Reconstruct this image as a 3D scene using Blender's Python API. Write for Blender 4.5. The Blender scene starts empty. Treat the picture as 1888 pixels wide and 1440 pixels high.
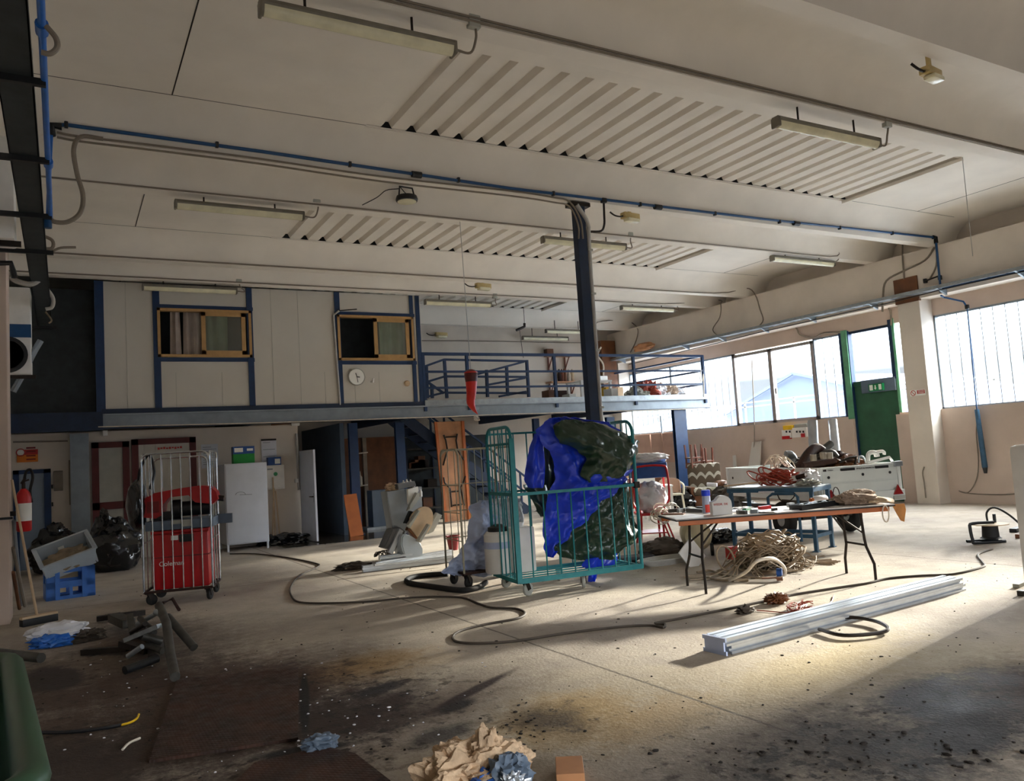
import bpy, bmesh, math, random
from mathutils import Vector, Matrix, noise
random.seed(7)
S = bpy.context.scene
COL = S.collection
PI = math.pi
# ------------------------------------------------------------------ camera (fitted to the photograph)
YAW, PIT, ROL, FPX, EYE = -5.1725956e-01, 8.0532904e-02, -6.2793349e-02, 1463.83, 1.65
_cy, _sy = math.cos(YAW), math.sin(YAW)
_fw = Vector((-_sy*math.cos(PIT), _cy*math.cos(PIT), math.sin(PIT)))
_r = Vector((_cy, _sy, 0)); _u = _r.cross(_fw)
CX = _r*math.cos(ROL) + _u*math.sin(ROL)
CD = _r*math.sin(ROL) - _u*math.cos(ROL)      # image down
cam = bpy.data.cameras.new('camera'); camo = bpy.data.objects.new('camera', cam); COL.objects.link(camo)
cam.sensor_fit = 'HORIZONTAL'; cam.sensor_width = 36; cam.lens = FPX/1888*36
cam.clip_start = .05; cam.clip_end = 2000
camo.matrix_world = Matrix(((CX.x, -CD.x, -_fw.x, 0), (CX.y, -CD.y, -_fw.y, 0), (CX.z, -CD.z, -_fw.z, EYE), (0, 0, 0, 1)))
S.camera = camo
# ------------------------------------------------------------------ daylight and exposure
S.view_settings.view_transform = 'Standard'; S.view_settings.look = 'None'
S.view_settings.gamma = 1; S.view_settings.use_curve_mapping = False
S.view_settings.exposure = 1.1
W = bpy.data.worlds.new('sky'); S.world = W; W.use_nodes = True
_n = W.node_tree.nodes; _n.clear(); _l = W.node_tree.links
_o = _n.new('ShaderNodeOutputWorld'); _b = _n.new('ShaderNodeBackground'); _l.new(_b.outputs[0], _o.inputs[0])
_tc = _n.new('ShaderNodeTexCoord'); _sx = _n.new('ShaderNodeSeparateXYZ'); _l.new(_tc.outputs['Generated'], _sx.inputs[0])
_cr = _n.new('ShaderNodeValToRGB'); _l.new(_sx.outputs[2], _cr.inputs[0]); _l.new(_cr.outputs[0], _b.inputs[0])
_cr.color_ramp.elements[0].position = 0.0; _cr.color_ramp.elements[0].color = (.80, .90, 1, 1)
_cr.color_ramp.elements[1].position = .35; _cr.color_ramp.elements[1].color = (1, .98, .95, 1)
_mr = _n.new('ShaderNodeMapRange'); _l.new(_sx.outputs[2], _mr.inputs[0]); _l.new(_mr.outputs[0], _b.inputs[1])      # sky held dim at the horizon and boosted above to fill the room
for _i, _v in enumerate((.07, .22, .36, 13.5)): _mr.inputs[_i+1].default_value = _v
def lamp(name, kind, energy, loc=(0, 0, 0), direction=None, color=(1, 1, 1), **kw):
    d = bpy.data.lights.new(name, kind); d.energy = energy; d.color = color
    for k, v in kw.items(): setattr(d, k, v)
    o = bpy.data.objects.new(name, d); COL.objects.link(o); o.location = loc
    if direction: o.rotation_euler = Vector(direction).to_track_quat('-Z', 'Y').to_euler()
    return o
lamp('sun', 'SUN', 9.3, (30, 10, 12), (-.985, -.17, -.30), (1, .89, .73), angle=math.radians(3.2))
def portal(name, loc, direction, sx, sy):
    o = lamp(name, 'AREA', 1, loc, direction, shape='RECTANGLE', size=sx, size_y=sy)
    o.data.cycles.is_portal = True
    return o
portal('daylight portal right', (17.35, 13.6, 3.1), (-1, 0, 0), 2.3, 17)
portal('daylight portal rear', (6.5, -6.1, 1.6), (0, 1, 0), 9, 3.2)
# ------------------------------------------------------------------ image ray -> point on a known plane of the room
def ray(px, py): return CX*((px-944)/FPX) + CD*((py-720)/FPX) + _fw
def P(px, py, x=None, y=None, z=None):
    d = ray(px, py); t = x/d.x if x is not None else y/d.y if y is not None else (z-EYE)/d.z
    return Vector((0, 0, EYE)) + d*t
def F(px, py, z=0): return P(px, py, z=z)
def ZAT(px, py, x, y):
    d = ray(px, py); return EYE + d.z*(x*d.x+y*d.y)/(d.x*d.x+d.y*d.y)
def PV(px, py, p0, ang):                       # vertical plane through p0, running along angle ang
    nx, ny = -math.sin(ang), math.cos(ang); d = ray(px, py)
    t = (p0[0]*nx+p0[1]*ny)/(d.x*nx+d.y*ny); return Vector((0, 0, EYE)) + d*t
# ------------------------------------------------------------------ materials
def lin(c):
    if isinstance(c, str):
        c = [int(c[i:i+2], 16)/255 for i in (1, 3, 5)]
        c = [x/12.92 if x <= .04045 else ((x+.055)/1.055)**2.4 for x in c]
    return tuple(c[:3])
MATS = {}
class NT:
    def __init__(s, m): s.t = m.node_tree; s.n = s.t.nodes; s.l = s.t.links
    def new(s, t, **kw):
        n = s.n.new(t)
        for k, v in kw.items(): setattr(n, k, v)
        return n
    def put(s, sock, v):
        if hasattr(v, 'is_linked') or hasattr(v, 'links'): s.l.new(v, sock)
        else: sock.default_value = v
    def math(s, op, a, b=0., c=None, clamp=False):
        n = s.new('ShaderNodeMath', operation=op, use_clamp=clamp); s.put(n.inputs[0], a); s.put(n.inputs[1], b)
        if c is not None: s.put(n.inputs[2], c)
        return n.outputs[0]
    def mix(s, f, a, b):
        n = s.new('ShaderNodeMix', data_type='RGBA'); s.put(n.inputs[0], f)
        s.put(n.inputs[6], a if not isinstance(a, tuple) else (*a[:3], 1)); s.put(n.inputs[7], b if not isinstance(b, tuple) else (*b[:3], 1))
        return n.outputs[2]
    def noise(s, vec, scale, detail=4, rough=.55, dist=0):
        n = s.new('ShaderNodeTexNoise'); s.l.new(vec, n.inputs['Vector']); n.inputs['Scale'].default_value = scale
        n.inputs['Detail'].default_value = detail; n.inputs['Roughness'].default_value = rough; n.inputs['Distortion'].default_value = dist
        return n.outputs[0]
    def ramp(s, f, lo, hi, a=0., b=1.):
        n = s.new('ShaderNodeMapRange', clamp=True); s.put(n.inputs[0], f)
        for i, v in enumerate((lo, hi, a, b)): n.inputs[i+1].default_value = v
        return n.outputs[0]
def mat(name, col, rough=.6, metal=0., var=.14, scale=5., bump=0., bscale=60., col2=None, coat=0., spec=.5):
    if name in MATS: return MATS[name]
    m = bpy.data.materials.new(name); m.use_nodes = True; MATS[name] = m
    t = NT(m); b = t.n['Principled BSDF']; c = lin(col)
    tc = t.new('ShaderNodeTexCoord').outputs['Object']
    f = t.ramp(t.noise(tc, scale, 5), .32, .68)
    lo = tuple(x*(1-var) for x in c); hi = tuple(min(1, x*(1+var)) for x in c)
    if col2: hi = lin(col2); lo = c
    t.l.new(t.mix(f, lo, hi), b.inputs['Base Color'])
    b.inputs['Roughness'].default_value = rough; b.inputs['Metallic'].default_value = metal
    b.inputs['Specular IOR Level'].default_value = spec
    if coat: b.inputs['Coat Weight'].default_value = coat
    if bump:
        bn = t.new('ShaderNodeBump'); bn.inputs['Strength'].default_value = bump; bn.inputs['Distance'].default_value = .02
        t.l.new(t.noise(tc, bscale, 4), bn.inputs['Height']); t.l.new(bn.outputs[0], b.inputs['Normal'])
    return m
def glassy(name, tint, transp, transl, gloss=.06):
    m = bpy.data.materials.new(name); m.use_nodes = True; t = NT(m); t.n.clear()
    o = t.new('ShaderNodeOutputMaterial'); a = t.new('ShaderNodeBsdfTransparent'); a.inputs[0].default_value = (*tint, 1)
    b = t.new('ShaderNodeBsdfTranslucent'); b.inputs[0].default_value = (*tint, 1)
    g = t.new('ShaderNodeBsdfGlossy'); g.inputs['Roughness'].default_value = .15
    tc = t.new('ShaderNodeTexCoord').outputs['Object']
    f = t.ramp(t.noise(tc, 2.2, 3), .3, .7, transl*.85, transl*1.1)
    x = t.new('ShaderNodeMixShader'); t.l.new(f, x.inputs[0]); t.l.new(a.outputs[0], x.inputs[1]); t.l.new(b.outputs[0], x.inputs[2])
    y = t.new('ShaderNodeMixShader'); y.inputs[0].default_value = gloss; t.l.new(x.outputs[0], y.inputs[1]); t.l.new(g.outputs[0], y.inputs[2])
    t.l.new(y.outputs[0], o.inputs[0]); MATS[name] = m; return m
M = lambda n: MATS[n]
mat('white_paint', '#ebe4d9', .75, var=.05, scale=1.3, bump=.05, bscale=9)
mat('wall_cream', '#dbd0c3', .8, var=.08, scale=1.1, bump=.06, bscale=14)
mat('wall_pink', '#c9b6a8', .8, var=.07, scale=1.4, bump=.07, bscale=18)
mat('panel_white', '#cbc6bc', .55, var=.05, scale=.9)
mat('navy', '#0e2f57', .45, var=.15, scale=6)
mat('navy_dark', '#0c2340', .5, var=.2, scale=5)
mat('steel_grey', '#8a939b', .45, .3, var=.12, scale=4)
mat('galv', '#9aa0a4', .4, .7, var=.15, scale=9)
mat('dark_tray', '#33393c', .6, .2, var=.2, scale=6)
mat('pipe_blue', '#174a7c', .35, var=.12, scale=8)
mat('pipe_blue_lit', '#2468bd', .35, var=.12, scale=8)  # lit copy of the pipe blue, brightened for the left runs
mat('black_plastic', '#15171a', .45, var=.25, scale=9)
mat('rubber', '#1c1b1a', .75, var=.3, scale=8)
mat('conduit_grey', '#857a6c', .6, var=.12, scale=7)
mat('conduit_light', '#b3b0aa', .5, var=.1, scale=7)
mat('grey_plastic', '#a8a89f', .5, var=.08, scale=6)
mat('cream_plastic', '#e3dcc4', .35, var=.1, scale=5)
mat('white_plastic', '#e8e6e2', .4, var=.06, scale=5)
mat('lamp_base', '#7d776a', .5, var=.12, scale=8)
mat('lamp_lens', '#e5dfbf', .25, var=.12, scale=5)
mat('emergency', '#c9b27a', .4, var=.12, scale=9)
mat('tan_alu', '#b8925e', .4, .25, var=.1, scale=7)
mat('alu', '#c9cfd6', .3, .75, var=.1, scale=6)
mat('alu_frame', '#a89f9a', .45, .3, var=.08, scale=6)
mat('green_paint', '#2c5940', .5, var=.2, scale=2.5)
mat('green_light', '#5f9c78', .5, var=.2, scale=4)
mat('teal', '#11747c', .4, .1, var=.2, scale=9, col2='#1d868a')
mat('chrome', '#c8ccd0', .25, .85, var=.15, scale=12)
mat('cage_cream', '#a9a48f', .45, .4, var=.2, scale=10)
mat('red', '#b3161c', .35, var=.12, scale=5)
mat('red_dark', '#7d1516', .5, var=.2, scale=5)
mat('red_paint', '#c01d22', .35, var=.15, scale=9)
mat('maroon', '#5a1a18', .5, var=.2, scale=4)
mat('blue_crate', '#2f6fc4', .45, var=.12, scale=6)
mat('tarp_blue', '#1c3fd6', .3, var=.15, scale=5, bump=.05, bscale=30, coat=.15)
mat('tarp_green', '#20392a', .28, var=.2, scale=5, bump=.05, bscale=30, coat=.2)
mat('bag_black', '#101216', .18, var=.3, scale=8, bump=.35, bscale=12, coat=.5)
mat('wood_red', '#b8835a', .5, var=.22, scale=3)
mat('wood_orange', '#b8642c', .45, var=.15, scale=3)
mat('wood_brown', '#6b4022', .55, var=.35, scale=3)
mat('wood_pale', '#c8ad8c', .6, var=.15, scale=4)
mat('dark_metal', '#2c2520', .45, .5, var=.2, scale=9)
mat('table_top', '#cfc9c4', .4, var=.12, scale=4)
mat('bench_blue', '#3a5f7c', .45, .2, var=.2, scale=8)
mat('copper_cable', '#a0412e', .5, var=.2, scale=12)
mat('cable_tan', '#94826a', .6, var=.25, scale=10)
mat('cable_white', '#cfc4b4', .5, var=.15, scale=10)
mat('hose_dark', '#453c33', .7, var=.25, scale=6)
mat('machine_grey', '#9aa1a6', .45, var=.08, scale=4)
mat('tub_pale', '#b7c1c9', .4, var=.08, scale=4)
mat('machine_dark', '#6f7072', .5, var=.1, scale=4)
mat('sheet_blue', '#b6c2e0', .7, var=.12, scale=3, bump=.2, bscale=6)
mat('sheet_white', '#d9d8dc', .7, var=.15, scale=3, bump=.25, bscale=8)
mat('cloth_tan', '#a08a78', .9, var=.25, scale=7, bump=.3, bscale=18)
mat('cloth_orange', '#c58a52', .8, var=.2, scale=8)
mat('tank_cream', '#cfc4a2', .4, var=.12, scale=5)
mat('grit', '#241e1a', .95, var=.3, scale=20)
mat('rust', '#33190f', .75, .1, var=.4, scale=6, bump=.3, bscale=40)
mat('scrap_grey', '#4a4843', .5, .45, var=.3, scale=9)
mat('locker_white', '#cfd3dd', .45, var=.05, scale=3)
mat('paper', '#dcdde4', .8, var=.04, scale=6)
mat('curtain', '#b8aba2', .9, var=.15, scale=3)
mat('curtain_green', '#a9b6a4', .9, var=.2, scale=3)
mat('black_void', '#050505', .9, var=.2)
mat('insulation', '#c9ad8e', .95, var=.25, scale=9, bump=1., bscale=20)
mat('hill', '#33455f', .9, var=.1, scale=.05)
mat('far_roof', '#2b3a5a', .8, var=.08, scale=.5)
mat('far_wall', '#6d747e', .8, var=.08, scale=.5)
mat('chili_red', '#d8281c', .35, var=.15, scale=6)
mat('chili_dark', '#5a1712', .45, var=.25, scale=6)
mat('yellow', '#e0b41c', .5, var=.15, scale=6)
mat('green_bin', '#2c5138', .4, var=.15, scale=4)
mat('bluegrey', '#5d6c7e', .5, var=.1, scale=4)
mat('door_blue', '#7a8798', .5, var=.08, scale=3)
mat('box_green', '#1f8f3c', .6, var=.1, scale=6)
mat('box_blue', '#1f4f96', .5, var=.15, scale=8)
mat('chair_red_wood', '#6e3a26', .5, var=.2, scale=7)
mat('pink_board', '#c39d88', .75, var=.1, scale=2.5)
mat('orange_sign', '#e07a18', .5, var=.08)
mat('red_sign', '#c03028', .5, var=.08)
mat('sign_green', '#0f7a48', .4, var=.05)
mat('sign_white', '#f0f0ea', .5, var=.03)
mat('tail_red', '#8e1418', .2, var=.1, coat=.5)
mat('trailer_white', '#dfe5e2', .4, .05, var=.06, scale=2)
mat('insert_dark', '#232321', .5, var=.15)
glassy('u_glass', (.9, .96, 1.0), .5, .03)
glassy('clear_glass', (.93, .97, 1.0), .9, .008, .03)
glassy('dark_glass', (.75, .8, .75), .8, .05, .12)
def mat_tread():
    m = bpy.data.materials.new('tread'); m.use_nodes = True; MATS['tread'] = m; t = NT(m); b = t.n['Principled BSDF']
    tc = t.new('ShaderNodeTexCoord').outputs['Object']; sp = t.new('ShaderNodeSeparateXYZ'); t.l.new(tc, sp.inputs[0])
    n1 = t.noise(tc, 3.2, 6, .65); n2 = t.noise(tc, 14, 5, .65)
    c = t.mix(t.ramp(n1, .35, .65), lin('#1f120b'), lin('#4a2a1a')); c = t.mix(t.ramp(n2, .55, .75, 0, .6), c, lin('#120d0b'))
    t.l.new(c, b.inputs['Base Color']); t.l.new(t.ramp(n2, .3, .7, .45, .8), b.inputs['Roughness'])
    u = t.math('MULTIPLY', t.math('ADD', sp.outputs[0], sp.outputs[1]), 150.); v = t.math('MULTIPLY', t.math('SUBTRACT', sp.outputs[0], sp.outputs[1]), 150.)
    h = t.math('MAXIMUM', t.math('SINE', u), t.math('SINE', v)); bn = t.new('ShaderNodeBump'); bn.inputs['Strength'].default_value = .35; bn.inputs['Distance'].default_value = .003
    t.l.new(t.math('ADD', h, t.math('MULTIPLY', n2, 2.)), bn.inputs['Height']); t.l.new(bn.outputs[0], b.inputs['Normal'])
mat_tread()
def mat_weave():
    m = bpy.data.materials.new('wave_fabric'); m.use_nodes = True; MATS['wave_fabric'] = m; t = NT(m); b = t.n['Principled BSDF']
    tc = t.new('ShaderNodeTexCoord').outputs['Object']; sp = t.new('ShaderNodeSeparateXYZ'); t.l.new(tc, sp.inputs[0])
    w = t.math('ABSOLUTE', t.math('SINE', t.math('MULTIPLY', sp.outputs[0], 14.)))
    ph = t.math('FRACT', t.math('ADD', t.math('MULTIPLY', sp.outputs[2], 3.4), t.math('MULTIPLY', w, -.36)))
    k = t.math('MULTIPLY', t.math('GREATER_THAN', ph, .42), t.math('LESS_THAN', ph, .72))
    t.l.new(t.mix(k, lin('#5d5040'), lin('#b9b4a6')), b.inputs['Base Color']); b.inputs['Roughness'].default_value = .9
mat_weave()
# ------------------------------------------------------------------ mesh helpers
V = Vector
def rotz(a): return Matrix.Rotation(a, 4, 'Z')
def smooth_path(pts, k=6):
    pts = [V(p) for p in pts]
    if len(pts) < 3: return pts
    out = []
    q = [pts[0]*2-pts[1]] + pts + [pts[-1]*2-pts[-2]]
    for i in range(1, len(q)-2):
        a, b, c, d = q[i-1], q[i], q[i+1], q[i+2]
        for j in range(k):
            t = j/k
            out.append(.5*((2*b) + (c-a)*t + (2*a-5*b+4*c-d)*t*t + (3*b-a-3*c+d)*t**3))
    out.append(pts[-1]); return out
class MB:
    def __init__(s, m=None): s.b = bmesh.new(); s.m = m or Matrix()
    def v(s, p): return s.b.verts.new(s.m @ V(p))
    def face(s, pts):
        try: s.b.faces.new([s.v(p) for p in pts])
        except ValueError: pass
        return s
    def box(s, c, d, rz=0, rx=0, ry=0, bev=0):
        m = Matrix.Translation(c) @ rotz(rz) @ Matrix.Rotation(ry, 4, 'Y') @ Matrix.Rotation(rx, 4, 'X')
        x, y, z = d[0]/2, d[1]/2, d[2]/2
        vs = [s.v(m @ V((i*x, j*y, k*z))) for i in (-1, 1) for j in (-1, 1) for k in (-1, 1)]
        fs = [s.b.faces.new([vs[i] for i in f]) for f in ((0, 1, 3, 2), (4, 6, 7, 5), (0, 4, 5, 1), (2, 3, 7, 6), (0, 2, 6, 4), (1, 5, 7, 3))]
        if bev:
            es = list({e for f in fs for e in f.edges})
            bmesh.ops.bevel(s.b, geom=es, offset=bev, segments=2, affect='EDGES', profile=.6)
        return s
    def b2(s, lo, hi, bev=0):
        lo, hi = V(lo), V(hi); return s.box((lo+hi)/2, hi-lo, bev=bev)
    def bar(s, p, q, w, h=None, up=(0, 0, 1)):
        p, q = V(p), V(q); h = h or w; d = (q-p); L = d.length
        if L < 1e-6: return s
        d.normalize(); u = V(up)
        if abs(d.dot(u)) > .98: u = V((0, 1, 0))
        sd = d.cross(u).normalized(); u = sd.cross(d)
        a = [s.v(e + sd*(i*w/2) + u*(j*h/2)) for e in (p, q) for i, j in ((-1, -1), (1, -1), (1, 1), (-1, 1))]
        for f in ((3, 2, 1, 0), (4, 5, 6, 7), (0, 1, 5, 4), (1, 2, 6, 5), (2, 3, 7, 6), (3, 0, 4, 7)): s.b.faces.new([a[i] for i in f])
        return s
    def tube(s, pts, r, n=8, sm=0, closed=False, r2=None):
        pts = smooth_path(pts, sm) if sm else [V(p) for p in pts]
        N = len(pts); rings = []; prev = None
        for i, p in enumerate(pts):
            a = pts[i-1] if (i > 0 or closed) else p; b = pts[(i+1) % N] if (i < N-1 or closed) else p
            t = (b-a)
            if t.length < 1e-9: t = V((0, 0, 1))
            t.normalize()
            if prev is None: u = t.cross(V((0, 0, 1))); u = u if u.length > .05 else t.cross(V((1, 0, 0)))
            else: u = prev - t*prev.dot(t)
            u.normalize(); prev = u; w = t.cross(u)
            rr = r if r2 is None else r + (r2-r)*i/max(1, N-1)
            if callable(r): rr = r(i/max(1, N-1))
            rings.append([s.v(p + u*(rr*math.cos(2*PI*k/n)) + w*(rr*math.sin(2*PI*k/n))) for k in range(n)])
        for i in range(N-1 + (1 if closed else 0)):
            A, B_ = rings[i], rings[(i+1) % N]
            for k in range(n): s.b.faces.new((A[k], A[(k+1) % n], B_[(k+1) % n], B_[k]))
        if not closed:
            s.b.faces.new(rings[0][::-1]); s.b.faces.new(rings[-1])
        return s
    def cyl(s, p, q, r, r2=None, n=16): return s.tube([p, q], r, n, r2=r2)
    def lathe(s, c, prof, n=20, axis='Z', m=None):
        m = m or Matrix.Translation(c) @ ({'Z': Matrix(), 'X': Matrix.Rotation(PI/2, 4, 'Y'), 'Y': Matrix.Rotation(-PI/2, 4, 'X')}[axis])
        R = [[s.v(m @ V((r*math.cos(2*PI*k/n), r*math.sin(2*PI*k/n), z))) for k in range(n)] for r, z in prof]
        for A, B_ in zip(R, R[1:]):
            for k in range(n): s.b.faces.new((A[k], A[(k+1) % n], B_[(k+1) % n], B_[k]))
        s.b.faces.new(R[0][::-1]); s.b.faces.new(R[-1]); return s
    def prism(s, poly, ext, org=(0, 0, 0), ax=(1, 0, 0), ay=(0, 0, 1)):
        o, ax, ay, e = V(org), V(ax), V(ay), V(ext)
        a = [s.v(o+ax*x+ay*y) for x, y in poly]; b = [s.v(o+ax*x+ay*y+e) for x, y in poly]; n = len(poly)
        s.b.faces.new(a[::-1]); s.b.faces.new(b)
        for i in range(n): s.b.faces.new((a[i], a[(i+1) % n], b[(i+1) % n], b[i]))
        return s
    def grid(s, fn, nu, nv, th=0):
        g = [[V(fn(i/nu, j/nv)) for j in range(nv+1)] for i in range(nu+1)]
        def sheet(off):
            vs = []
            for i in range(nu+1):
                row = []
                for j in range(nv+1):
                    p = g[i][j]
                    if off:
                        a = g[min(i+1, nu)][j]-g[max(i-1, 0)][j]; b = g[i][min(j+1, nv)]-g[i][max(j-1, 0)]
                        nn = a.cross(b); p = p + (nn.normalized()*off if nn.length > 1e-9 else V())
                    row.append(s.v(p))
                vs.append(row)
            return vs
        A = sheet(0)
        for i in range(nu):
            for j in range(nv): s.b.faces.new((A[i][j], A[i+1][j], A[i+1][j+1], A[i][j+1]))
        if th:
            B_ = sheet(th)
            for i in range(nu):
                for j in range(nv): s.b.faces.new((B_[i][j], B_[i][j+1], B_[i+1][j+1], B_[i+1][j]))
            ed = [(i, 0) for i in range(nu)] + [(nu, j) for j in range(nv)] + [(i, nv) for i in range(nu, 0, -1)] + [(0, j) for j in range(nv, 0, -1)]
            for k in range(len(ed)):
                a, b = ed[k], ed[(k+1) % len(ed)]
                s.b.faces.new((A[a[0]][a[1]], A[b[0]][b[1]], B_[b[0]][b[1]], B_[a[0]][a[1]]))
        return s
    def blob(s, c, d, amp=.12, sc=2.2, seed=0, sub=4, flat=None, rz=0):
        r = bmesh.ops.create_icosphere(s.b, subdivisions=sub, radius=1.0)
        for v in r['verts']:
            n = v.co.normalized(); q0 = n*sc + V((seed*7.3, seed*1.7, 0)); k = 1 + amp*(1.3*noise.noise(q0) + .8*(1-2*abs(noise.noise(q0*2.3))) - .3 + .35*noise.noise(q0*5.1))
            q = rotz(rz) @ V((n.x*d[0]*k, n.y*d[1]*k, n.z*d[2]*k))
            if flat is not None: q.z = max(q.z, flat)
            v.co = s.m @ (V(c) + q)
        return s
def txt(s, size, ext=.002, align='CENTER'):
    c = bpy.data.curves.new('t', 'FONT'); c.body = s; c.size = size; c.extrude = ext; c.align_x = align; c.align_y = 'CENTER'
    o = bpy.data.objects.new('t', c); me = bpy.data.meshes.new_from_object(o); bpy.data.objects.remove(o); return me
# ------------------------------------------------------------------ things and parts
ROOTM = {}
def finish(mb, name, m, smooth):
    bmesh.ops.recalc_face_normals(mb.b, faces=mb.b.faces)
    me = bpy.data.meshes.new(name); mb.b.to_mesh(me); mb.b.free()
    me.materials.append(M(m) if isinstance(m, str) else m)
    if smooth:
        for p in me.polygons: p.use_smooth = True
        try: me.set_sharp_from_angle(angle=math.radians(40))
        except Exception: pass
    return me
def tag(o, label=None, cat=None, group=None, kind=None):
    for k, v in (('label', label), ('category', cat), ('group', group), ('kind', kind)):
        if v: o[k] = v
    return o
def T(name, label, cat, loc=(0, 0, 0), rz=0, group=None, kind=None):
    o = bpy.data.objects.new(name, None); COL.objects.link(o); o.empty_display_size = .1
    o.location = loc; o.rotation_euler = (0, 0, rz); ROOTM[o.name] = Matrix.Translation(loc) @ rotz(rz)
    return tag(o, label, cat, group, kind)
def part(par, name, mb, m, smooth=True, world=False, label=None, kind=None):
    if world: bmesh.ops.transform(mb.b, matrix=ROOTM[par.name].inverted(), verts=mb.b.verts)
    o = bpy.data.objects.new(name, finish(mb, name, m, smooth)); COL.objects.link(o); o.parent = par
    ROOTM[o.name] = ROOTM.get(par.name, Matrix())
    return tag(o, label, None, None, kind)
def solo(name, label, cat, mb, m, smooth=True, group=None, kind=None):
    me = finish(mb, name, m, smooth)
    if len(me.vertices):
        xs = [v.co for v in me.vertices]
        c = V((sum(v.x for v in xs)/len(xs), sum(v.y for v in xs)/len(xs), min(v.z for v in xs)))
        me.transform(Matrix.Translation(-c))
    else: c = V()
    o = bpy.data.objects.new(name, me); COL.objects.link(o); o.location = c; ROOTM[o.name] = Matrix.Translation(c)
    return tag(o, label, cat, group, kind)
NTRIM = [0]
def struct(name, mb, m, smooth=False, par=None):
    if name == 'trim': NTRIM[0] += 1; name = 'trim_%d' % NTRIM[0]
    if par: return part(par, name, mb, m, smooth, world=True)
    o = bpy.data.objects.new(name, finish(mb, name, m, smooth)); COL.objects.link(o); ROOTM[o.name] = Matrix()
    o['kind'] = 'structure'; return o
def text_part(par, name, s, size, m, mtx, align='CENTER', world=True, ext=.002):
    me = txt(s, size, ext, align); me.materials.clear(); me.materials.append(M(m))
    if world: mtx = ROOTM[par.name].inverted() @ mtx
    me.transform(mtx); o = bpy.data.objects.new(name, me); COL.objects.link(o); o.parent = par; ROOTM[o.name] = ROOTM[par.name]; return o
def face_mtx(loc, ang):        # text plane: local x runs along heading ang, local y up
    return Matrix.Translation(loc) @ rotz(ang) @ Matrix.Rotation(PI/2, 4, 'X')
def nz(x, y=0, z=0): return noise.noise(V((x, y, z)))
def ridge(p, sc, o=0):
    q = V(p)*sc + V((o*3.1, o*1.3, o*.7)); return (1-2.4*abs(noise.noise(q))) + .5*(1-2.4*abs(noise.noise(q*2.1+V((5, 0, 0))))) + .22*(1-2.4*abs(noise.noise(q*4.7)))
def fn(p, sc, o=0): return noise.fractal(V(p)*sc + V((o*3.1, o*1.3, o*.7)), 1.0, 2.0, 4)
def copy_tree(o, parent=None):
    c = o.copy(); COL.objects.link(c)
    if parent: c.parent = parent
    for ch in [x for x in bpy.data.objects if x.parent == o]: copy_tree(ch, c)
    return c
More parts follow.
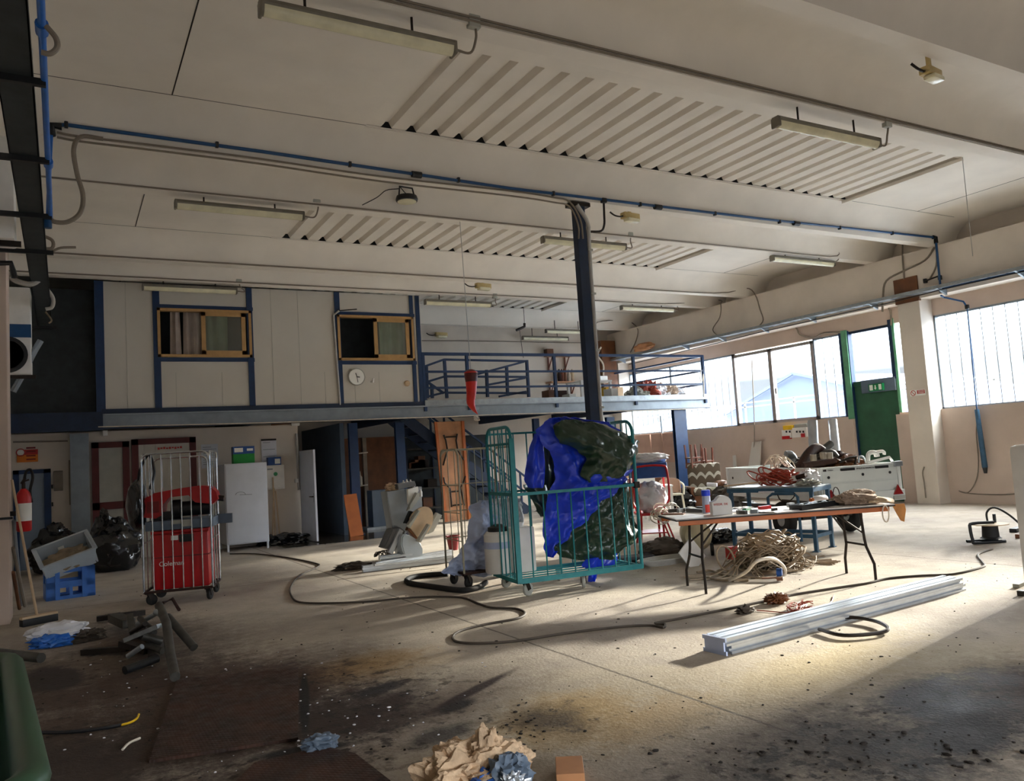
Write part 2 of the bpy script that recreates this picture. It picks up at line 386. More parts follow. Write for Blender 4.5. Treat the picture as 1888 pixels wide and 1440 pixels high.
# ================================================================== THE SETTING
# ---- floor, with the dark of a pit slot painted beside the tread plates
def floor_material():
    m = bpy.data.materials.new('stained_concrete'); m.use_nodes = True; MATS['floor'] = m; t = NT(m); b = t.n['Principled BSDF']
    tc = t.new('ShaderNodeTexCoord').outputs['Object']; sp = t.new('ShaderNodeSeparateXYZ'); t.l.new(tc, sp.inputs[0]); X, Y = sp.outputs[0], sp.outputs[1]
    n1 = t.noise(tc, .55, 6, .6); n2 = t.noise(tc, 2.3, 6, .62); n3 = t.noise(tc, 9, 5, .6); n4 = t.noise(tc, 38, 4, .6)
    c = t.mix(t.ramp(n1, .36, .66), lin('#a0958a'), lin('#beb3a2'))
    c = t.mix(t.ramp(n2, .45, .75, 0, .45), c, lin('#84786c'))
    c = t.mix(t.ramp(n3, .56, .8, 0, .45), c, lin('#cdc2ae'))
    wob = t.math('MULTIPLY', t.math('SUBTRACT', n2, .5), 1.7); wob2 = t.math('MULTIPLY', t.math('SUBTRACT', n3, .5), 1.1); wob3 = t.math('MULTIPLY', t.math('SUBTRACT', n4, .5), .8)
    w = t.math('ADD', t.math('ADD', wob, wob2), wob3)
    def stain_or_gap(c, cx, cy, rx, ry, ang, col, amt=1., soft=.5, k=1.):
        dx, dy = t.math('SUBTRACT', X, cx), t.math('SUBTRACT', Y, cy); ca, sa = math.cos(ang), math.sin(ang)
        u = t.math('ADD', t.math('MULTIPLY', dx, ca/rx), t.math('MULTIPLY', dy, sa/rx))
        v = t.math('ADD', t.math('MULTIPLY', dx, -sa/ry), t.math('MULTIPLY', dy, ca/ry))
        d = t.math('SQRT', t.math('ADD', t.math('MULTIPLY', u, u), t.math('MULTIPLY', v, v)))
        f = t.ramp(t.math('ADD', d, t.math('MULTIPLY', w, k)), 1.0-soft, 1.0+soft, amt, 0)
        return t.mix(f, c, lin(col)), f
    masks = []
    for a in (
        (2.2, 6.4, .5, .4, .2, '#a88a58', .6, .6), (2.9, 4.3, .9, .6, .6, '#a39476', .5, .6), (2.55, 4.2, .35, .3, 0, '#ab905f', .5, .4), (4.3, 4.1, 1.2, .5, .1, '#b5a684', .5, .7), (5.3, 3.4, .8, .4, .2, '#b0a27e', .5, .6),
        (2.75, 4.35, .45, .35, 0, '#b5914e', .6, .5), (3.1, 3.95, .5, .25, .3, '#a8843f', .5, .5), (4.6, 4.0, 1.0, .3, .25, '#b8a060', .5, .6), (2.0, 6.5, .5, .3, .3, '#b08a4e', .6, .5), (3.4, 3.4, 1.5, .7, 0, '#5b5047', .7, .8), (2.2, 5.1, .8, .35, .5, '#4d382a', .7, .7), (1.0, 5.8, .8, 1.15, -.15, '#2f1a10', .97, .45), (1.2, 6.6, 1.0, .8, .3, '#3e2516', .85, .6), (-.1, 6.2, .9, 1.9, 0, '#4a3626', .85, .8), (.3, 8.3, 1.0, 1.4, 0, '#54402f', .7, .8), (.7, 9.1, .6, 1.5, .1, '#3f2f24', .7, .6),
        (1.55, 5.35, .5, .5, 0, '#2e1d14', .9, .5), (.0, 5.5, .8, .8, 0, '#2b1b11', .9, .6), (.25, 7.2, .9, .6, 0, '#402b1e', .8, .6), (1.47, 5.85, .75, .035, 1.318, '#0c0907', 1., .2, .12), (1.2, 4.85, .3, .07, -.25, '#0b0808', 1., .3, .2), (-.1, 8.0, .22, .5, .15, '#241813', .95, .15, .35), (1.9, 5.35, .5, .13, .75, '#332019', .9, .5, .6), (2.0, 5.75, .22, .1, .4, '#1f1c22', .9, .35, .6),  # the two near-black slivers paint the dark inside the pit slots
        (2.5, 5.23, .55, .055, .52, '#2b1812', 1., .3, .25), (2.27, 5.0, .16, .07, .4, '#1c120e', 1., .3, .4), (2.6, 4.35, .22, .3, .4, '#221d1e', .8, .6), (1.95, 4.55, .25, .13, .3, '#2b2725', .8, .4, .6),
        (4.35, 2.75, .9, .32, .35, '#1d1a20', .97, .5, .8), (5.3, 2.9, .6, .4, .3, '#2a1512', .95, .5, .8), (3.6, 2.9, .55, .3, .5, '#221f1e', .9, .7), (3.0, 3.0, .8, .3, .3, '#3b342e', .75, .8), (4.6, 3.2, .45, .22, .4, '#1f1e2a', .9, .4, .7),
        (4.15, 12.45, .35, .25, .4, '#2c211c', .8, .6), (5.2, 6.6, .3, .12, .2, '#5a5048', .5, .5), (9.3, 8.7, .5, .25, 0, '#463c34', .5, .6)):
        c, f = stain_or_gap(c, *a); masks.append((f, a))
    spot = t.ramp(t.noise(tc, 26, 2, .5), .70, .74, 0, .75); c = t.mix(spot, c, lin('#2d2620'))
    spot2 = t.ramp(t.noise(tc, 11, 3, .6), .72, .77, 0, .7); c = t.mix(spot2, c, lin('#332a24'))
    def zone(cx, cy, rx, ry):
        u = t.math('DIVIDE', t.math('SUBTRACT', X, cx), rx); v = t.math('DIVIDE', t.math('SUBTRACT', Y, cy), ry)
        return t.ramp(t.math('ADD', t.math('MULTIPLY', u, u), t.math('MULTIPLY', v, v)), 1.3, .4)
    n6 = t.noise(tc, 7.5, 6, .7)
    for (zn, lo_, colr) in (((4.0, 2.85, 1.9, .55), .50, '#171417'), ((1.4, 5.6, 1.3, 1.5), .53, '#1c120d'), ((.3, 6.6, 1.1, 2.6), .55, '#2a1b12'), ((2.6, 4.4, .5, .4), .56, '#211c1a'), ((3.2, 3.3, 1.6, .6), .57, '#3a322b')):
        c = t.mix(t.math('MULTIPLY', zone(*zn), t.ramp(n6, lo_, lo_+.07, 0, .85)), c, lin(colr))
    for co, d in ((X, 3.53), (Y, 12.2), (X, 9.6)):
        ln = t.math('LESS_THAN', t.math('ABSOLUTE', t.math('ADD', t.math('SUBTRACT', co, d), t.math('MULTIPLY', wob2, .02))), .012)
        c = t.mix(t.math('MULTIPLY', ln, .7), c, lin('#3c342d'))
    c = t.mix(t.math('MULTIPLY', t.ramp(t.math('ADD', Y, t.math('MULTIPLY', wob, .5)), 1.9, .9), .85), c, lin('#2f2a26'))     # unseen floor behind the camera, darkened to cut bounce onto the near beam
    # wet, tiled area under the mezzanine
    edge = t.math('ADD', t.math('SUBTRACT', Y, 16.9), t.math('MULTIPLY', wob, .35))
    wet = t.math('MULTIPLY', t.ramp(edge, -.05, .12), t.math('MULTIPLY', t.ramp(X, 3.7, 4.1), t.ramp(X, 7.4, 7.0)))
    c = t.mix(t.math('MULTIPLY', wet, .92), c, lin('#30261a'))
    t.l.new(c, b.inputs['Base Color'])
    r = t.ramp(n2, .3, .7, .78, .92)
    for f, a in masks:
        if a[5] in ('#2f1a10', '#1d1a20', '#2a1512', '#1f1e2a', '#241813'): r = t.math('SUBTRACT', r, t.math('MULTIPLY', f, .1))
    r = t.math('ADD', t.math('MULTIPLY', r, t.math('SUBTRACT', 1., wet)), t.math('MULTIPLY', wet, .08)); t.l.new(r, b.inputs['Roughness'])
    bn = t.new('ShaderNodeBump'); bn.inputs['Distance'].default_value = .012
    t.l.new(t.math('MULTIPLY', t.math('SUBTRACT', 1., wet), .45), bn.inputs['Strength'])
    t.l.new(t.math('ADD', n4, t.math('MULTIPLY', n3, .8)), bn.inputs['Height']); t.l.new(bn.outputs[0], b.inputs['Normal'])
floor_material()
fl = MB(); fl.face([(-1.3, -6.2, 0), (17.3, -6.2, 0), (17.3, 22.3, 0), (-1.3, 22.3, 0)])
struct('floor', fl, 'floor')
# ---- ceiling: twin-ribbed concrete beams, flat slabs with skylight openings
PER, Y1, XL, XR = 5.46, 10.05, -1.0, 17.15
ZR, ZS = 5.58, 6.05
prof = [(0, ZR), (.21, ZR), (.28, 5.8), (.36, 5.95), (.5, 6.02), (.7, ZS), (1.12, ZS), (1.3, 6.02), (1.41, 5.94), (1.48, 5.78), (1.53, ZR), (1.76, ZR), (1.83, 5.8), (1.9, 5.94), (2.02, 6.02), (2.2, ZS),
        (2.76, ZS), (4.98, ZS), (5.12, 6.03), (5.26, 5.95), (5.36, 5.84), (5.42, 5.72)]
SKX = (3.5, 12.95); ce = MB(); sky_rows = []
pts = []
for k in range(-3, 3):
    base = Y1 + PER*k
    for i, (dy, z) in enumerate(prof): pts.append((base+dy, z, i))
pts = [p for p in pts if -6.3 < p[0] < 22.3]
xc = [XL, SKX[0], SKX[1], XR]
grid = [[ce.v((x, y, z)) for y, z, i in pts] for x in xc]
for a in range(3):
    for j in range(len(pts)-1):
        if a == 1 and pts[j][2] == 16 and pts[j+1][2] == 17: sky_rows.append((pts[j][0], pts[j+1][0])); continue
        ce.b.faces.new((grid[a][j], grid[a+1][j], grid[a+1][j+1], grid[a][j+1]))
for (ya, yb) in sky_rows:      # sides of each opening
    z0, z1 = ZS, ZS+.14; x0, x1 = SKX
    for p, q in (((x0, ya), (x1, ya)), ((x1, ya), (x1, yb)), ((x1, yb), (x0, yb)), ((x0, yb), (x0, ya))):
        ce.face([(*p, z0), (*q, z0), (*q, z1), (*p, z1)])
struct('ceiling', ce, 'white_paint', smooth=True)
top = MB(); top.b2((-1.4, -6.4, 6.45), (17.6, 22.6, 6.6)); struct('trim', top, 'dark_tray')     # roof deck above
for i, (ya, yb) in enumerate(sky_rows):
    s = MB(); n = 27; w = (SKX[1]-SKX[0])/n; zz = ZS+.012; up = .075; prof2 = []
    for k in range(n):
        x = SKX[0]+k*w; prof2 += [(x, zz), (x+w*.60, zz), (x+w*.71, zz+up), (x+w*.89, zz+up)]
    prof2.append((SKX[1], zz))
    A = [s.v((x, ya-.02, z)) for x, z in prof2]; B_ = [s.v((x, yb-.012, z)) for x, z in prof2]
    dk = MB()
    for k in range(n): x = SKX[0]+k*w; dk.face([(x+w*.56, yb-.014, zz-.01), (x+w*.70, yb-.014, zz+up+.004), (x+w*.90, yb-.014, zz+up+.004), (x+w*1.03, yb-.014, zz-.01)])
    struct('trim', dk, 'black_void')  # black faces put in for the shade in the open groove ends
    for k in range(len(A)-1): s.b.faces.new((A[k], A[k+1], B_[k+1], B_[k]))
    sk = struct('trim', s, 'white_paint')
    fr = MB(); fr.box((SKX[1]-.02, (ya+yb)/2, ZS-.03), (.05, yb-ya+.1, .06)).box((sum(SKX)/2, yb+.03, ZS-.008), (SKX[1]-SKX[0], .03, .016))
    struct('trim', fr, 'white_paint')
jt = MB()
for k in range(-3, 3):
    base = Y1 + PER*k
    for x in (1.16, 15.15):
        if base+4.98 < 22: jt.box((x, base+3.6, ZS-.001), (.014, 2.75, .004))
for k in range(-3, 3):
    yb = Y1+PER*k+4.975
    for xa, xb2 in ((-.9, SKX[0]), (SKX[1]+.1, 16.4)): jt.box(((xa+xb2)/2, yb, ZS-.001), (xb2-xa, .007, .004))
struct('trim', jt, 'dark_metal')
# dark end panels with rounded corners closing the ends of the slabs above the edge beam
# ---- right wall
XB, XW, ZSILL, ZHEAD, ZB0 = 16.5, 17.0, 2.06, 4.15, 4.52
PILY = (10.60, 11.13)
rw = MB()
for a, b in ((-6.2, 11.6), (12.82, 22.3)): rw.b2((XW-.12, a, 0), (XW+.12, b, ZSILL))
rw.b2((XW-.06, -6.2, ZHEAD), (XW+.12, 22.3, ZB0+.2)).b2((XW-.1, -6.2, ZSILL), (XW+.12, 6.0, ZHEAD))
struct('wall_right', rw, 'wall_pink')
rb = MB(); rb.b2((XB, -6.2, ZB0), (XW+.3, 22.3, ZR)); struct('trim', rb, 'wall_cream')
up_ = MB(); up_.b2((XW+.12, -6.2, ZR), (XW+.3, 22.3, 6.5)); struct('wall_right_upper', up_, 'wall_cream')
for yc in (-.3, PILY[0], 21.6):
    p_ = MB(); p_.b2((XB, yc, 0), (XW+.1, yc+.53, ZB0), bev=.01); struct('trim', p_, 'wall_cream')
cap = MB(); cap.b2((XB-.03, PILY[0]-.02, ZB0-.04), (XB+.05, PILY[1]+.02, ZB0+.52)); struct('trim', cap, 'wood_brown')
# windows: U-glass channels, an aluminium sliding window, green gate with glazed top
def uglass(i, ya, yb, z0=ZSILL, z1=ZHEAD):
    w = T('window_%d' % i, None, None, (XW, (ya+yb)/2, z0), kind='structure')
    g = MB(); n = max(2, round((yb-ya)/.262)); d = (yb-ya)/n; pr = []
    for k in range(n):
        y = ya+k*d; pr += [(y, .05), (y+.012, 0), (y+d-.012, 0), (y+d, .05)]
    A = [g.v((XW+.0+x, y, z0)) for y, x in pr]; B_ = [g.v((XW+x, y, z1)) for y, x in pr]
    for k in range(len(A)-1): g.b.faces.new((A[k], A[k+1], B_[k+1], B_[k]))
    part(w, 'glass_channels', g, 'u_glass', False, world=True)
    f = MB()
    for k in range(1, n): f.b2((XW-.015, ya+k*d-.008, z0), (XW-.005, ya+k*d+.008, z1))
    part(w, 'joint_strips', f, 'steel_grey', False, world=True)
    f = MB(); f.b2((XW-.05, ya, z0-.01), (XW+.07, yb, z0+.035)).b2((XW-.05, ya, z1-.045), (XW+.07, yb, z1+.01))
    f.b2((XW-.05, ya, z0), (XW+.07, ya+.04, z1)).b2((XW-.05, yb-.04, z0), (XW+.07, yb, z1))
    part(w, 'window_frame', f, 'steel_grey', False, world=True)
uglass(1, 6.0, PILY[0]); uglass(3, 16.75, 19.5); uglass(4, 19.5, 21.6); uglass(5, 13.07, 13.9)
w = T('window_6', None, None, (XW, 15.3, ZSILL), kind='structure')
f = MB()
for a, b in ((13.9, 13.98), (15.30, 15.42), (16.67, 16.75)): f.b2((XW-.07, a, ZSILL), (XW+.06, b, ZHEAD-.04))
f.b2((XW-.07, 13.9, ZSILL), (XW+.06, 16.75, ZSILL+.08)).b2((XW-.07, 13.9, ZHEAD-.12), (XW+.06, 16.75, ZHEAD-.04))
f.b2((XW-.09, 15.2, 2.85), (XW-.07, 15.25, 3.0)); part(w, 'window_frame', f, 'alu_frame', False, world=True)
g = MB(); g.b2((XW-.005, 13.95, ZSILL+.05), (XW+.005, 16.7, ZHEAD-.08)); part(w, 'pane', g, 'clear_glass', False, world=True)
# green gate
d = T('door_1', None, None, (XW, 12.2, 0), kind='structure')
g = MB(); g.b2((XW-.03, 11.62, 0), (XW+.04, 12.80, 2.86)); g.b2((XW-.06, 11.62, 2.78), (XW+.05, 12.8, 2.9)).b2((XW-.06, 11.62, 1.25), (XW-.02, 12.8, 1.3)); part(d, 'door_leaf', g, 'green_paint', False, world=True)
g = MB(); g.b2((XW-.1, 12.80, 0), (XW+.06, 13.07, ZHEAD+.02)); part(d, 'door_post', g, 'navy', False, world=True)
g = MB(); g.b2((XW-.13, 12.82, 2.0), (XW-.1, 12.98, ZHEAD+.05)); g.b2((XW-.08, 11.56, 2.0), (XW-.02, 11.63, ZHEAD+.12)); part(d, 'post_trim', g, 'green_light', False, world=True)
g = MB(); g.b2((XW-.1, 11.62, 2.86), (XW+.05, 11.7, ZHEAD+.1)).b2((XW-.05, 11.62, ZHEAD-.06), (XW+.05, 12.8, ZHEAD+.02)); part(d, 'door_frame', g, 'navy_dark', False, world=True)
g = MB(); g.b2((XW, 11.7, 2.88), (XW+.01, 12.8, ZHEAD-.05)); part(d, 'pane', g, 'clear_glass', False, world=True)
# plywood-like cladding boards on both sides of the gate and the boards below the far windows
b_ = MB(); b_.b2((XW-.24, 11.13, 0), (XW-.1, 11.62, 2.02)); struct('trim', b_, 'wall_pink')
b_ = MB(); b_.b2((XW-.16, 12.84, 0), (XW-.10, 13.35, 2.0)); struct('trim', b_, 'wall_pink')
# ---- left wall, back wall, unseen rear wall with wide opening added to light the foreground
lw = MB(); lw.b2((-1.25, -6.2, 0), (-1.0, 22.3, 6.4)); struct('wall_left', lw, 'wall_cream')
bw = MB(); bw.b2((-1.2, 22.1, 0), (17.3, 22.3, 6.4)); struct('wall_back', bw, 'wall_cream')
rr = MB(); rr.b2((-1.2, -6.3, 0), (2, -6.1, 6.4)).b2((11, -6.3, 0), (17.3, -6.1, 6.4)).b2((2, -6.3, 3.2), (11, -6.1, 6.4)); struct('wall_rear', rr, 'wood_brown')  # dark colour set to cut bounce onto the near beam
lp = MB(); lp.b2((-1.0, 11.5, 0), (-.585, 12.1, 5.58), bev=.012); struct('trim', lp, 'wall_pink')
# ---- outside, seen through the clear panes
gr = MB(); gr.face([(17.4, -60, -.15), (200, -60, -.15), (200, 140, -.15), (17.4, 140, -.15)]); struct('ground_outside', gr, 'far_wall')
# ---- mezzanine
YM, YL, YBK = 17.35, 18.5, 22.1
def rect(px0, py0, px1, py1, y):               # image rectangle -> (x0, z0, x1, z1) on the plane y
    a, b = P(px0, (py0+py1)/2, y=y), P(px1, (py0+py1)/2, y=y); c, d = P((px0+px1)/2, py1, y=y), P((px0+px1)/2, py0, y=y)
    return a.x, c.z, b.x, d.z
def wallbox(mb, r, y, d0, d1=0., bev=0): mb.b2((r[0], y-d0, r[1]), (r[2], y+d1, r[3]), bev); return mb
mz = MB(); XE = 16.42
mz.b2((.6, YM, 2.90), (XE, YBK, 2.96)); struct('trim', mz, 'steel_grey')            # deck
mz = MB(); mz.b2((-.98, YM+.02, 2.66), (XE, YM+.05, 2.93)).b2((.7, YM-.06, 2.905), (XE, YM+.12, 2.935)); struct('trim', mz, 'steel_grey')
mz = MB(); mz.b2((-.98, YM-.07, 2.64), (XE, YM+.13, 2.668)).b2((.66, YM-.05, 2.94), (7.42, YM+.05, 3.03))
for x in (3.5, 7.2, 11.3, 14.0): mz.b2((x, YM+.05, 2.66), (x+.12, YBK, 2.9))
mz.b2((-.98, YM-.06, 2.62), (.68, YM+.1, 2.98)); struct('trim', mz, 'navy_dark')
mz = MB(); mz.b2((7.46, YM-.06, 2.935), (XE, YM-.04, 3.06)); struct('trim', mz, 'galv')      # toe board
for i, (pa, pb, y) in enumerate(((641, 657, 18.42), (1241, 1263, 17.45), (982, 992, 19.6), (1117, 1131, 20.4), (727, 743, 19.0))):
    a, b = P(pa, 800, y=y).x, P(pb, 800, y=y).x; c = MB(); w = b-a
    c.box(((a+b)/2, y, 1.32), (w, .02, 2.64)); c.box(((a+b)/2, y-.05, 1.32), (.02, .1, 2.64)); c.box(((a+b)/2, y-.1, 1.32), (w, .02, 2.64)); c.box(((a+b)/2, y-.08, .01), (w+.08, .26, .02))
    struct('trim', c, 'navy')
# white cable strip and small cables clipped under the edge beam
pts = [P(px, py, y=YM-.08) for px, py in ((181, 787), (330, 783.5), (470, 780), (600, 776), (720, 771.5), (830, 768), (876, 766), (940, 763.5), (1000, 762), (1080, 759), (1180, 757), (1300, 753))]
solo('cable', 'long white cable clipped along the bottom edge of the mezzanine beam', 'cable', MB().tube(pts, .012, 6), 'cable_white')
b_ = MB(); c0 = P(879, 771, y=YM-.12)
for k in range(5): b_.tube([c0 + V((.07*math.cos(a+k), .03*math.sin(a*2), .06*math.sin(a+k*.7))) for a in [j*PI/5 for j in range(9)]], .008, 5)
solo('cable_coil', 'small knot of pale cable hanging at the mezzanine edge below the red horn', 'cable', b_, 'cable_white')
# ---- cabin on the mezzanine
XC0, XC1 = .69, 7.43
w1 = rect(290, 571, 463, 659, YM); w2 = rect(622, 583, 762, 665, YM)
cw = MB(); zt = 5.57
def wall_with_holes(mb, x0, x1, z0, z1, y0, y1, holes):
    x = x0
    for h in holes:
        mb.b2((x, y0, z0), (h[0], y1, z1)); mb.b2((h[0], y0, z0), (h[2], y1, h[1])); mb.b2((h[0], y0, h[3]), (h[2], y1, z1)); x = h[2]
    mb.b2((x, y0, z0), (x1, y1, z1))
wall_with_holes(cw, XC0, XC1, 3.0, zt, YM, YM+.06, (w1, w2))
cw.b2((XC0, YM, 2.96), (XC0+.05, YBK, zt)).b2((XC1, YM, 2.96), (XC1+.05, YBK, zt)); struct('wall_cabin', cw, 'panel_white')
sm = MB()
for px in (235, 325, 410, 505, 555, 600, 655, 700): 
    x = P(px, 720, y=YM).x; sm.b2((x-.004, YM-.004, 3.03), (x+.004, YM, 3.75)); 
for px in (235, 505, 555): 
    x = P(px, 720, y=YM).x; sm.b2((x-.004, YM-.004, 3.7), (x+.004, YM, zt))
struct('trim', sm, 'grey_plastic')
fr = MB()
for px, py, wd in ((184, 640, .16), (291, 700, .13), (464, 700, .12), (627, 700, .12), (757, 560, .09), (773, 650, .1)):
    x = P(px, py, y=YM).x; fr.b2((x-wd/2, YM-.03, 2.96), (x+wd/2, YM+.02, zt))
for w_ in (w1, w2):
    fr.b2((w_[0]-.05, YM-.025, w_[1]-.09), (w_[2]+.05, YM+.02, w_[1]-.01)); fr.b2((w_[0]-.05, YM-.025, w_[3]+.01), (w_[2]+.05, YM+.02, w_[3]+.08))
struct('trim', fr, 'navy')
vd = MB(); vd.b2((XC0+.1, YM+.9, 3.0), (XC1-.1, YM+.95, zt)).b2((-1, YM+.55, 2.9), (XC0, YM+.6, 5.5)); struct('trim', vd, 'dark_tray')  # dark sheets added for the shade inside the cabin and the left recess
for i, (w_, frac) in enumerate(((w1, .47), (w2, .48))):
    t = T('window_%d' % (7+i), None, None, (w_[0], YM, w_[1]), kind='structure'); x0, z0, x1, z1 = w_; xm = x0+(x1-x0)*frac; q = .055
    f = MB(); f.b2((x0, YM-.06, z0), (x0+q, YM+.08, z1)).b2((x1-q, YM-.06, z0), (x1, YM+.08, z1)).b2((x0, YM-.06, z0), (x1, YM+.08, z0+q)).b2((x0, YM-.06, z1-q), (x1, YM+.08, z1)); part(t, 'window_frame', f, 'tan_alu', False, world=True)
    f = MB(); xa, xb_ = xm-.03, x1-.12; s = .085
    f.b2((xa, YM-.05, z0+q), (xa+s, YM-.01, z1-q)).b2((xb_-s, YM-.05, z0+q), (xb_, YM-.01, z1-q)).b2((xa, YM-.05, z0+q), (xb_, YM-.01, z0+q+s)).b2((xa, YM-.05, z1-q-s), (xb_, YM-.01, z1-q)); part(t, 'sash', f, 'tan_alu', False, world=True)
    g = MB(); g.b2((xa+s, YM-.032, z0+q+s), (xb_-s, YM-.028, z1-q-s)); part(t, 'pane', g, 'dark_glass', False, world=True)
    def cur(a, b, mt, k):
        g = MB(); g.grid(lambda u, v: (a+(b-a)*u + .03*v*math.sin(k+u*4), YM+.16+.045*math.sin(u*(b-a)*32+k)+.02*nz(u*6, v*2, k), z0-.05+(z1-z0+.1)*v), max(10, int((b-a)*60)), 6)
        part(t, 'curtain', g, mt, True, world=True)
    if i == 0: cur(x0+.25, x0+.48, 'curtain', 1); cur(x0+.5, x0+.85, 'curtain', 2); cur(xm-.15, xm+.05, 'curtain', 5); cur(xa+.12, xb_-.35, 'curtain_green', 3)
    else: cur(xa+.2, xb_-.1, 'curtain_green', 4)
# clock and knob on the cabin wall
c = P(657, 695, y=YM-.01); t = T('wall_clock', 'round white clock with black hands on the cabin wall under the right window', 'clock', (c.x, c.y, c.z-.2))
part(t, 'case', MB().lathe((c.x, YM, c.z), [(.19, 0), (.2, -.02), (.2, -.05), (.185, -.055), (.18, -.045), (.0, -.045)], 32, 'Y'), 'grey_plastic', world=True)
part(t, 'dial', MB().lathe((c.x, YM, c.z), [(.178, -.044), (.178, -.048), (.0, -.048)], 32, 'Y'), 'sign_white', world=True)
for a, L, w_ in ((-.3, .09, .016), (PI/2+.15, .07, .02), (PI-.15, .13, .012)):
    part(t, 'hand', MB().bar((c.x, YM-.052, c.z), (c.x+L*math.sin(a), YM-.052, c.z+L*math.cos(a)), w_, .004, up=(0, 1, 0)), 'black_plastic', False, world=True)
c = P(684, 700, y=YM); solo('wall_hook', 'small white bracket on the cabin wall right beside the clock', 'bracket', MB().tube([c+V((0, 0, -.05)), c+V((.03, -.05, -.06)), c+V((.04, -.06, .03))], .02, 8), 'white_plastic')
c = P(750, 707, y=YM); solo('round_lid', 'small round beige cap on the cabin wall near its right edge', 'cap', MB().lathe(c, [(.07, 0), (.07, -.03), (.05, -.06), (0, -.065)], 20, 'Y'), 'wood_pale')
c = P(623, 573, y=YM-.03); solo('metal_rod', 'thin dark rod sticking out above the right cabin window', 'rod', MB().bar(c, P(658, 570, y=YM-.25), .02), 'black_plastic')
x = P(617, 650, y=YM).x; solo('conduit', 'white conduit running down the cabin wall left of its right window', 'conduit', MB().tube([P(625, 573, y=YM-.04), (x+.0, YM-.03, P(615, 582, y=YM).z), (x+.06, YM-.03, 3.0)], .025, 8), 'conduit_light')
# ---- lower wall below the mezzanine, corridor, back of the store
XA, XBc = P(553, 900, y=YL).x, P(641, 900, y=YL).x
lo = MB(); lo.b2((-1.0, YL, 0), (XA, YL+.12, 2.66)); struct('wall_lower', lo, 'wall_cream')
lo = MB(); lo.b2((XBc-.1, YL+.1, 0), (XBc, YBK, 2.66)); struct('wall_corridor', lo, 'bluegrey')
lo = MB(); lo.b2((-.98, YL-.9, 0), (P(165, 880, y=YL-.9).x, YL+.05, 2.6)); 
a, b = P(130, 880, y=YL-.25).x, P(165, 880, y=YL-.25).x; lo = MB(); lo.b2((a, YL-.25, 0), (b, YL, 2.62)); struct('trim', lo, 'steel_grey')
t = T('door_2', None, None, (XA, YL, 0), kind='structure')
pa, pb = P(553, 900, y=18.45).x, P(573, 900, y=17.62).x
g = MB(); g.bar((XA+.02, 18.45, 1.03), (XA+.10, 17.55, 1.03), .045, 2.02); part(t, 'door_leaf', g, 'locker_white', False, world=True)
g = MB(); g.tube([(XA+.12, 17.65, 1.0), (XA+.03, 17.63, 1.0), (XA+.02, 17.78, 1.0)], .012, 8).box((XA+.10, 17.63, .98), (.06, .03, .2)); part(t, 'door_handle', g, 'dark_metal', world=True)
g = MB(); r = rect(25, 866, 95, 1040, YL); g.b2((r[0]+.1, YL-.06, .0), (r[2]-.1, YL-.01, r[3]-.08)); t = T('door_3', None, None, ((r[0]+r[2])/2, YL, 0), kind='structure'); part(t, 'door_leaf', g, 'door_blue', False, world=True)
g = MB(); g.b2((r[0], YL-.08, 0), (r[0]+.1, YL, r[3])).b2((r[2]-.12, YL-.08, 0), (r[2], YL, r[3])).b2((r[0], YL-.08, r[3]-.08), (r[2], YL, r[3])); part(t, 'door_frame', g, 'navy', False, world=True)
for z in (.7, 1.2, 1.55): part(t, 'hinge', MB().cyl((r[2]+.02, YL-.08, z), (r[2]+.02, YL-.08, z+.08), .015, n=8), 'dark_metal', world=True)
for k, (r, cols) in enumerate(((rect(170, 815, 240, 1000, YL), 0), (rect(244, 808, 363, 1000, YL), 1))):
    t = T('door_%d' % (4+k), None, None, ((r[0]+r[2])/2, YL, 0), kind='structure'); q = .13
    f = MB(); f.b2((r[0], YL-.07, 0), (r[0]+q, YL, r[3])).b2((r[2]-q, YL-.07, 0), (r[2], YL, r[3])).b2((r[0], YL-.07, r[3]-.12), (r[2], YL, r[3]))
    if k == 0: f.b2((r[0], YL-.07, 1.05), (r[2], YL, 1.2))
    part(t, 'door_frame', f, 'maroon', False, world=True)
    g = MB(); n = 1 if k == 0 else 9; w_ = (r[2]-r[0]-2*q)/n
    for j in range(n): g.b2((r[0]+q+j*w_, YL-.04-(.012 if j % 2 else 0), 0), (r[0]+q+(j+1)*w_, YL-.015, r[3]-.12))
    part(t, 'door_leaf', g, 'grey_plastic' if k == 0 else 'panel_white', False, world=True)
    if k == 1:
        zz = r[3]-.22; g = MB()
        for j in range(9): g.box((r[0]+.52+j*.055, YL-.075, zz+.005*(j % 3)), (.04, .006, .03 if j % 2 else .045))
        part(t, 'red_lettering', g, 'red_sign', False, world=True)
# store behind: boards, dark shelving, grey cabinet panel
g = MB(); r = rect(657, 806, 731, 985, 20.6); g.b2((r[0]-.3, 20.6, 0), (r[2]+.3, 20.65, r[3])); t = T('plywood_partition', 'brown plywood partition under the mezzanine behind the blue column', 'partition', ((r[0]+r[2])/2, 20.6, 0)); part(t, 'sheet', g, 'wood_brown', False, world=True)
g = MB(); g.b2((P(670, 850, y=20.5).x, 20.5, 0), (P(677, 850, y=20.5).x, 20.6, r[3])); part(t, 'batten', g, 'conduit_grey', False, world=True)
for py in (836, 896): 
    q = P(668, py, y=20.4); solo('wall_bracket', 'pale angled bracket on the plywood partition, %s' % ('upper one' if py == 836 else 'lower one with a small bottle'), 'bracket', MB().bar(q+V((-.15, 0, 0)), q+V((.15, 0, .02)), .03), 'cable_white')
q = P(665, 894, y=20.4); solo('spray_bottle', 'slim white nozzle bottle on the lower bracket of the plywood partition', 'bottle', MB().lathe(q+V((0, 0, 0)), [(.05, 0), (.05, .2), (.02, .25), (.012, .36), (0, .36)], 12), 'cable_white')
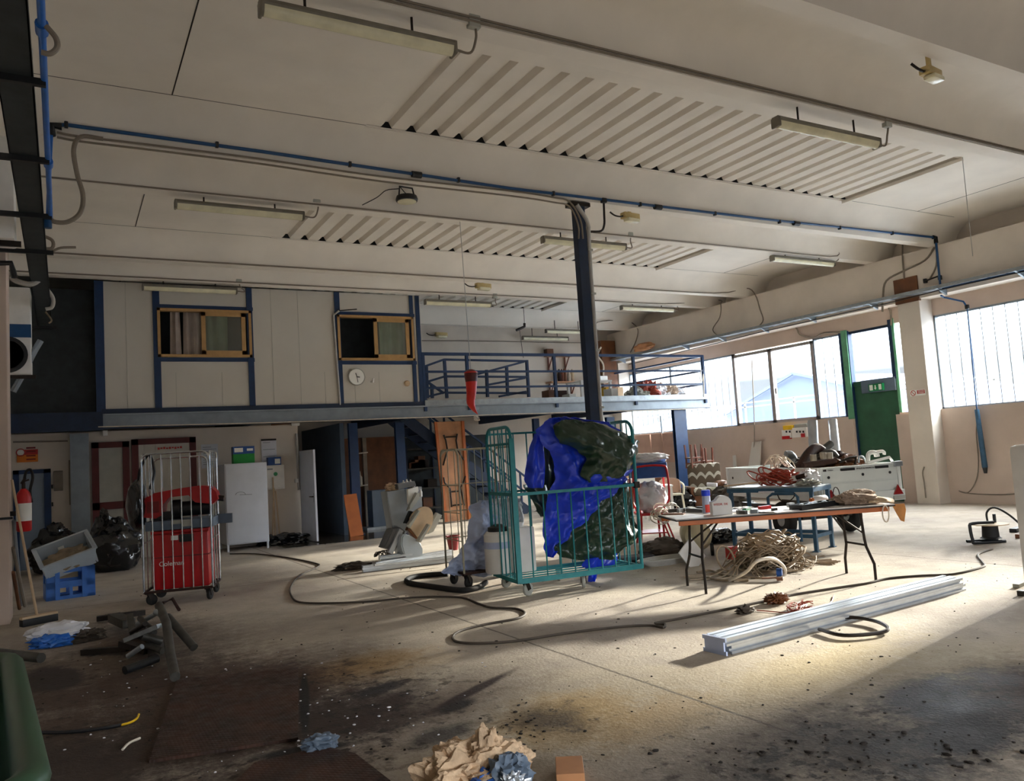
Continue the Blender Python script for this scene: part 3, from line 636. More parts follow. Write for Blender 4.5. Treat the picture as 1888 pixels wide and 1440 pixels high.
g = MB(); a, b = P(641, 960, y=18.15), P(668, 960, y=18.1); g.bar(V((a.x+.17, 18.05, 0)), V((a.x+.13, 18.3, ZAT(652, 911, a.x+.13, 18.3))), b.x-a.x-.02, .03, up=(0, 1, 0)); solo('wooden_board', 'orange wooden panel leaning on the blue column by the dark corridor', 'board', g, 'wood_orange', False)
r = rect(680, 903, 716, 982, 19.6); g = MB(); g.b2((r[0], 19.3, .05), (r[2]+.15, 19.7, r[3]), .01); t = T('low_cabinet', 'low blue grey cabinet standing in the dark store under the mezzanine', 'cabinet', ((r[0]+r[2])/2, 19.5, 0)); part(t, 'body', g, 'bluegrey', False, world=True)
part(t, 'plinth', MB().b2((r[0]-.2, 19.2, 0), (r[2]+.3, 19.7, .06)), 'galv', False, world=True)
t = T('steel_shelving', 'dark steel shelving unit under the stairs of the mezzanine', 'shelves', (P(775, 900, y=20.8).x, 20.8, 0)); x0, x1 = P(745, 900, y=20.8).x, P(806, 900, y=20.8).x
part(t, 'back_panel', MB().b2((x0-.4, 21.02, 0), (P(905, 900, y=21).x, 21.06, 2.3)), 'dark_tray', False, world=True)  # dark sheet added so the store behind looks shaded
for z in (.3, .85, 1.4, 1.95): part(t, 'shelf', MB().b2((x0, 20.5, z), (x1, 21.0, z+.04)), 'scrap_grey', False, world=True)
for x in (x0, x1):
    for y in (20.5, 20.98): part(t, 'post', MB().b2((x-.02, y-.02, 0), (x+.02, y+.02, 2.1)), 'navy_dark', False, world=True)
random.seed(3)
for k in range(9):
    x = x0+.1+(x1-x0-.2)*random.random(); z = random.choice((.34, .89, 1.44)); h = random.uniform(.15, .35)
    solo('storage_box', 'dim box on the dark steel shelving under the stairs', 'box', MB().box((x, 20.72, z+h/2), (random.uniform(.15, .3), .3, h), bev=.01), random.choice(('dark_metal', 'wood_brown', 'dark_tray')), False, group='boxes on the dark shelving')
# ---- stairs: two stringers with open treads rising to the left
t = T('staircase', 'dark blue open staircase rising under the mezzanine floor', 'stairs', (9.8, 19.6, 0))
s0, s1 = V((11.2, 0, .05)), V((7.5, 0, 2.9))
for y in (19.2, 20.1): part(t, 'stringer', MB().bar((s0.x, y, s0.z), (s1.x, y, s1.z), .05, .26), 'navy_dark', False, world=True)
for k in range(13):
    q = s0.lerp(s1, (k+.6)/13.3); part(t, 'tread', MB().b2((q.x-.14, 19.2, q.z), (q.x+.14, 20.1, q.z+.035)), 'navy_dark', False, world=True)
for y in (19.2, 20.1):
    for h in (.5, .95): part(t, 'handrail', MB().bar((s0.x, y, s0.z+h), (s1.x, y, s1.z+h), .045), 'navy', False, world=True)
    for f in (.05, .35, .65, .95):
        q = s0.lerp(s1, f); part(t, 'baluster', MB().bar((q.x, y, q.z), (q.x, y, q.z+.95), .045), 'navy', False, world=True)
# ---- railings
t = T('railing', 'blue steel railing along the front edge of the mezzanine', 'railing', (12, YM, 3.0)); ZR1 = P(1298, 655, y=YM).z
xe = P(1297, 690, y=YM).x
for z, w_ in ((ZR1-.03, .07), (ZR1-.46, .05), (ZR1-.85, .05)): part(t, 'rail', MB().b2((7.45, YM-.03, z-w_/2), (xe, YM+.03, z+w_/2)), 'navy', False, world=True)
for px in (781, 862, 1023, 1169, 1297):
    x = P(px, 690, y=YM).x; part(t, 'post', MB().b2((x-.035, YM-.035, 2.8), (x+.035, YM+.035, ZR1)), 'navy', False, world=True)
for z in (ZR1-.03, ZR1-.46, ZR1-.85): part(t, 'side_rail', MB().b2((xe-.03, YM, z-.025), (xe+.03, 21.6, z+.025)), 'navy', False, world=True)
solo('wire_loop', 'pale wire looped over the right end of the mezzanine railing', 'wire', MB().tube([P(*q, y=YM-.08) for q in ((1292, 682), (1291, 700), (1295, 702), (1297, 690), (1298, 732))], .012, 6, 4), 'cable_white')
t = T('stairwell_railing', 'blue railing with sloping rails around the stair opening on the mezzanine', 'railing', (9, 19.2, 3.0))
yr = 18.9
def rl(a, b, w_=.055): part(t, 'rail', MB().bar(P(*a, y=yr), P(*b, y=yr), w_), 'navy', False, world=True)
for a, b in (((819, 663), (971, 666)), ((822, 694), (971, 695)), ((824, 724), (974, 725)), ((779, 677), (818, 663)), ((781, 706), (820, 694)), ((781, 733), (822, 723)), ((880, 690), (966, 667)), ((897, 710), (968, 697)), ((920, 731), (970, 722)), ((778, 697), (818, 725))): rl(a, b)
for a, b in (((819, 662), (824, 734)), ((971, 664), (975, 732)), ((786, 676), (788, 734)), ((897, 682), (899, 732)), ((934, 676), (936, 730)), ((796, 710), (797, 734))): part(t, 'post', MB().bar(P(*a, y=yr), P(*b, y=yr), .07), 'navy', False, world=True)
# ================================================================== CEILING FITTINGS
ROW = [Y1+1.53+PER*k for k in (-1, 0, 1)]        # near edge of each rib's bottom face
def tube_lamp(y, a, b, box, label, drop=None):
    pa, pb = P(*a, y=y), P(*b, y=y); x0, x1, z = pa.x, pb.x, (pa.z+pb.z)/2
    t = T('fluorescent_lamp', label, 'ceiling lamp', ((x0+x1)/2, y, z), 0, 'fluorescent tube lamps under the concrete ribs'); L = x1-x0
    part(t, 'housing', MB().prism([(-.06, .0), (.06, 0), (.065, .02), (.045, .06), (-.045, .06), (-.065, .02)], (L, 0, 0), (-L/2, 0, 0), (0, 1, 0), (0, 0, 1)), 'lamp_base', False)
    pr = [(.06*math.cos(PI+PI*k/10), .075*math.sin(PI+PI*k/10)) for k in range(11)]
    part(t, 'diffuser', MB().prism(pr, (L-.06, 0, 0), (-L/2+.03, 0, 0), (0, 1, 0), (0, 0, 1)), 'lamp_lens')
    for s in (-1, 1): part(t, 'end_cap', MB().box((s*(L/2-.012), 0, -.01), (.03, .135, .12), bev=.012), 'lamp_base')
    zt = drop or ZR
    for s in (-.52, .48): part(t, 'hanger', MB().tube([(s*L/2*1.1, 0, .05), (s*L/2*1.1, 0, max(.07, zt-z))], .012, 8), 'dark_metal')
    if box:
        q = P(*box[:2], y=y-.10); e = V((x1, y, z))
        part(t, 'supply_cable', MB().tube([q+V((.02, 0, -.05)), q+V((.03, .03, -.14)), e+V((.16, 0, -.005)), e+V((-.02, 0, 0))], .012, 8, 6), 'conduit_grey', world=True)
        solo('junction_box', box[2], 'box', MB().box(q, (.12, .07, .12), bev=.012), 'grey_plastic', group='junction boxes on the ceiling conduits')
ym = [r+.11 for r in ROW]
tube_lamp(ym[0], (478, 10), (838, 92), (873, 41, 'grey junction box beside the largest tube lamp at the top'), 'largest yellowed tube lamp, at the top left of the corrugated panel')
tube_lamp(ym[0], (1430, 229), (1617, 260), (1635, 227, 'grey junction box beside the tube lamp at the near right'), 'yellowed tube lamp across the near corrugated panel at the right')
tube_lamp(ym[1], (322, 377), (560, 397), (583, 367, 'grey junction box at the left start of the second corrugated panel'), 'tube lamp at the left end of the second corrugated panel')
tube_lamp(ym[1], (1000, 446), (1152, 451), (1161, 431, 'grey junction box right of the steel post on the second rib'), 'tube lamp passing behind the steel post')
tube_lamp(ym[1], (1423, 478), (1536, 484), None, 'tube lamp near the right wall above the pillar bracket')
tube_lamp(ym[2], (262, 528), (437, 537), (440, 515, 'grey junction box above the left cabin window'), 'tube lamp in front of the cabin above its left window')
tube_lamp(ym[2], (783, 556), (905, 562), (912, 546, 'grey junction box just right of the cabin near the orange emergency light'), 'tube lamp just right of the cabin wall')
tube_lamp(ym[2], (1145, 567), (1242, 571), (1247, 551, 'grey junction box above the far end of the railing'), 'tube lamp above the far end of the mezzanine railing')
tube_lamp(20.9, (1006, 609), (1085, 613), None, 'upper one of the two small tube lamps left of the post at the back', 6.02)
tube_lamp(21.8, (963, 621), (1047, 626), None, 'lower one of the two small tube lamps left of the post at the back', 6.06)
def emergency(px, py, y, sc, label, zc=None):
    c = P(px, py, y=y); t = T('emergency_light', label, 'emergency light', c, .12, 'yellowed emergency lights on the beams')
    part(t, 'housing', MB().box((0, .05, .03), (.34*sc, .12, .1*sc), bev=.012), 'emergency'); part(t, 'lens', MB().box((0, .02, -.045), (.26*sc, .13, .06*sc), bev=.02), 'lamp_lens')
    if zc: part(t, 'mount', MB().b2((-.02, .04, .03), (.02, .08, zc-c.z)), 'emergency', False)
    part(t, 'cable', MB().tube([(-.16*sc, .05, .02), (-.26*sc, .03, -.01), (-.36*sc, .04, .0), (-.42*sc, .08, .06)], .014, 8, 5), 'dark_metal')
emergency(1725, 136, 4.86, .85, 'yellowed emergency light with white lens on the nearest dark beam at the top right', 5.95)
emergency(1166, 401, 10.38, 1.05, 'yellow emergency light just right of the steel post under the blue pipe', 5.98)
emergency(893, 529, 15.86, 1.15, 'small orange emergency light above the tube lamp right of the cabin', 5.98)
emergency(815, 618, 22.02, 1.2, 'small yellow emergency light on the back wall above the mezzanine railing')
# conduits along the ribs
def pipe_solo(name, label, cat, pts, r, m, sm=4, n=8): return solo(name, label, cat, MB().tube(pts, r, n, sm), m)
def cond(label, pts, r=.013, m='conduit_grey'): return pipe_solo('conduit', label, 'conduit', pts, r, m, 4)
yz = lambda y: [(x, y, ZR+.02) for x in (-.9, 3, 8, 12)]
for off in (0, .035): cond('thin conduit along the nearest rib under the big tube lamp' if not off else 'second thin conduit beside the first along the nearest rib', [(x, ROW[0]-.02, ZR+.02+off) for x in (-.9, 5, 11, 16.3)])
q = P(1545, 463, y=ROW[1]-.02)
cond('grey conduit along the rib behind the blue pipe', yz(ROW[1]-.02) + [V((q.x-.3, ROW[1]-.02, ZR+.02)), q, P(1546, 478, y=ROW[1]+.02), P(1537, 484, y=ROW[1]+.08)])
bx = XB-.02
cond('grey conduit on the rib in front of the cabin, running down the edge beam', [(x, Y1+PER-.02, ZR+.03) for x in (-.9, 5, 11, 15.2)] + [P(1374, 531, y=Y1+PER-.05), P(1392, 543, x=bx), P(1401, 570, x=bx), P(1407, 590, x=bx), P(1398, 603, x=bx)], .016)
cond('grey conduit above the cabin windows, ending at the cable tray', [(x, ROW[2]-.02, ZR+.03) for x in (-.9, 5, 11, 14.8)] + [P(1322, 553, y=ROW[2]-.02), P(1329, 562, x=bx), P(1327, 585, x=bx), P(1314, 608, x=bx), P(1328, 622, x=bx)], .014)
cond('grey cable drooping from the far beam to the tray behind the railing', [P(1100, 610, y=20.6), P(1102, 594, y=20.8), P(1150, 590, y=20.9), P(1165, 595, y=20.9), P(1176, 608, x=bx), P(1172, 630, x=bx), P(1162, 650, x=bx)], .016)
cond('thin pipe along the top of the back wall above the railing', [P(776, 628, y=22.05), P(900, 629, y=22.05), P(1075, 632, y=22.05), P(1088, 626, y=22.05)], .014)
cond('grey conduit crossing the edge beam left of the pillar bracket', [P(1723, 456, x=bx), P(1705, 480, x=bx), P(1665, 500, x=bx), P(1634, 518, x=bx), P(1628, 545, x=bx), P(1627, 575, x=bx)], .022)
cond('short grey conduit from the ceiling down to the pillar bracket', [P(1664, 450, x=bx+.25), P(1664, 474, x=bx), P(1667, 515, x=bx)], .018)
cond('grey conduit beside the blue drop pipe at the right', [P(1727, 458, x=bx), P(1726, 490, x=bx), P(1714, 515, x=bx)], .018)
cond('grey cable from the tray down to the gate frame', [P(1630, 560, x=XW-.2), P(1641, 572, x=XW-.1), P(1643, 600, x=XW-.09)], .022)
cond('wavy grey cable along the window head left of the green gate', [P(1432, 598, x=XW-.1), P(1440, 605, x=XW-.1), P(1466, 603, x=XW-.1), P(1475, 617, x=XW-.1), P(1500, 622, x=XW-.1), P(1520, 614, x=XW-.1), P(1550, 613, x=XW-.1)], .02)
# blue compressed air pipes
YP = 9.99
e0, e1 = P(95, 231, y=YP), P(1725, 438, y=YP)
t = T('air_pipe', 'long blue compressed air pipe crossing the hall under the beam', 'pipe', (e0+e1)/2)
mid = [P(px, py, y=YP) for px, py in ((122, 230), (480, 279), (940, 347), (1410, 404))]
part(t, 'pipe', MB().tube([e0]+mid+[e1], .022, 10), 'pipe_blue', world=True)
for px, py in ((122, 230), (400, 267), (645, 303), (845, 332), (1020, 357), (1180, 377), (1318, 394), (1437, 409), (1548, 420), (1645, 430)): q = P(px, py, y=YP); part(t, 'clip', MB().box(q, (.04, .06, .07), bev=.01), 'black_plastic', world=True)
for px, py in ((768, 322), (1213, 382), (1468, 412)): q = P(px, py, y=YP); part(t, 'coupling', MB().cyl(q-V((.07, 0, 0)), q+V((.07, 0, 0)), .045, n=14), 'black_plastic', world=True)
part(t, 'elbow', MB().tube([e0+V((.1, 0, 0)), e0, e0-V((0, 0, .12))], .042, 12), 'black_plastic', world=True)
part(t, 'elbow', MB().tube([e1-V((.1, 0, 0)), e1, e1-V((0, 0, .12))], .042, 12), 'black_plastic', world=True)
part(t, 'drop_pipe', MB().tube([e0, V((e0.x-.03, YP, 5.1)), V((e0.x-.05, YP, 4.55))], .022, 10), 'pipe_blue_lit', world=True)
part(t, 'valve', MB().cyl((e0.x-.05, YP, 4.48), (e0.x-.05, YP, 4.62), .04, n=12), 'pipe_blue', world=True)
e2 = V((e1.x-.02, YP, 4.55)); part(t, 'drop_pipe', MB().tube([e1, e2], .024, 10), 'pipe_blue', world=True)
q = P(1113, 370, y=YP); part(t, 'tee', MB().box(q, (.09, .07, .08), bev=.015), 'black_plastic', world=True)
part(t, 'branch_pipe', MB().tube([q, P(1114, 396, y=YP+.08), P(1114, 415, y=YP+.12), P(1108, 426, y=YP+.12), P(1088, 427, y=YP+.15)], .018, 8, 4), 'dark_metal', world=True)
t = T('air_drop', 'blue air hose drop with valve hanging in front of the right window', 'hose', P(1783, 568, x=16.75))
a = P(1735, 545, x=16.4); k1, k2, k3 = P(1783, 566, x=16.75), P(1801, 755, x=16.75), P(1816, 862, x=16.75)
part(t, 'arm', MB().tube([a, P(1740, 548, x=16.5), P(1776, 556, x=16.7), k1], .02, 8), 'pipe_blue', world=True)
part(t, 'hose', MB().tube([k1, k2], .014, 8), 'pipe_blue', world=True)
part(t, 'grip', MB().tube([k2, k3], .045, 12, r2=.055), 'bench_blue', world=True)
part(t, 'tip', MB().tube([k3, k3-V((0, 0, .12))], .05, 12, r2=.03), 'black_plastic', world=True)
for q in (P(1733, 512, x=16.38), P(1735, 535, x=16.4), P(1706, 518, x=16.4), k1): part(t, 'fitting', MB().box(q, (.07, .07, .1), bev=.015), 'black_plastic', world=True)
part(t, 'link_pipe', MB().tube([P(1706, 518, x=16.38), P(1733, 508, x=16.38)], .018, 8), 'dark_metal', world=True)
solo('air_pipe', 'blue pipe running along the cable tray to the right frame edge', 'pipe', MB().tube([P(1738, 532, x=16.3), P(1820, 514, x=16.3), P(1900, 496, x=16.3)], .022, 8), 'pipe_blue')
# tan cables below the blue pipe and the steel post
for o, lab in ((0, 'upper tan cable following the blue pipe to the steel post'), (1, 'lower tan cable following the blue pipe to the steel post')):
    pts = [P(px, py+o*9, y=YP+.03) for px, py in ((105, 244), (150, 252), (300, 270), (480, 293), (700, 325), (940, 352), (1020, 364), (1050, 372))] + [P(1070+o*-4, 405+o*10, y=YP+.02), P(1075-o*8, 440, y=YP+.02)]
    pipe_solo('cable', lab, 'cable', pts, .014, 'conduit_grey')
pipe_solo('cable', 'thick tan cable looping down beside the blue pipe at the upper left', 'cable', [P(px, py, y=YP+.0) for px, py in ((190, 256), (150, 252), (136, 275), (142, 320), (153, 360), (148, 392), (125, 409), (98, 408), (90, 395))], .026, 'conduit_grey', 6)
xa, xb_ = P(1066, 500, y=10.13).x, P(1082, 500, y=10.13).x
t = T('steel_post', 'tall dark blue steel post standing in the middle of the hall', 'post', ((xa+xb_)/2, 10.15, 0))
part(t, 'post', MB().b2((xa, 10.07, 0), (xb_, 10.2, 5.5)), 'navy_dark', False, world=True)
part(t, 'top_plate', MB().b2((xa-.08, 10.05, 5.5), (xb_+.1, 10.25, 5.56)), 'dark_metal', False, world=True)
part(t, 'base_plate', MB().b2((xa-.08, 10.0, 0), (xb_+.08, 10.3, .02)), 'dark_metal', False, world=True)
part(t, 'conduit', MB().tube([(xa+.0, 10.04, 5.5), (xb_+.05, 10.08, 5.2), (xb_+.05, 10.1, 4.6), (xb_+.05, 10.1, .1)], .035, 10, 4), 'conduit_light', world=True)
for z in (2.3, 3.2, 4.1, 4.8): part(t, 'clip', MB().box((xb_+.05, 10.1, z), (.09, .09, .03)), 'grey_plastic', False, world=True)
# floodlights
def ufo(px, py, y, label, wire=None):
    c = P(px, py, y=y); t = T('floodlight', label, 'lamp', c, 0, 'round black floodlights')
    part(t, 'housing', MB().lathe((0, 0, 0), [(.08, .06), (.16, .05), (.175, .0), (.165, -.03), (.15, -.035)], 28), 'black_plastic'); part(t, 'lens', MB().lathe((0, 0, -.03), [(.148, 0), (.148, -.008), (0, -.012)], 28), 'lamp_lens')
    part(t, 'bracket', MB().tube([(-.13, 0, .03), (-.11, .0, .2), (.11, .02, .2), (.14, 0, .03)], .014, 8).bar((-.1, 0, .19), (.02, 0, .06), .01), 'black_plastic')
    if wire: part(t, 'wire', MB().tube([P(*w_, y=y+.05) for w_ in wire], .008, 6, 4), 'dark_metal', world=True)
ufo(750, 368, 11.3, 'round black floodlight hanging under the ceiling left of the steel post', ((735, 348), (712, 351), (695, 364), (668, 378)))
ufo(1893, 333, 9.6, 'round black floodlight cut off by the right edge of the frame', ((1888, 328), (1850, 338), (1710, 384)))
solo('wire', 'thin plumb wire hanging from the corner of the near corrugated panel', 'wire', MB().tube([(12.93, 7.3, 6.05), (12.95, 7.32, 4.4)], .006, 5), 'conduit_light')
# hanging chilli horn
c = P(866, 682, y=11.6); k = 11.6/1390
t = T('horn_charm', 'big red horn shaped lucky charm hanging in front of the mezzanine', 'charm', c)
pth = [P(px, py, y=11.6) for px, py in ((868, 686), (869, 705), (869, 725), (868, 742), (874, 755), (881, 764))]
rad = [(0, .11), (.2, .095), (.4, .08), (.62, .066), (.8, .035), (1, .004)]
def rr_(u):
    for (a, ra), (b, rb_) in zip(rad, rad[1:]):
        if u <= b: return ra+(rb_-ra)*(u-a)/(b-a)
    return .004
part(t, 'body', MB().tube(pth, rr_, 18, 5), 'chili_red', world=True)
part(t, 'cap', MB().lathe(pth[0]+V((0, 0, -.12)), [(.098, -.04), (.112, .06), (.11, .1), (.07, .15), (.03, .165), (0, .17)], 20), 'chili_dark', world=True)
part(t, 'cord', MB().tube([pth[0]+V((0, 0, .04)), (c.x, 11.64, ZR)], .006, 6), 'conduit_light', world=True)
# ---- cable trays
t = T('cable_tray', 'long galvanised cable tray on brackets along the right edge beam', 'cable tray', (16.35, 10, 4.6))
tb = MB(); n = 72
for k in range(n):
    y0 = -4+k*.36; tb.b2((16.2, y0, 4.60), (16.46, y0+.30, 4.606))
tb.b2((16.2, -4, 4.60), (16.23, 21.9, 4.61)).b2((16.43, -4, 4.6), (16.46, 21.9, 4.61)); part(t, 'tray_bottom', tb, 'galv', False, world=True)
part(t, 'tray_side', MB().b2((16.195, -4, 4.60), (16.202, 21.9, 4.67)), 'galv', False, world=True); part(t, 'tray_side', MB().b2((16.46, -4, 4.60), (16.467, 21.9, 4.67)), 'galv', False, world=True)
for px, py in ((1145, 665), (1262, 640), (1330, 626), (1408, 607), (1495, 584), (1608, 557), (1735, 530), (1880, 500)):
    y = P(px, py, x=16.3).y; part(t, 'bracket', MB().prism([(0, 0), (.34, 0), (.34, -.13)], (0, .04, 0), (16.16, y, 4.598), (1, 0, 0), (0, 0, 1)), 'steel_grey', False, world=True)
solo('cable', 'thin dark cable clipped under the cable tray on the right', 'cable', MB().tube([P(px, py, x=16.25) for px, py in ((1160, 672), (1300, 638), (1400, 613), (1500, 590), (1650, 556), (1740, 533), (1890, 500))], .012, 6), 'dark_metal')
t = T('cable_tray', 'dark cable tray running overhead along the left wall', 'cable tray', (-.25, 8, 4.6))
part(t, 'tray', MB().b2((-.38, 0, 4.60), (-.15, 17.25, 4.62)).b2((-.38, 0, 4.6), (-.37, 17.25, 4.7)).b2((-.16, 0, 4.6), (-.15, 17.25, 4.7)), 'dark_tray', False, world=True)
for px, py in ((78, 152), (85, 296), (78, 398), (85, 465), (88, 622)):
    y = min(17.1, P(px, py, z=4.58).y); part(t, 'bracket', MB().b2((-.98, y-.025, 4.55), (-.07, y+.025, 4.6)).prism([(0, 0), (.35, 0), (0, -.3)], (0, .02, 0), (-.98, y, 4.56), (1, 0, 0), (0, 0, 1)), 'black_plastic', False, world=True)
t = T('air_pipe', 'bright blue air pipe running beside the dark tray at the upper left', 'pipe', (-.09, 6, 4.6))
part(t, 'pipe', MB().tube([(-.075, 2.5, 4.6), (-.085, 10, 4.6)], .024, 10), 'pipe_blue_lit', world=True)
for py in (52, 300): y = P(80, py, z=4.6).y; part(t, 'coupling', MB().cyl((-.08, y-.06, 4.6), (-.08, y+.06, 4.6), .04, n=12), 'pipe_blue_lit', world=True)
for i, pts in enumerate((((85, 48), (103, 70), (105, 88), (92, 99), (76, 96)), ((72, 432), (96, 443), (95, 458), (72, 456)), ((80, 525), (97, 548), (96, 566), (84, 570)), ((84, 575), (95, 590), (90, 596)))):
    y = (5.6, 11.9, 15, 15.5)[i]; pipe_solo('cable_loop', ('tan cable loop sticking out beside the blue pipe at the top left', 'tan cable loop below the end of the blue pipe', 'white cable coil beside the dark tray', 'small yellowish cable loop under the white coil')[i], 'cable', [P(*q, y=y) for q in pts], (.018, .022, .03, .014)[i], ('conduit_grey', 'conduit_grey', 'conduit_light', 'cable_tan')[i], 5)
for i, (pts, y) in enumerate(((((47, 88), (45, 110), (32, 128), (0, 136)), 6.6), (((77, 500), (72, 515), (55, 524), (30, 518), (20, 510)), 13.3), (((75, 628), (62, 650), (42, 690), (24, 722)), 15.5))):
    pipe_solo('conduit', ('white plastic elbow pipe in front of the dark tray at the upper left', 'white elbow pipe at the dark tray above the heater', 'grey conduit slanting down from the end of the dark tray')[i], 'conduit', [P(*q, y=y) for q in pts], (.05, .04, .05)[i], ('conduit_light', 'conduit_light', 'steel_grey')[i], 5)
pipe_solo('conduit', 'grey conduit from the left tray rising onto the rib', 'conduit', [P(*q, y=15.3) for q in ((86, 466), (95, 464), (112, 457), (140, 456))], .022, 'conduit_grey', 4)
# unit heaters on the left wall
for i, (r, y, d) in enumerate((((-40, 210, 27, 440), 10.6, .5), ((-30, 530, 58, 690), 15.2, .6))):
    a, b = P(r[2], r[3], y=y), P(r[2], r[1], y=y); t = T('unit_heater', ('white wall unit at the left frame edge above the pillar', 'white and blue wall unit with a round fan behind the left pillar')[i], 'heater', (-.75, y, a.z))
    part(t, 'casing', MB().b2((-.99, y, a.z), (a.x, y+d, b.z), .03), 'white_plastic', world=True)
    if i:
        z = a.z+(b.z-a.z)*.42; part(t, 'blue_band', MB().b2((-.98, y-.004, z), (a.x+.003, y+.1, z+.22)), 'pipe_blue', False, world=True)
        part(t, 'fan_ring', MB().lathe((-.78, y-.01, a.z+.32), [(.3, 0), (.3, -.04), (.24, -.04), (.24, 0)], 28, 'Y'), 'black_plastic', world=True)
    part(t, 'bracket', MB().b2((-.99, y+.1, a.z-.06), (a.x+.06, y+.15, a.z)), 'dark_metal', False, world=True)
pipe_solo('hose', 'black hose elbow clamped to the pink pillar at the left', 'hose', [P(*q, y=11.45) for q in ((-6, 485), (20, 485), (24, 500), (27, 512))], .035, 'black_plastic', 0)
solo('strap', 'dark strap around the lower part of the left pillar', 'strap', MB().b2((-1.0, 11.485, 1.25), (-.545, 11.5, 1.28)), 'black_plastic', False)
# ================================================================== RIGHT WALL FITTINGS
t = T('exit_sign', 'grey board with the green emergency exit sign on the gate', 'exit sign', P(1620, 712, x=16.9))
q0, q1, q2, q3 = P(1589, 726, x=16.88), P(1589, 702, x=16.88), P(1649, 696, x=16.88), P(1649, 718, x=16.88); part(t, 'board', MB().b2((16.88, q2.y, q0.z), (16.92, q0.y, q1.z)), 'bluegrey', False, world=True)
r0, r1 = P(1602, 722, x=16.8), P(1626, 706, x=16.8); zc = (r0.z+r1.z)/2; part(t, 'sign_box', MB().b2((16.8, r1.y, r0.z), (16.88, r0.y, r1.z)), 'sign_green', False, world=True)
w_ = r0.y-r1.y; h = r1.z-r0.z; X0 = 16.798; pic = MB()
pic.b2((X0-.003, r0.y-.32*w_, r0.z+.12*h), (X0, r0.y-.08*w_, r0.z+.88*h)); pic.b2((X0-.003, r1.y+.06*w_, r0.z+.12*h), (X0, r1.y+.26*w_, r0.z+.88*h)); pic.face([(X0-.003, (r0.y+r1.y)/2+.1*w_, zc-.06*h), (X0-.003, (r0.y+r1.y)/2-.1*w_, zc-.06*h), (X0-.003, (r0.y+r1.y)/2, zc-.36*h)]).b2((X0-.003, (r0.y+r1.y)/2-.04*w_, zc-.1*h), (X0, (r0.y+r1.y)/2+.04*w_, zc+.3*h)); part(t, 'pictogram', pic, 'sign_white', False, world=True)
def warn(t, plane, r, cols):
    pass
a, b = P(1679, 731, x=XB), P(1706, 718, x=XB); t = T('no_smoking_sign', 'small red and white prohibition sign on the concrete pillar', 'sign', ((XB, (a.y+b.y)/2, a.z))); zt_ = P(1679, 720, x=XB).z; zb_ = a.z
part(t, 'plate', MB().b2((XB-.008, b.y, zb_), (XB, a.y, zt_)), 'sign_white', False, world=True)
part(t, 'red_field', MB().b2((XB-.011, b.y+.012, zb_+.04), (XB-.008, a.y-.17, zt_-.012)), 'red_sign', False, world=True)
yc = a.y-.075; zc = (zb_+zt_)/2; ring = MB().tube([(XB-.011, yc+.055*math.cos(k*PI/10), zc+.055*math.sin(k*PI/10)) for k in range(20)], .007, 6, closed=True).bar((XB-.011, yc+.035, zc+.035), (XB-.011, yc-.035, zc-.035), .01); part(t, 'prohibition_ring', ring, 'red_sign', world=True)
text_part(t, 'lettering', 'VIETATO\nFUMARE', .036, 'sign_white', face_mtx((XB-.014, (b.y+a.y-.17)/2, (zb_+zt_)/2+.012), -PI/2))
t = T('power_outlets', 'white industrial socket boxes with a yellow lid on the wall above the trailer', 'socket', P(1470, 805, x=16.85))
def wp(r, d, m, nm):
    a, b = P(r[0], r[3], x=16.88), P(r[2], r[1], x=16.88); c_ = P(r[0], r[1], x=16.88); part(t, nm, MB().b2((16.88-d, b.y, min(a.z, b.z)), (16.9, a.y, c_.z), .008), m, False, world=True)
wp((1448, 785, 1464, 793), .09, 'yellow', 'yellow_lid'); wp((1446, 793, 1462, 808), .08, 'white_plastic', 'socket_box'); wp((1464, 789, 1490, 807), .08, 'white_plastic', 'socket_box'); wp((1447, 804, 1460, 810), .11, 'red_paint', 'red_socket'); wp((1482, 799, 1488, 806), .11, 'red_paint', 'red_socket'); wp((1468, 782, 1490, 789), .06, 'grey_plastic', 'upper_box')
for k, px in enumerate((1450, 1456, 1469, 1475, 1481)): q = P(px, 796, x=16.79); part(t, 'breaker', MB().box(q, (.02, .04, .05)), 'black_plastic', False, world=True)
def lean(name, label, cat, pxs, x0, m, th=.03):
    # board given by four image corners: bottom pair near x0, top pair on the wall
    bl, br = P(*pxs[0], x=x0), P(*pxs[1], x=x0); tl, tr = P(*pxs[2], x=XW-.17), P(*pxs[3], x=XW-.17)
    bl.z = br.z = max(0.0, min(bl.z, br.z)); o = V((-th, 0, 0)); mb = MB()
    A = [mb.v(p) for p in (bl, br, tr, tl)]; B_ = [mb.v(p+o) for p in (bl, br, tr, tl)]
    mb.b.faces.new(A); mb.b.faces.new(B_[::-1])
    for i in range(4): mb.b.faces.new((A[i], A[(i+1) % 4], B_[(i+1) % 4], B_[i]))
    return solo(name, label, cat, mb, m, False)
lean('white_board', 'tall pale board leaning on the right wall behind the trailer', 'board', ((1374, 905), (1400, 905), (1388, 815), (1404, 813)), 16.5, 'panel_white')
lean('white_board', 'narrow pale strip leaning on the wall behind the patterned armchair', 'board', ((1356, 905), (1362, 905), (1352, 840), (1357, 839)), 16.5, 'panel_white')
for i, (a, b) in enumerate(((1172, 1200), (1202, 1222), (1223, 1246))):
    t_ = [(a, 802-i*2), (b, 800-i*2)]; y0, y1 = P(a, 830, x=16.7).y, P(b, 830, x=16.7).y; z0, z1 = P(b, 852, x=16.7).z, P(b, 801-i*2, x=16.7).z
    solo('partition_board', ('pink beige board under the far window, behind the white boxes', 'middle pink beige board under the far window', 'pink beige board under the far window next to the blue column')[i], 'board', MB().b2((16.7, y1, max(.02, z0)), (16.74, y0, z1)), 'pink_board', False)
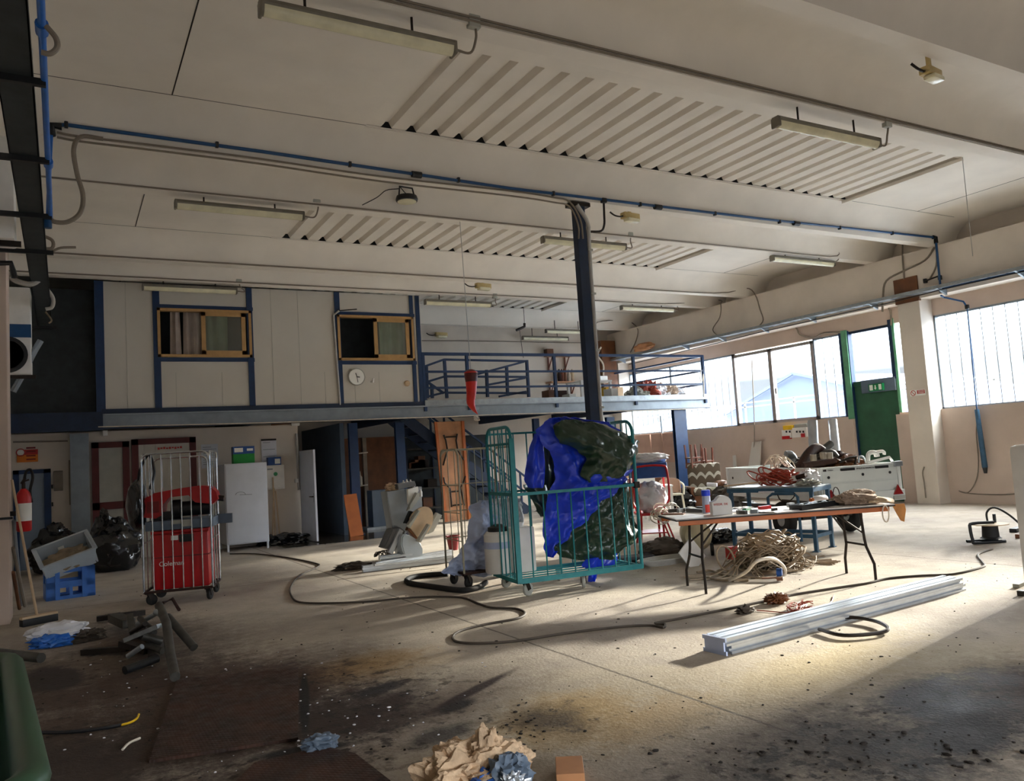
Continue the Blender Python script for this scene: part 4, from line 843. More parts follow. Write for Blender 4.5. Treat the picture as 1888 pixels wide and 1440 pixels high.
cond('thin grey pole standing in front of the clear window behind the trailer', [P(1386, 660, x=16.9), P(1391, 790, x=16.8), P(1388, 860, x=16.75)], .014)
solo('black_pole', 'short dark pole against the far window left of the blue column', 'pole', MB().tube([P(1218, 767, x=16.8), P(1221, 800, x=16.8), P(1225, 850, x=16.8)], .03, 8), 'steel_grey')
cond('thin tan cable drooping down the right wall below the window', [P(*q, x=16.86) for q in ((1803, 768), (1800, 800), (1804, 850), (1800, 885), (1785, 908), (1768, 905), (1790, 910), (1850, 912), (1888, 908))], .012)
cond('dark cable stub on the front of the concrete pillar', [P(*q, x=16.47) for q in ((1704, 861), (1701, 872), (1704, 890), (1707, 918))], .014)
solo('orange_bundle', 'brown plastic wrapped bundle lying on the tray beyond the railing', 'bundle', MB().blob(P(1187, 640, x=16.25), (.18, .5, .13), .2, 2, 4, 3), 'wood_red')
# ---- outside
def poly_ext(name, pts, x, d, m): 
    q = [P(*p, x=x) for p in pts]; mb = MB(); A = [mb.v(p) for p in q]; B_ = [mb.v(p+V((d, 0, 0))) for p in q]; n = len(q)
    mb.b.faces.new(A); mb.b.faces.new(B_[::-1])
    for i in range(n): mb.b.faces.new((A[i], A[(i+1) % n], B_[(i+1) % n], B_[i]))
    return mb
t = T('house', 'pale gabled building seen through the clear window', 'building', (60, 53, 0))
part(t, 'walls', poly_ext('w', ((1340, 800), (1340, 760), (1462, 690), (1590, 716), (1640, 760), (1640, 800)), 60, 25, 0), 'far_roof', False, world=True)
part(t, 'roof_edge', MB().bar(P(1335, 765, x=59.6), P(1462, 688, x=59.6), .25).bar(P(1462, 688, x=59.6), P(1600, 716, x=59.6), .25), 'hill', False, world=True)
h = MB(); h.grid(lambda u, v: (420+v*160, -300+u*1400, -20+v*(52+9*math.sin(u*23)+9*nz(u*9, 3))), 60, 6); struct('hills', h, 'hill', True)
t = T('guard_rail', 'pale railing outside, seen through the window glass', 'railing', (18.4, 12, 0))
z = P(1440, 741, x=18.4).z
for dz in (-.04, .09): part(t, 'rail', MB().b2((18.38, -6, z+dz-.02), (18.42, 28, z+dz+.02)), 'steel_grey', False, world=True)
for k in range(18): part(t, 'post', MB().b2((18.38, -5+k*1.9, -.1), (18.42, -4.95+k*1.9, z+.09)), 'steel_grey', False, world=True)
# ================================================================== OBJECT BUILDERS
def caster(par, x, y, h=.16, m='grey_plastic', rz=.4):
    c = part(par, 'caster', MB(Matrix.Translation((x, y, 0)) @ rotz(rz)).box((0, 0, h-.01), (.09, .08, .02)).bar((0, -.03, h-.01), (.03, -.03, h*.42), .05, .008, up=(0, 1, 0)).bar((0, .03, h-.01), (.03, .03, h*.42), .05, .008, up=(0, 1, 0)), 'dark_metal', False)
    r = h*.44; part(c, 'wheel', MB(Matrix.Translation((x, y, 0)) @ rotz(rz)).lathe((.03, 0, r), [(r*.3, -.022), (r*.9, -.02), (r, -.012), (r, .012), (r*.9, .02), (r*.3, .022)], 18, 'Y'), m)
def upanel(mb, p, q, z0, z1, r, n, bar, rad=.1, hz=()):
    p, q = V(p), V(q); d = (q-p); L = d.length; d.normalize(); rad = min(rad, L*.3)
    pts = [(*p.xy, z0), (*p.xy, z1-rad)]
    for k in range(1, 6): a = PI/2*k/6; pts.append((*(p+d*(rad*(1-math.cos(a)))).xy, z1-rad+rad*math.sin(a)))
    pts.append((*(p+d*rad).xy, z1)); pts.append((*(q-d*rad).xy, z1))
    for k in range(1, 6): a = PI/2*(1-k/6); pts.append((*(q-d*(rad*(1-math.cos(a)))).xy, z1-rad+rad*math.sin(a)))
    pts += [(*q.xy, z1-rad), (*q.xy, z0)]
    mb.tube(pts, r, 8)
    for k in range(1, n+1): e = p+d*(L*k/(n+1)); mb.tube([(*e.xy, z0), (*e.xy, z1)], bar, 6)
    for z in hz: mb.tube([(*p.xy, z), (*q.xy, z)], bar*1.2, 6)
    return mb
def frame3(fl, fr, bl, z):
    a, b, c = F(*fl, z=z), F(*fr, z=z), F(*bl, z=z); d = b-a; ang = math.atan2(d.y, d.x); n = V((-math.sin(ang), math.cos(ang), 0))
    return V((a.x, a.y, 0)), ang, d.length, (c-a).dot(n)
def slab(par, name, poly, p0, ang, th, m, off=0., bev=.006, label=None):
    # a thick plate: outline given by image points on the upright plane through p0, extruded away from the viewer
    n = V((-math.sin(ang), math.cos(ang), 0)); q = [PV(px, py, V(p0)+n*off, ang) for px, py in poly]; mb = MB()
    A = [mb.v(p) for p in q]; B_ = [mb.v(p+n*th) for p in q]; k = len(q)
    f1 = mb.b.faces.new(A); f2 = mb.b.faces.new(B_[::-1])
    for i in range(k): mb.b.faces.new((A[i], A[(i+1) % k], B_[(i+1) % k], B_[i]))
    if bev: bmesh.ops.bevel(mb.b, geom=list(set(list(f1.edges)+list(f2.edges))), offset=bev, segments=2, affect='EDGES')
    return part(par, name, mb, m, True, world=True, label=label)
def drape(par, name, rows, p0, ang, m, off=0., amp=.04, bulge=.06, nu=26, nv=34, sc=3., seed=0, th=.008, fold=(9., .03)):
    n = V((math.sin(ang), -math.cos(ang), 0)); rows = sorted(rows)
    def ev(u, v):
        py = rows[0][0]+(rows[-1][0]-rows[0][0])*v
        for a, b in zip(rows, rows[1:]):
            if py <= b[0]+1e-6: break
        t = (py-a[0])/(b[0]-a[0]); t = t*t*(3-2*t); l, r = a[1]+(b[1]-a[1])*t, a[2]+(b[2]-a[2])*t
        q = PV(l+(r-l)*u, py, V(p0)-n*off, ang)
        k = .55*amp*fn(q, sc*.6, seed) + .34*amp*ridge(q, sc, seed) + bulge*math.sin(PI*u)*math.sin(PI*min(1, max(0, .1+.8*v))) + fold[1]*math.sin(u*fold[0]+fn(q, 2., seed+3)*2.5)
        e = .035*fn(q, 5., seed+5); return q + n*k + V((e*.4, e*.4, e*.5))
    mb = MB(); mb.grid(ev, nu, nv, th); 
    return part(par, name, mb, m, True, world=True)
# ================================================================== LEFT SIDE
O, A_, w_, d_ = frame3((266, 1095), (393, 1083), (237, 1092), .16); d_ = .72
t = T('roll_cage', 'chromed roll cage holding red boxes in front of the red doors', 'roll cage', O, A_); H_ = ZAT(262, 838, O.x, O.y)
b = MB(); 
for y in (0, d_): b.bar((0, y, .17), (w_, y, .17), .03)
for k in range(7): b.bar((w_*k/6, 0, .17), (w_*k/6, d_, .17), .025)
part(t, 'base_frame', b, 'rust', False)
part(t, 'front_panel', upanel(MB(), (0, 0), (w_, 0), .17, H_, .014, 6, .008), 'chrome'); part(t, 'back_panel', upanel(MB(), (0, d_), (w_*.86, d_), .17, H_-.05, .014, 5, .008), 'chrome')
part(t, 'side_panel', upanel(MB(), (0, 0), (0, d_), .17, H_, .014, 2, .008, hz=(.8,)), 'chrome'); part(t, 'side_panel', upanel(MB(), (w_, 0), (w_, d_), .17, H_, .014, 2, .008, hz=(.8,)), 'chrome')
for x in (.05, w_-.06):
    for y in (.05, d_-.05): caster(t, x, y, .16, 'rubber', .5+x)
Rm = Matrix.Translation(O) @ rotz(A_)
def L(x, y, z=0): return Rm @ V((x, y, z))
zs = 1.02
t = T('shelf_board', 'blue grey shelf board set across the chromed roll cage', 'shelf', L(w_/2, .4, zs), A_); part(t, 'board', MB().b2((-w_/2-.0+.02, -.36, -.07), (w_/2+.02, .28, .05), .008), 'bluegrey'); part(t, 'end', MB().b2((w_/2+.02, .2, -.07), (w_/2+.2, .28, .06)), 'bluegrey', False)
part(t, 'clip', MB().b2((-.08, -.37, .05), (.06, -.35, .0)).b2((.06, -.375, -.04), (.18, -.36, .05)), 'grey_plastic', False)
t = T('cool_box', 'large red cool box standing in the bottom of the chromed roll cage', 'cool box', L(w_/2+.03, .4, .18), A_)
part(t, 'body', MB().b2((-w_/2+.06, -.34, 0), (w_/2-.08, .24, .72), .03), 'red'); part(t, 'lid', MB().b2((-w_/2+.05, -.35, .41), (w_/2-.07, .25, .425), .004), 'red_dark'); part(t, 'lid', MB().b2((-w_/2+.05, -.35, .72), (w_/2-.07, .25, .76), .015), 'red')
part(t, 'handle', MB().b2((-.02, -.37, .6), (.16, -.33, .7), .012), 'black_plastic'); part(t, 'sticker', MB().b2((-.12, -.345, .63), (-.03, -.338, .69)), 'sign_white', False)
text_part(t, 'lettering', 'Coleman', .085, 'sign_white', Matrix.Translation((-.12, -.345, .33)) @ Matrix.Rotation(PI/2, 4, 'X'), world=False)
t = T('power_tool', 'long red machine shell with black motor lying on the shelf board', 'machine', L(w_/2, .35, zs+.06), A_)
pr = [(-.46, .05), (-.47, .18), (-.42, .30), (-.30, .36), (.0, .40), (.26, .42), (.40, .40), (.47, .32), (.49, .22), (.42, .16), (.2, .2), (.12, .30), (-.12, .29), (-.2, .2), (-.22, .06), (-.3, .02)]
part(t, 'shell', MB().prism(pr, (0, .3, 0), (0, -.15, 0)), 'red'); part(t, 'motor', MB().cyl((-.12, 0, .12), (.38, 0, .12), .1, n=18).cyl((-.1, 0, .12), (0, 0, .12), .13, n=18).box((-.2, 0, .05), (.25, .26, .1)), 'black_plastic')
part(t, 'tip', MB().cyl((.44, 0, .24), (.55, 0, .22), .04, n=12), 'dark_metal'); part(t, 'grille', MB().b2((-.4, -.165, .1), (-.25, -.15, .25)), 'red_dark', False)
t = T('shoulder_bag', 'black bag hanging by its strap on the left side of the roll cage', 'bag', L(-.12, .3, 1.0), A_)
part(t, 'body', MB().blob((0, 0, .28), (.13, .22, .34), .1, 2, 2, 3), 'bag_black'); part(t, 'strap', MB().tube([(-.02, .15, .5), (.02, .1, .75), (.16, .0, H_-1.0), (.24, -.1, .72), (.2, -.2, .5)], .018, 6, 5), 'black_plastic')
# crate and tilted tub
c = F(128, 1100); t = T('bottle_crate', 'blue plastic bottle crate standing on the floor under a pale tub', 'crate', c, .1)
b = MB(); W_, D_, H2 = .60, .42, .43
for s in (-1, 1):
    for (x0, x1, z0, z1) in ((-W_/2, W_/2, 0, .05), (-W_/2, W_/2, .16, .25), (-W_/2, W_/2, .37, H2), (-W_/2, -W_/2+.16, 0, H2), (W_/2-.16, W_/2, 0, H2), (-.02, .02, .05, .16)): b.b2((x0, s*D_/2-.012, z0), (x1, s*D_/2+.012, z1))
    b.b2((s*W_/2-.012, -D_/2, 0), (s*W_/2+.012, D_/2, .22)).b2((s*W_/2-.012, -D_/2, .34), (s*W_/2+.012, D_/2, H2)).b2((s*W_/2-.012, -D_/2, .2), (s*W_/2+.012, -D_/2+.1, H2)).b2((s*W_/2-.012, D_/2-.1, .2), (s*W_/2+.012, D_/2, H2))
for x in (-.17, .17): b.b2((x-.03, -D_/2-.03, 0), (x+.03, -D_/2, H2))
b.b2((-W_/2, -D_/2, 0), (W_/2, D_/2, .02)); part(t, 'body', b, 'blue_crate', False)
t = T('plastic_tub', 'pale grey plastic tub tipped on top of the blue crate, full of scraps', 'tub', c+V((.0, 0, H2+.06)), .1); mt = Matrix.Rotation(-.30, 4, 'Y') @ Matrix.Rotation(.55, 4, 'X'); b = MB(mt)
for s in (-1, 1): b.prism([(-.30, 0), (.30, 0), (.36, .26), (-.36, .26)], (0, s*.012, 0), (0, s*.22, 0)); b.b2((s*.33-.012, -.23, 0), (s*.33+.012, .23, .26))
b.b2((-.31, -.23, -.01), (.31, .23, .01))
for s in (-1, 1): b.bar((-.37, s*.235, .26), (.37, s*.235, .26), .035, .02); b.bar((s*.36, -.24, .26), (s*.36, .24, .26), .035, .02)
part(t, 'shell', b, 'tub_pale', False); part(t, 'scraps', MB(mt).blob((0, 0, .08), (.28, .2, .07), .35, 4, 6, 4), 'cable_tan', kind='stuff')
part(t, 'tag', MB(mt).b2((-.06, .2, .12), (.02, .207, .17)), 'sign_white', False)
def bag(px, py, d, seed, label, m='bag_black', cat='bag', amp=.16):
    c = F(px, py); mb = MB().blob(c+V((0, 0, d[2]*.86)), d, amp, 1.9, seed, 4, -d[2]*.85)
    mb.blob(c+V((d[0]*.1, 0, d[2]*1.75)), (d[0]*.4, d[1]*.4, d[2]*.35), .3, 2.5, seed+4, 3); return solo('bin_bag', label, cat, mb, m)
bag(100, 1056, (.42, .4, .43), 1, 'black bin bag beside the blue door behind the pale tub'); bag(192, 1052, (.24, .3, .52), 5, 'narrow dark bin bag in front of the red door frame'); bag(214, 1052, (.42, .36, .46), 9, 'shiny black bin bag half hidden by the left edge of the roll cage')
# fire extinguisher on its bracket at the pillar, brooms and sticks
c = V((P(44, 940, y=11.75).x, 11.75, P(42, 980, y=11.75).z)); t = T('fire_extinguisher', 'red fire extinguisher with a white label hung beside the left pillar', 'fire extinguisher', c)
part(t, 'cylinder', MB().lathe((0, 0, 0), [(.07, 0), (.085, .02), (.085, .42), (.07, .48), (.03, .53), (0, .53)], 24), 'red_paint'); part(t, 'label', MB().lathe((0, 0, 0), [(.0865, .13), (.0865, .35)], 24), 'sign_white'); part(t, 'valve', MB().cyl((0, 0, .52), (0, 0, .6), .022, n=10).bar((-.02, 0, .6), (.02, -.06, .66), .03, .015).bar((0, 0, .62), (.06, 0, .64), .02), 'dark_metal'); part(t, 'hose', MB().tube([(.0, 0, .6), (.03, 0, .74), (.08, 0, .76), (.1, 0, .66), (.07, 0, .5), (.085, 0, .35)], .016, 8, 5), 'rubber'); part(t, 'bracket', MB().b2((-.2, -.02, .2), (-.08, .02, .26)), 'dark_metal', False)
def stick(a, b, ya, yb, r, m, label, name='broom_stick', cat='stick', head=None):
    p, q = P(*a, y=ya), F(*b); return solo(name, label, cat, MB().tube([p, q+V((0, 0, .03))], r, 8), m)
q = F(72, 1150); p = P(22, 885, y=11.42); t = T('push_broom', 'long broom leaning on the left pillar with its dark head on the floor', 'broom', q); part(t, 'handle', MB().tube([p, q+V((-.02, 0, .1))], .015, 8), 'wood_pale', world=True); part(t, 'head', MB(Matrix.Translation(q) @ rotz(.45)).b2((-.2, -.04, .08), (.2, .04, .11)), 'wood_pale', False, world=True); part(t, 'bristles', MB(Matrix.Translation(q) @ rotz(.45)).b2((-.2, -.05, 0), (.2, .05, .085), .01), 'black_plastic', world=True)
for i, (a, b, m) in enumerate((((24, 1010), (46, 1120), 'conduit_grey'), ((24, 1055), (36, 1125), 'wood_brown'), ((25, 960), (40, 1118), 'steel_grey'))):
    p = P(*a, y=11.9); q = F(*b); solo('stick', ('grey stick leaning on the left pillar right of the broom', 'short brown stick leaning on the left pillar', 'thin metal rod leaning behind the broom at the left pillar')[i], 'stick', MB().tube([p, q+V((0, 0, .02))], .022, 8), m)
# warning signs, boxes and sockets on the lower wall
YW = YL-.02
t = T('warning_sign', 'red and orange warning signs on the wall above the blue door', 'sign', P(52, 840, y=YW)); r = rect(31, 829, 70, 852, YW); zm = (r[1]+r[3])/2+.02; xm = r[0]+(r[2]-r[0])*.36
part(t, 'orange_plate', MB().b2((r[0], YW-.01, r[1]), (r[2], YW, zm)), 'orange_sign', False, world=True); part(t, 'red_plate', MB().b2((xm, YW-.01, zm), (r[2], YW, r[3])), 'red_sign', False, world=True); part(t, 'white_plate', MB().b2((r[0], YW-.01, zm), (xm, YW, r[3])), 'sign_white', False, world=True)
b = MB(); 
for k in range(2): b.b2((xm+.03, YW-.014, zm+.05+k*.07), (r[2]-.04, YW-.01, zm+.08+k*.07)); b.b2((xm+.03, YW-.014, r[1]+.04+k*.07), (r[2]-.04, YW-.01, r[1]+.065+k*.07))
part(t, 'text_lines', b, 'red_dark', False, world=True); part(t, 'ring', MB().tube([(r[0]+(xm-r[0])*.5+.07*math.cos(k*PI/10), YW-.014, (zm+r[3])/2+.07*math.sin(k*PI/10)) for k in range(20)], .01, 6, closed=True), 'red_sign', world=True)
def wallthing(name, label, cat, r, m, d=.1, y=YW, bev=.008): 
    r = rect(*r, y); return solo(name, label, cat, MB().b2((r[0], y-d, r[1]), (r[2], y, r[3]), bev), m, False)
wallthing('junction_box', 'cream junction box high on the wall beside the grey wall pier', 'box', (125, 808, 142, 819), 'cream_plastic')
wallthing('socket', 'dark socket on the wall right of the blue door', 'socket', (131, 912, 142, 924), 'black_plastic')
wallthing('siren', 'small white siren box high on the wall under the mezzanine beam', 'siren', (189, 794, 198, 804), 'white_plastic', .12)
wallthing('socket', 'white socket at the end of the conduit near the open door', 'socket', (543, 883, 549, 890), 'white_plastic', .06)
wallthing('junction_box', 'white junction box at the top of the wall next to the open door', 'box', (536, 776, 551, 785), 'white_plastic', .08)
wallthing('vent_grille', 'dark rectangular mark beside the blue door', 'panel', (99, 868, 116, 905), 'conduit_grey', .01)
x = P(129, 850, y=YW).x; cond('vertical grey conduit on the wall below the cream junction box', [(x, YW-.03, 2.1), (x, YW-.03, 1.2)], .025)
x0, x1 = P(541, 800, y=YW).x, P(546, 800, y=YW).x; cond('pale vertical conduit beside the open door', [(x1, YW-.03, 2.45), (x1, YW-.03, 1.15)], .028, 'conduit_light')
cond('horizontal grey conduit along the top of the wall above the blue door', [P(24, 815, y=YW-.02), P(125, 813, y=YW-.02)], .016)
cond('pale conduit along the top of the lower wall near the open door', [P(500, 783, y=YW-.03), P(537, 780, y=YW-.03)], .02, 'wood_brown')
def sheet_paper(label, r, lines, head=False):
    t = T('notice', label, 'paper', P((r[0]+r[2])/2, r[3], y=YW)); q = rect(*r, YW); part(t, 'sheet', MB().b2((q[0], YW-.006, q[1]), (q[2], YW, q[3])), 'paper', False, world=True); b = MB(); h = q[3]-q[1]; w = q[2]-q[0]
    for k in range(lines): z = q[3]-h*(.12+.8*k/lines); b.b2((q[0]+w*.1, YW-.008, z-.008), (q[0]+w*(.9 if k % 3 else .6), YW-.006, z+.004))
    part(t, 'printed_lines', b, 'steel_grey', False, world=True)
    if head: part(t, 'top_strip', MB().b2((q[0], YW-.012, q[3]-.03), (q[2], YW-.004, q[3]+.01)), 'dark_metal', False, world=True)
sheet_paper('white printed notice on the wall between the red door and the locker', (371, 819, 402, 863), 9); sheet_paper('white wall calendar hanging above the electrical box', (482, 810, 510, 858), 3, True)
# locker with boxes, electrical box with brooms
a = F(419, 1019); t = T('locker', 'tall white metal locker standing by the lower wall', 'locker', (a.x, a.y, 0), .0); Wl = F(481, 1008).x-a.x+.08; Hl = ZAT(415, 856, a.x, a.y); Dl = YL-.05-a.y
part(t, 'body', MB().b2((0, .02, .14), (Wl, Dl, Hl), .006), 'locker_white'); part(t, 'door', MB().b2((.02, 0, .17), (Wl-.02, .02, Hl-.03), .004), 'locker_white')
for x in (.03, Wl-.03):
    for y in (.04, Dl-.04): part(t, 'leg', MB().b2((x-.02, y-.02, 0), (x+.02, y+.02, .15)), 'locker_white', False)
part(t, 'handle', MB().tube([(Wl*.35+.1*math.cos(PI*k/10), -.004, Hl*.64+.06*math.sin(PI*k/10)) for k in range(11)], .006, 6).bar((Wl*.33, -.004, Hl*.64), (Wl*.62, -.004, Hl*.635), .012), 'steel_grey')
lx = lambda x, y, z: V((a.x+x, a.y+y, z))
t = T('carton', 'green and blue carton standing on top of the white locker', 'box', lx(Wl*.5, .25, Hl)); bw_ = Wl*.5; part(t, 'body', MB().b2((-bw_/2, -.1, 0), (bw_/2, .12, .2)), 'box_green', False); part(t, 'blue_print', MB().b2((-bw_/2-.002, -.104, .2), (bw_/2+.002, .124, .36)), 'box_blue', False); part(t, 'white_print', MB().b2((-bw_/2+.02, -.108, .24), (-.02, -.1, .33)).b2((.06, -.108, .26), (bw_/2-.03, -.1, .31)), 'sign_white', False)
r = rect(483, 858, 521, 902, YW); t = T('electrical_box', 'white electrical cabinet on the wall right of the locker', 'electrical box', ((r[0]+r[2])/2, YW, r[1])); part(t, 'case', MB().b2((r[0], YW-.18, r[1]), (r[2], YW, r[3]), .01), 'white_plastic', world=True); part(t, 'door', MB().b2((r[0]+.03, YW-.195, r[1]+.03), (r[2]-.03, YW-.18, r[3]-.03), .006), 'white_plastic', world=True); part(t, 'green_sticker', MB().lathe((r[0]+.26, YW-.195, r[3]-.2), [(.045, 0), (.045, -.004), (0, -.004)], 16, 'Y'), 'sign_green', world=True); part(t, 'smudge_mark', MB().b2((r[0]+.08, YW-.198, r[3]-.1), (r[0]+.2, YW-.195, r[3]-.07)), 'steel_grey', False, world=True)
q = rect(492, 843, 516, 858, YW-.05); t = T('carton', 'small blue and white carton on top of the electrical cabinet', 'box', ((q[0]+q[2])/2, YW-.1, r[3])); part(t, 'body', MB().b2((q[0], YW-.17, r[3]), (q[2], YW-.02, q[3])), 'box_blue', False, world=True); part(t, 'white_print', MB().b2((q[0]+.15, YW-.175, r[3]+.03), (q[2]-.02, YW-.17, q[3]-.04)), 'sign_white', False, world=True)
for i, (a1, b1) in enumerate((((503, 880), (508, 1000)), ((505, 900), (502, 1000)), ((508, 905), (517, 998)))):
    p = P(*a1, y=YL-.25); q = F(*b1); q.y = min(q.y, YL-.3); q.x = P(*b1, y=q.y).x; solo('broom_stick', ('first pale broom handle leaning on the wall below the electrical cabinet', 'second thinner broom handle below the electrical cabinet', 'third broom handle below the electrical cabinet, rightmost and slanted')[i], 'broom', MB().tube([V((q.x, q.y, .02)), V((p.x, p.y, p.z))], .017, 8), 'wood_pale')
for i, (px, py) in enumerate(((492, 1000), (530, 1003))):
    c = F(px, py); c.y = min(c.y, YL-.35); c.x = P(px, 995, y=c.y).x; solo('rubbish_heap', ('small black heap at the wall behind the locker', 'black heap of rags at the foot of the wall beside the open door')[i], 'rubbish', MB().blob(c+V((0, 0, .08)), (.22+.2*i, .2, .14), .35, 2.5, 3+i, 4, -.08), 'bag_black')
# ---- scrap metal tubes on the floor
def scr(pts, r, m, label, name='metal_tube', sq=False):
    q = [F(a, b, z) for a, b, z in pts]
    mb = MB()
    r *= .8
    if sq:
        for p_, p2 in zip(q, q[1:]): mb.bar(p_, p2, r*2, r*1.4)
    else: mb.tube(q, r, 12)
    return solo(name, label, 'scrap metal', mb, m, group='scrap metal in the pile at the left')
SC = (([(178, 1141, .05), (268, 1129, .05)], .05, 'dark_metal', 'dark square bar at the far left of the scrap pile', 1), ([(293, 1116, .42), (307, 1149, .3), (314, 1205, .12), (323, 1248, .05)], .05, 'scrap_grey', 'long bent grey pipe running down the front of the scrap pile', 0),
      ([(309, 1137, .3), (358, 1194, .05)], .048, 'scrap_grey', 'dark pipe pointing right out of the scrap pile', 0), ([(153, 1202, .03), (236, 1196, .05)], .045, 'dark_metal', 'flat dark bar lying left of the scrap pile', 1), ([(232, 1180, .16), (294, 1154, .3)], .035, 'galv', 'pale flat bar on top of the scrap pile', 1),
      ([(239, 1135, .2), (246, 1172, .05)], .04, 'scrap_grey', 'short upright grey bar in the scrap pile', 1), ([(230, 1236, .04), (290, 1214, .06)], .045, 'black_plastic', 'black pipe lying in front of the scrap pile', 0), ([(254, 1150, .2), (294, 1128, .35)], .03, 'galv', 'short pale rod at the top of the scrap pile', 0),
      ([(262, 1172, .2), (298, 1182, .12)], .05, 'scrap_grey', 'short thick pipe in the middle of the scrap pile', 0), ([(210, 1138, .1), (238, 1150, .1)], .08, 'scrap_grey', 'grey metal block at the left of the scrap pile', 1), ([(276, 1170, .1), (279, 1210, .04)], .035, 'dark_metal', 'thin dark strut in the scrap pile', 1), ([(225, 1186, .1), (272, 1200, .05)], .05, 'dark_metal', 'dark bar crossing the lower scrap pile', 1),
      ([(300, 1112, .1), (318, 1104, .08), (330, 1124, .03)], .025, 'rust', 'bent rusty hook behind the scrap pile under the roll cage', 0), ([(250, 1160, .05), (300, 1190, .05)], .06, 'dark_metal', 'dark plate at the bottom of the scrap pile', 1),
      ([(258, 1140, .26), (284, 1166, .2)], .035, 'scrap_grey', 'short grey pipe lying across the top of the scrap pile', 0), ([(243, 1165, .12), (268, 1150, .26)], .03, 'dark_metal', 'small dark rod leaning in the left of the scrap pile', 0), ([(272, 1190, .1), (300, 1200, .06)], .04, 'scrap_grey', 'stubby pipe piece low in the scrap pile beside the long bent pipe', 0), ([(236, 1210, .05), (262, 1192, .14)], .03, 'galv', 'thin pale tube at the lower left of the scrap pile', 0), ([(286, 1128, .38), (304, 1136, .34)], .035, 'galv', 'pale pipe elbow at the very top of the scrap pile', 0))
for s in SC: scr(s[0], s[1], s[2], s[3], sq=bool(s[4]))
solo('metal_tube', 'grey pipe end sticking out behind the green container', 'pipe', MB().tube([F(-20, 1202, .06), F(76, 1213, .06)], .045, 12), 'scrap_grey')
c = F(108, 1188); t = T('plastic_bag', 'crumpled white and blue plastic bag lying on the stained floor at the left', 'bag', c); part(t, 'white_part', MB().blob((0, .06, .1), (.27, .14, .11), .25, 2.2, 3, 4, -.09), 'sheet_white'); part(t, 'blue_part', MB().blob((-.04, -.05, .05), (.2, .12, .08), .3, 3, 6, 4, -.05), 'blue_crate')
solo('rag', 'dark crumpled rag beside the white and blue plastic bag', 'rag', MB().blob(F(150, 1182)+V((0, 0, .04)), (.2, .12, .07), .4, 3, 8, 4, -.04), 'hose_dark')
for i, (pts, m, lb) in enumerate(((((222, 1337, .01), (240, 1332, .02), (252, 1325, .02), (256, 1317, .01)), 'yellow', 'short yellow hose piece on the dark stained floor'), (((226, 1382, .01), (238, 1370, .015), (258, 1361, .01)), 'cable_white', 'short white cable piece on the dark stained floor'), (((20, 1350, .012), (120, 1350, .012), (200, 1341, .012), (235, 1333, .012)), 'black_plastic', 'black cable along the stained floor towards the yellow hose piece'))):
    pipe_solo('cable_piece', lb, 'cable', [F(*q) for q in pts], .008 if i < 2 else .012, m, 4, 6)
# green waste container at the lower left edge
t = T('waste_container', 'dark green waste container cut off by the left edge', 'waste container', (-.5, 2.6, 0))
b = MB(); x0, x1, y0, y1, zt_ = -.90, -.15, 1.75, 3.2, 1.07
for (ax, ay, bx_, by) in ((x0, y0, x1, y0), (x1, y0, x1, y1), (x1, y1, x0, y1), (x0, y1, x0, y0)):
    cx_, cy_ = (x0+x1)/2, (y0+y1)/2; k = .86; lo = [(cx_+(px-cx_)*k, cy_+(py-cy_)*k) for px, py in ((ax, ay), (bx_, by))]
    b.face([(ax, ay, zt_), (bx_, by, zt_), (*lo[1], .16), (*lo[0], .16)]); k2 = .95; hi = [(cx_+(px-cx_)*k2, cy_+(py-cy_)*k2) for px, py in ((ax, ay), (bx_, by))]; lo2 = [(cx_+(px-cx_)*.8, cy_+(py-cy_)*.8) for px, py in ((ax, ay), (bx_, by))]
    b.face([(*hi[0], zt_), (*hi[1], zt_), (*lo2[1], .22), (*lo2[0], .22)])
b.b2((x0+.1, y0+.1, .15), (x1-.1, y1-.1, .2)); part(t, 'body', b, 'green_bin', False, world=True)
rp = []
for (cx_, cy_, a0) in ((x1-.12, y1-.12, 0), (x0+.12, y1-.12, PI/2), (x0+.12, y0+.12, PI), (x1-.12, y0+.12, 1.5*PI)):
    for k in range(6): a = a0+PI/2*k/5; rp.append((cx_+.13*math.cos(a), cy_+.13*math.sin(a), zt_))
part(t, 'rim', MB().tube(rp, .035, 12, closed=True), 'green_bin', world=True)
for x in (x0+.2, x1-.2):
    for y in (y0+.2, y1-.2): part(t, 'wheel', MB().lathe((x, y, .09), [(.09, -.02), (.09, .02), (0, .02)], 16, 'X'), 'rubber', world=True)
t.rotation_euler.z = .075; t.location = (-.478, 2.612, 0)
solo('grey_board', 'blue grey board standing inside the green container', 'board', MB(Matrix.Translation((-.55, 2.75, .23)) @ Matrix.Rotation(-.25, 4, 'X')).b2((-.3, -.02, 0), (.28, .02, .86)), 'bluegrey', False)
# ================================================================== MIDDLE OF THE HALL
def floor_path(pts, r): return [F(*p, r) if len(p) == 2 else F(*p) for p in pts]
pipe_solo('floor_cable', 'long dark cable winding over the whole floor', 'cable', floor_path([(424, 1021), (470, 1021), (530, 1028), (580, 1038), (588, 1044), (562, 1056), (545, 1068), (535, 1085), (538, 1100), (552, 1110), (600, 1112), (680, 1109), (740, 1103), (800, 1100), (852, 1102), (880, 1112), (905, 1120), (950, 1122), (968, 1130), (955, 1140), (900, 1150), (852, 1162), (835, 1173), (842, 1183), (880, 1186), (950, 1182), (1040, 1168), (1140, 1156), (1198, 1153), (1222, 1157), (1226, 1151), (1208, 1149), (1250, 1141), (1330, 1125), (1430, 1104), (1470, 1095), (1560, 1081), (1600, 1075), (1640, 1066), (1700, 1061), (1760, 1058), (1812, 1045), (1813, 1038), (1804, 1027), (1806, 1020), (1830, 1012)], .012), .012, 'hose_dark', 4, 6)
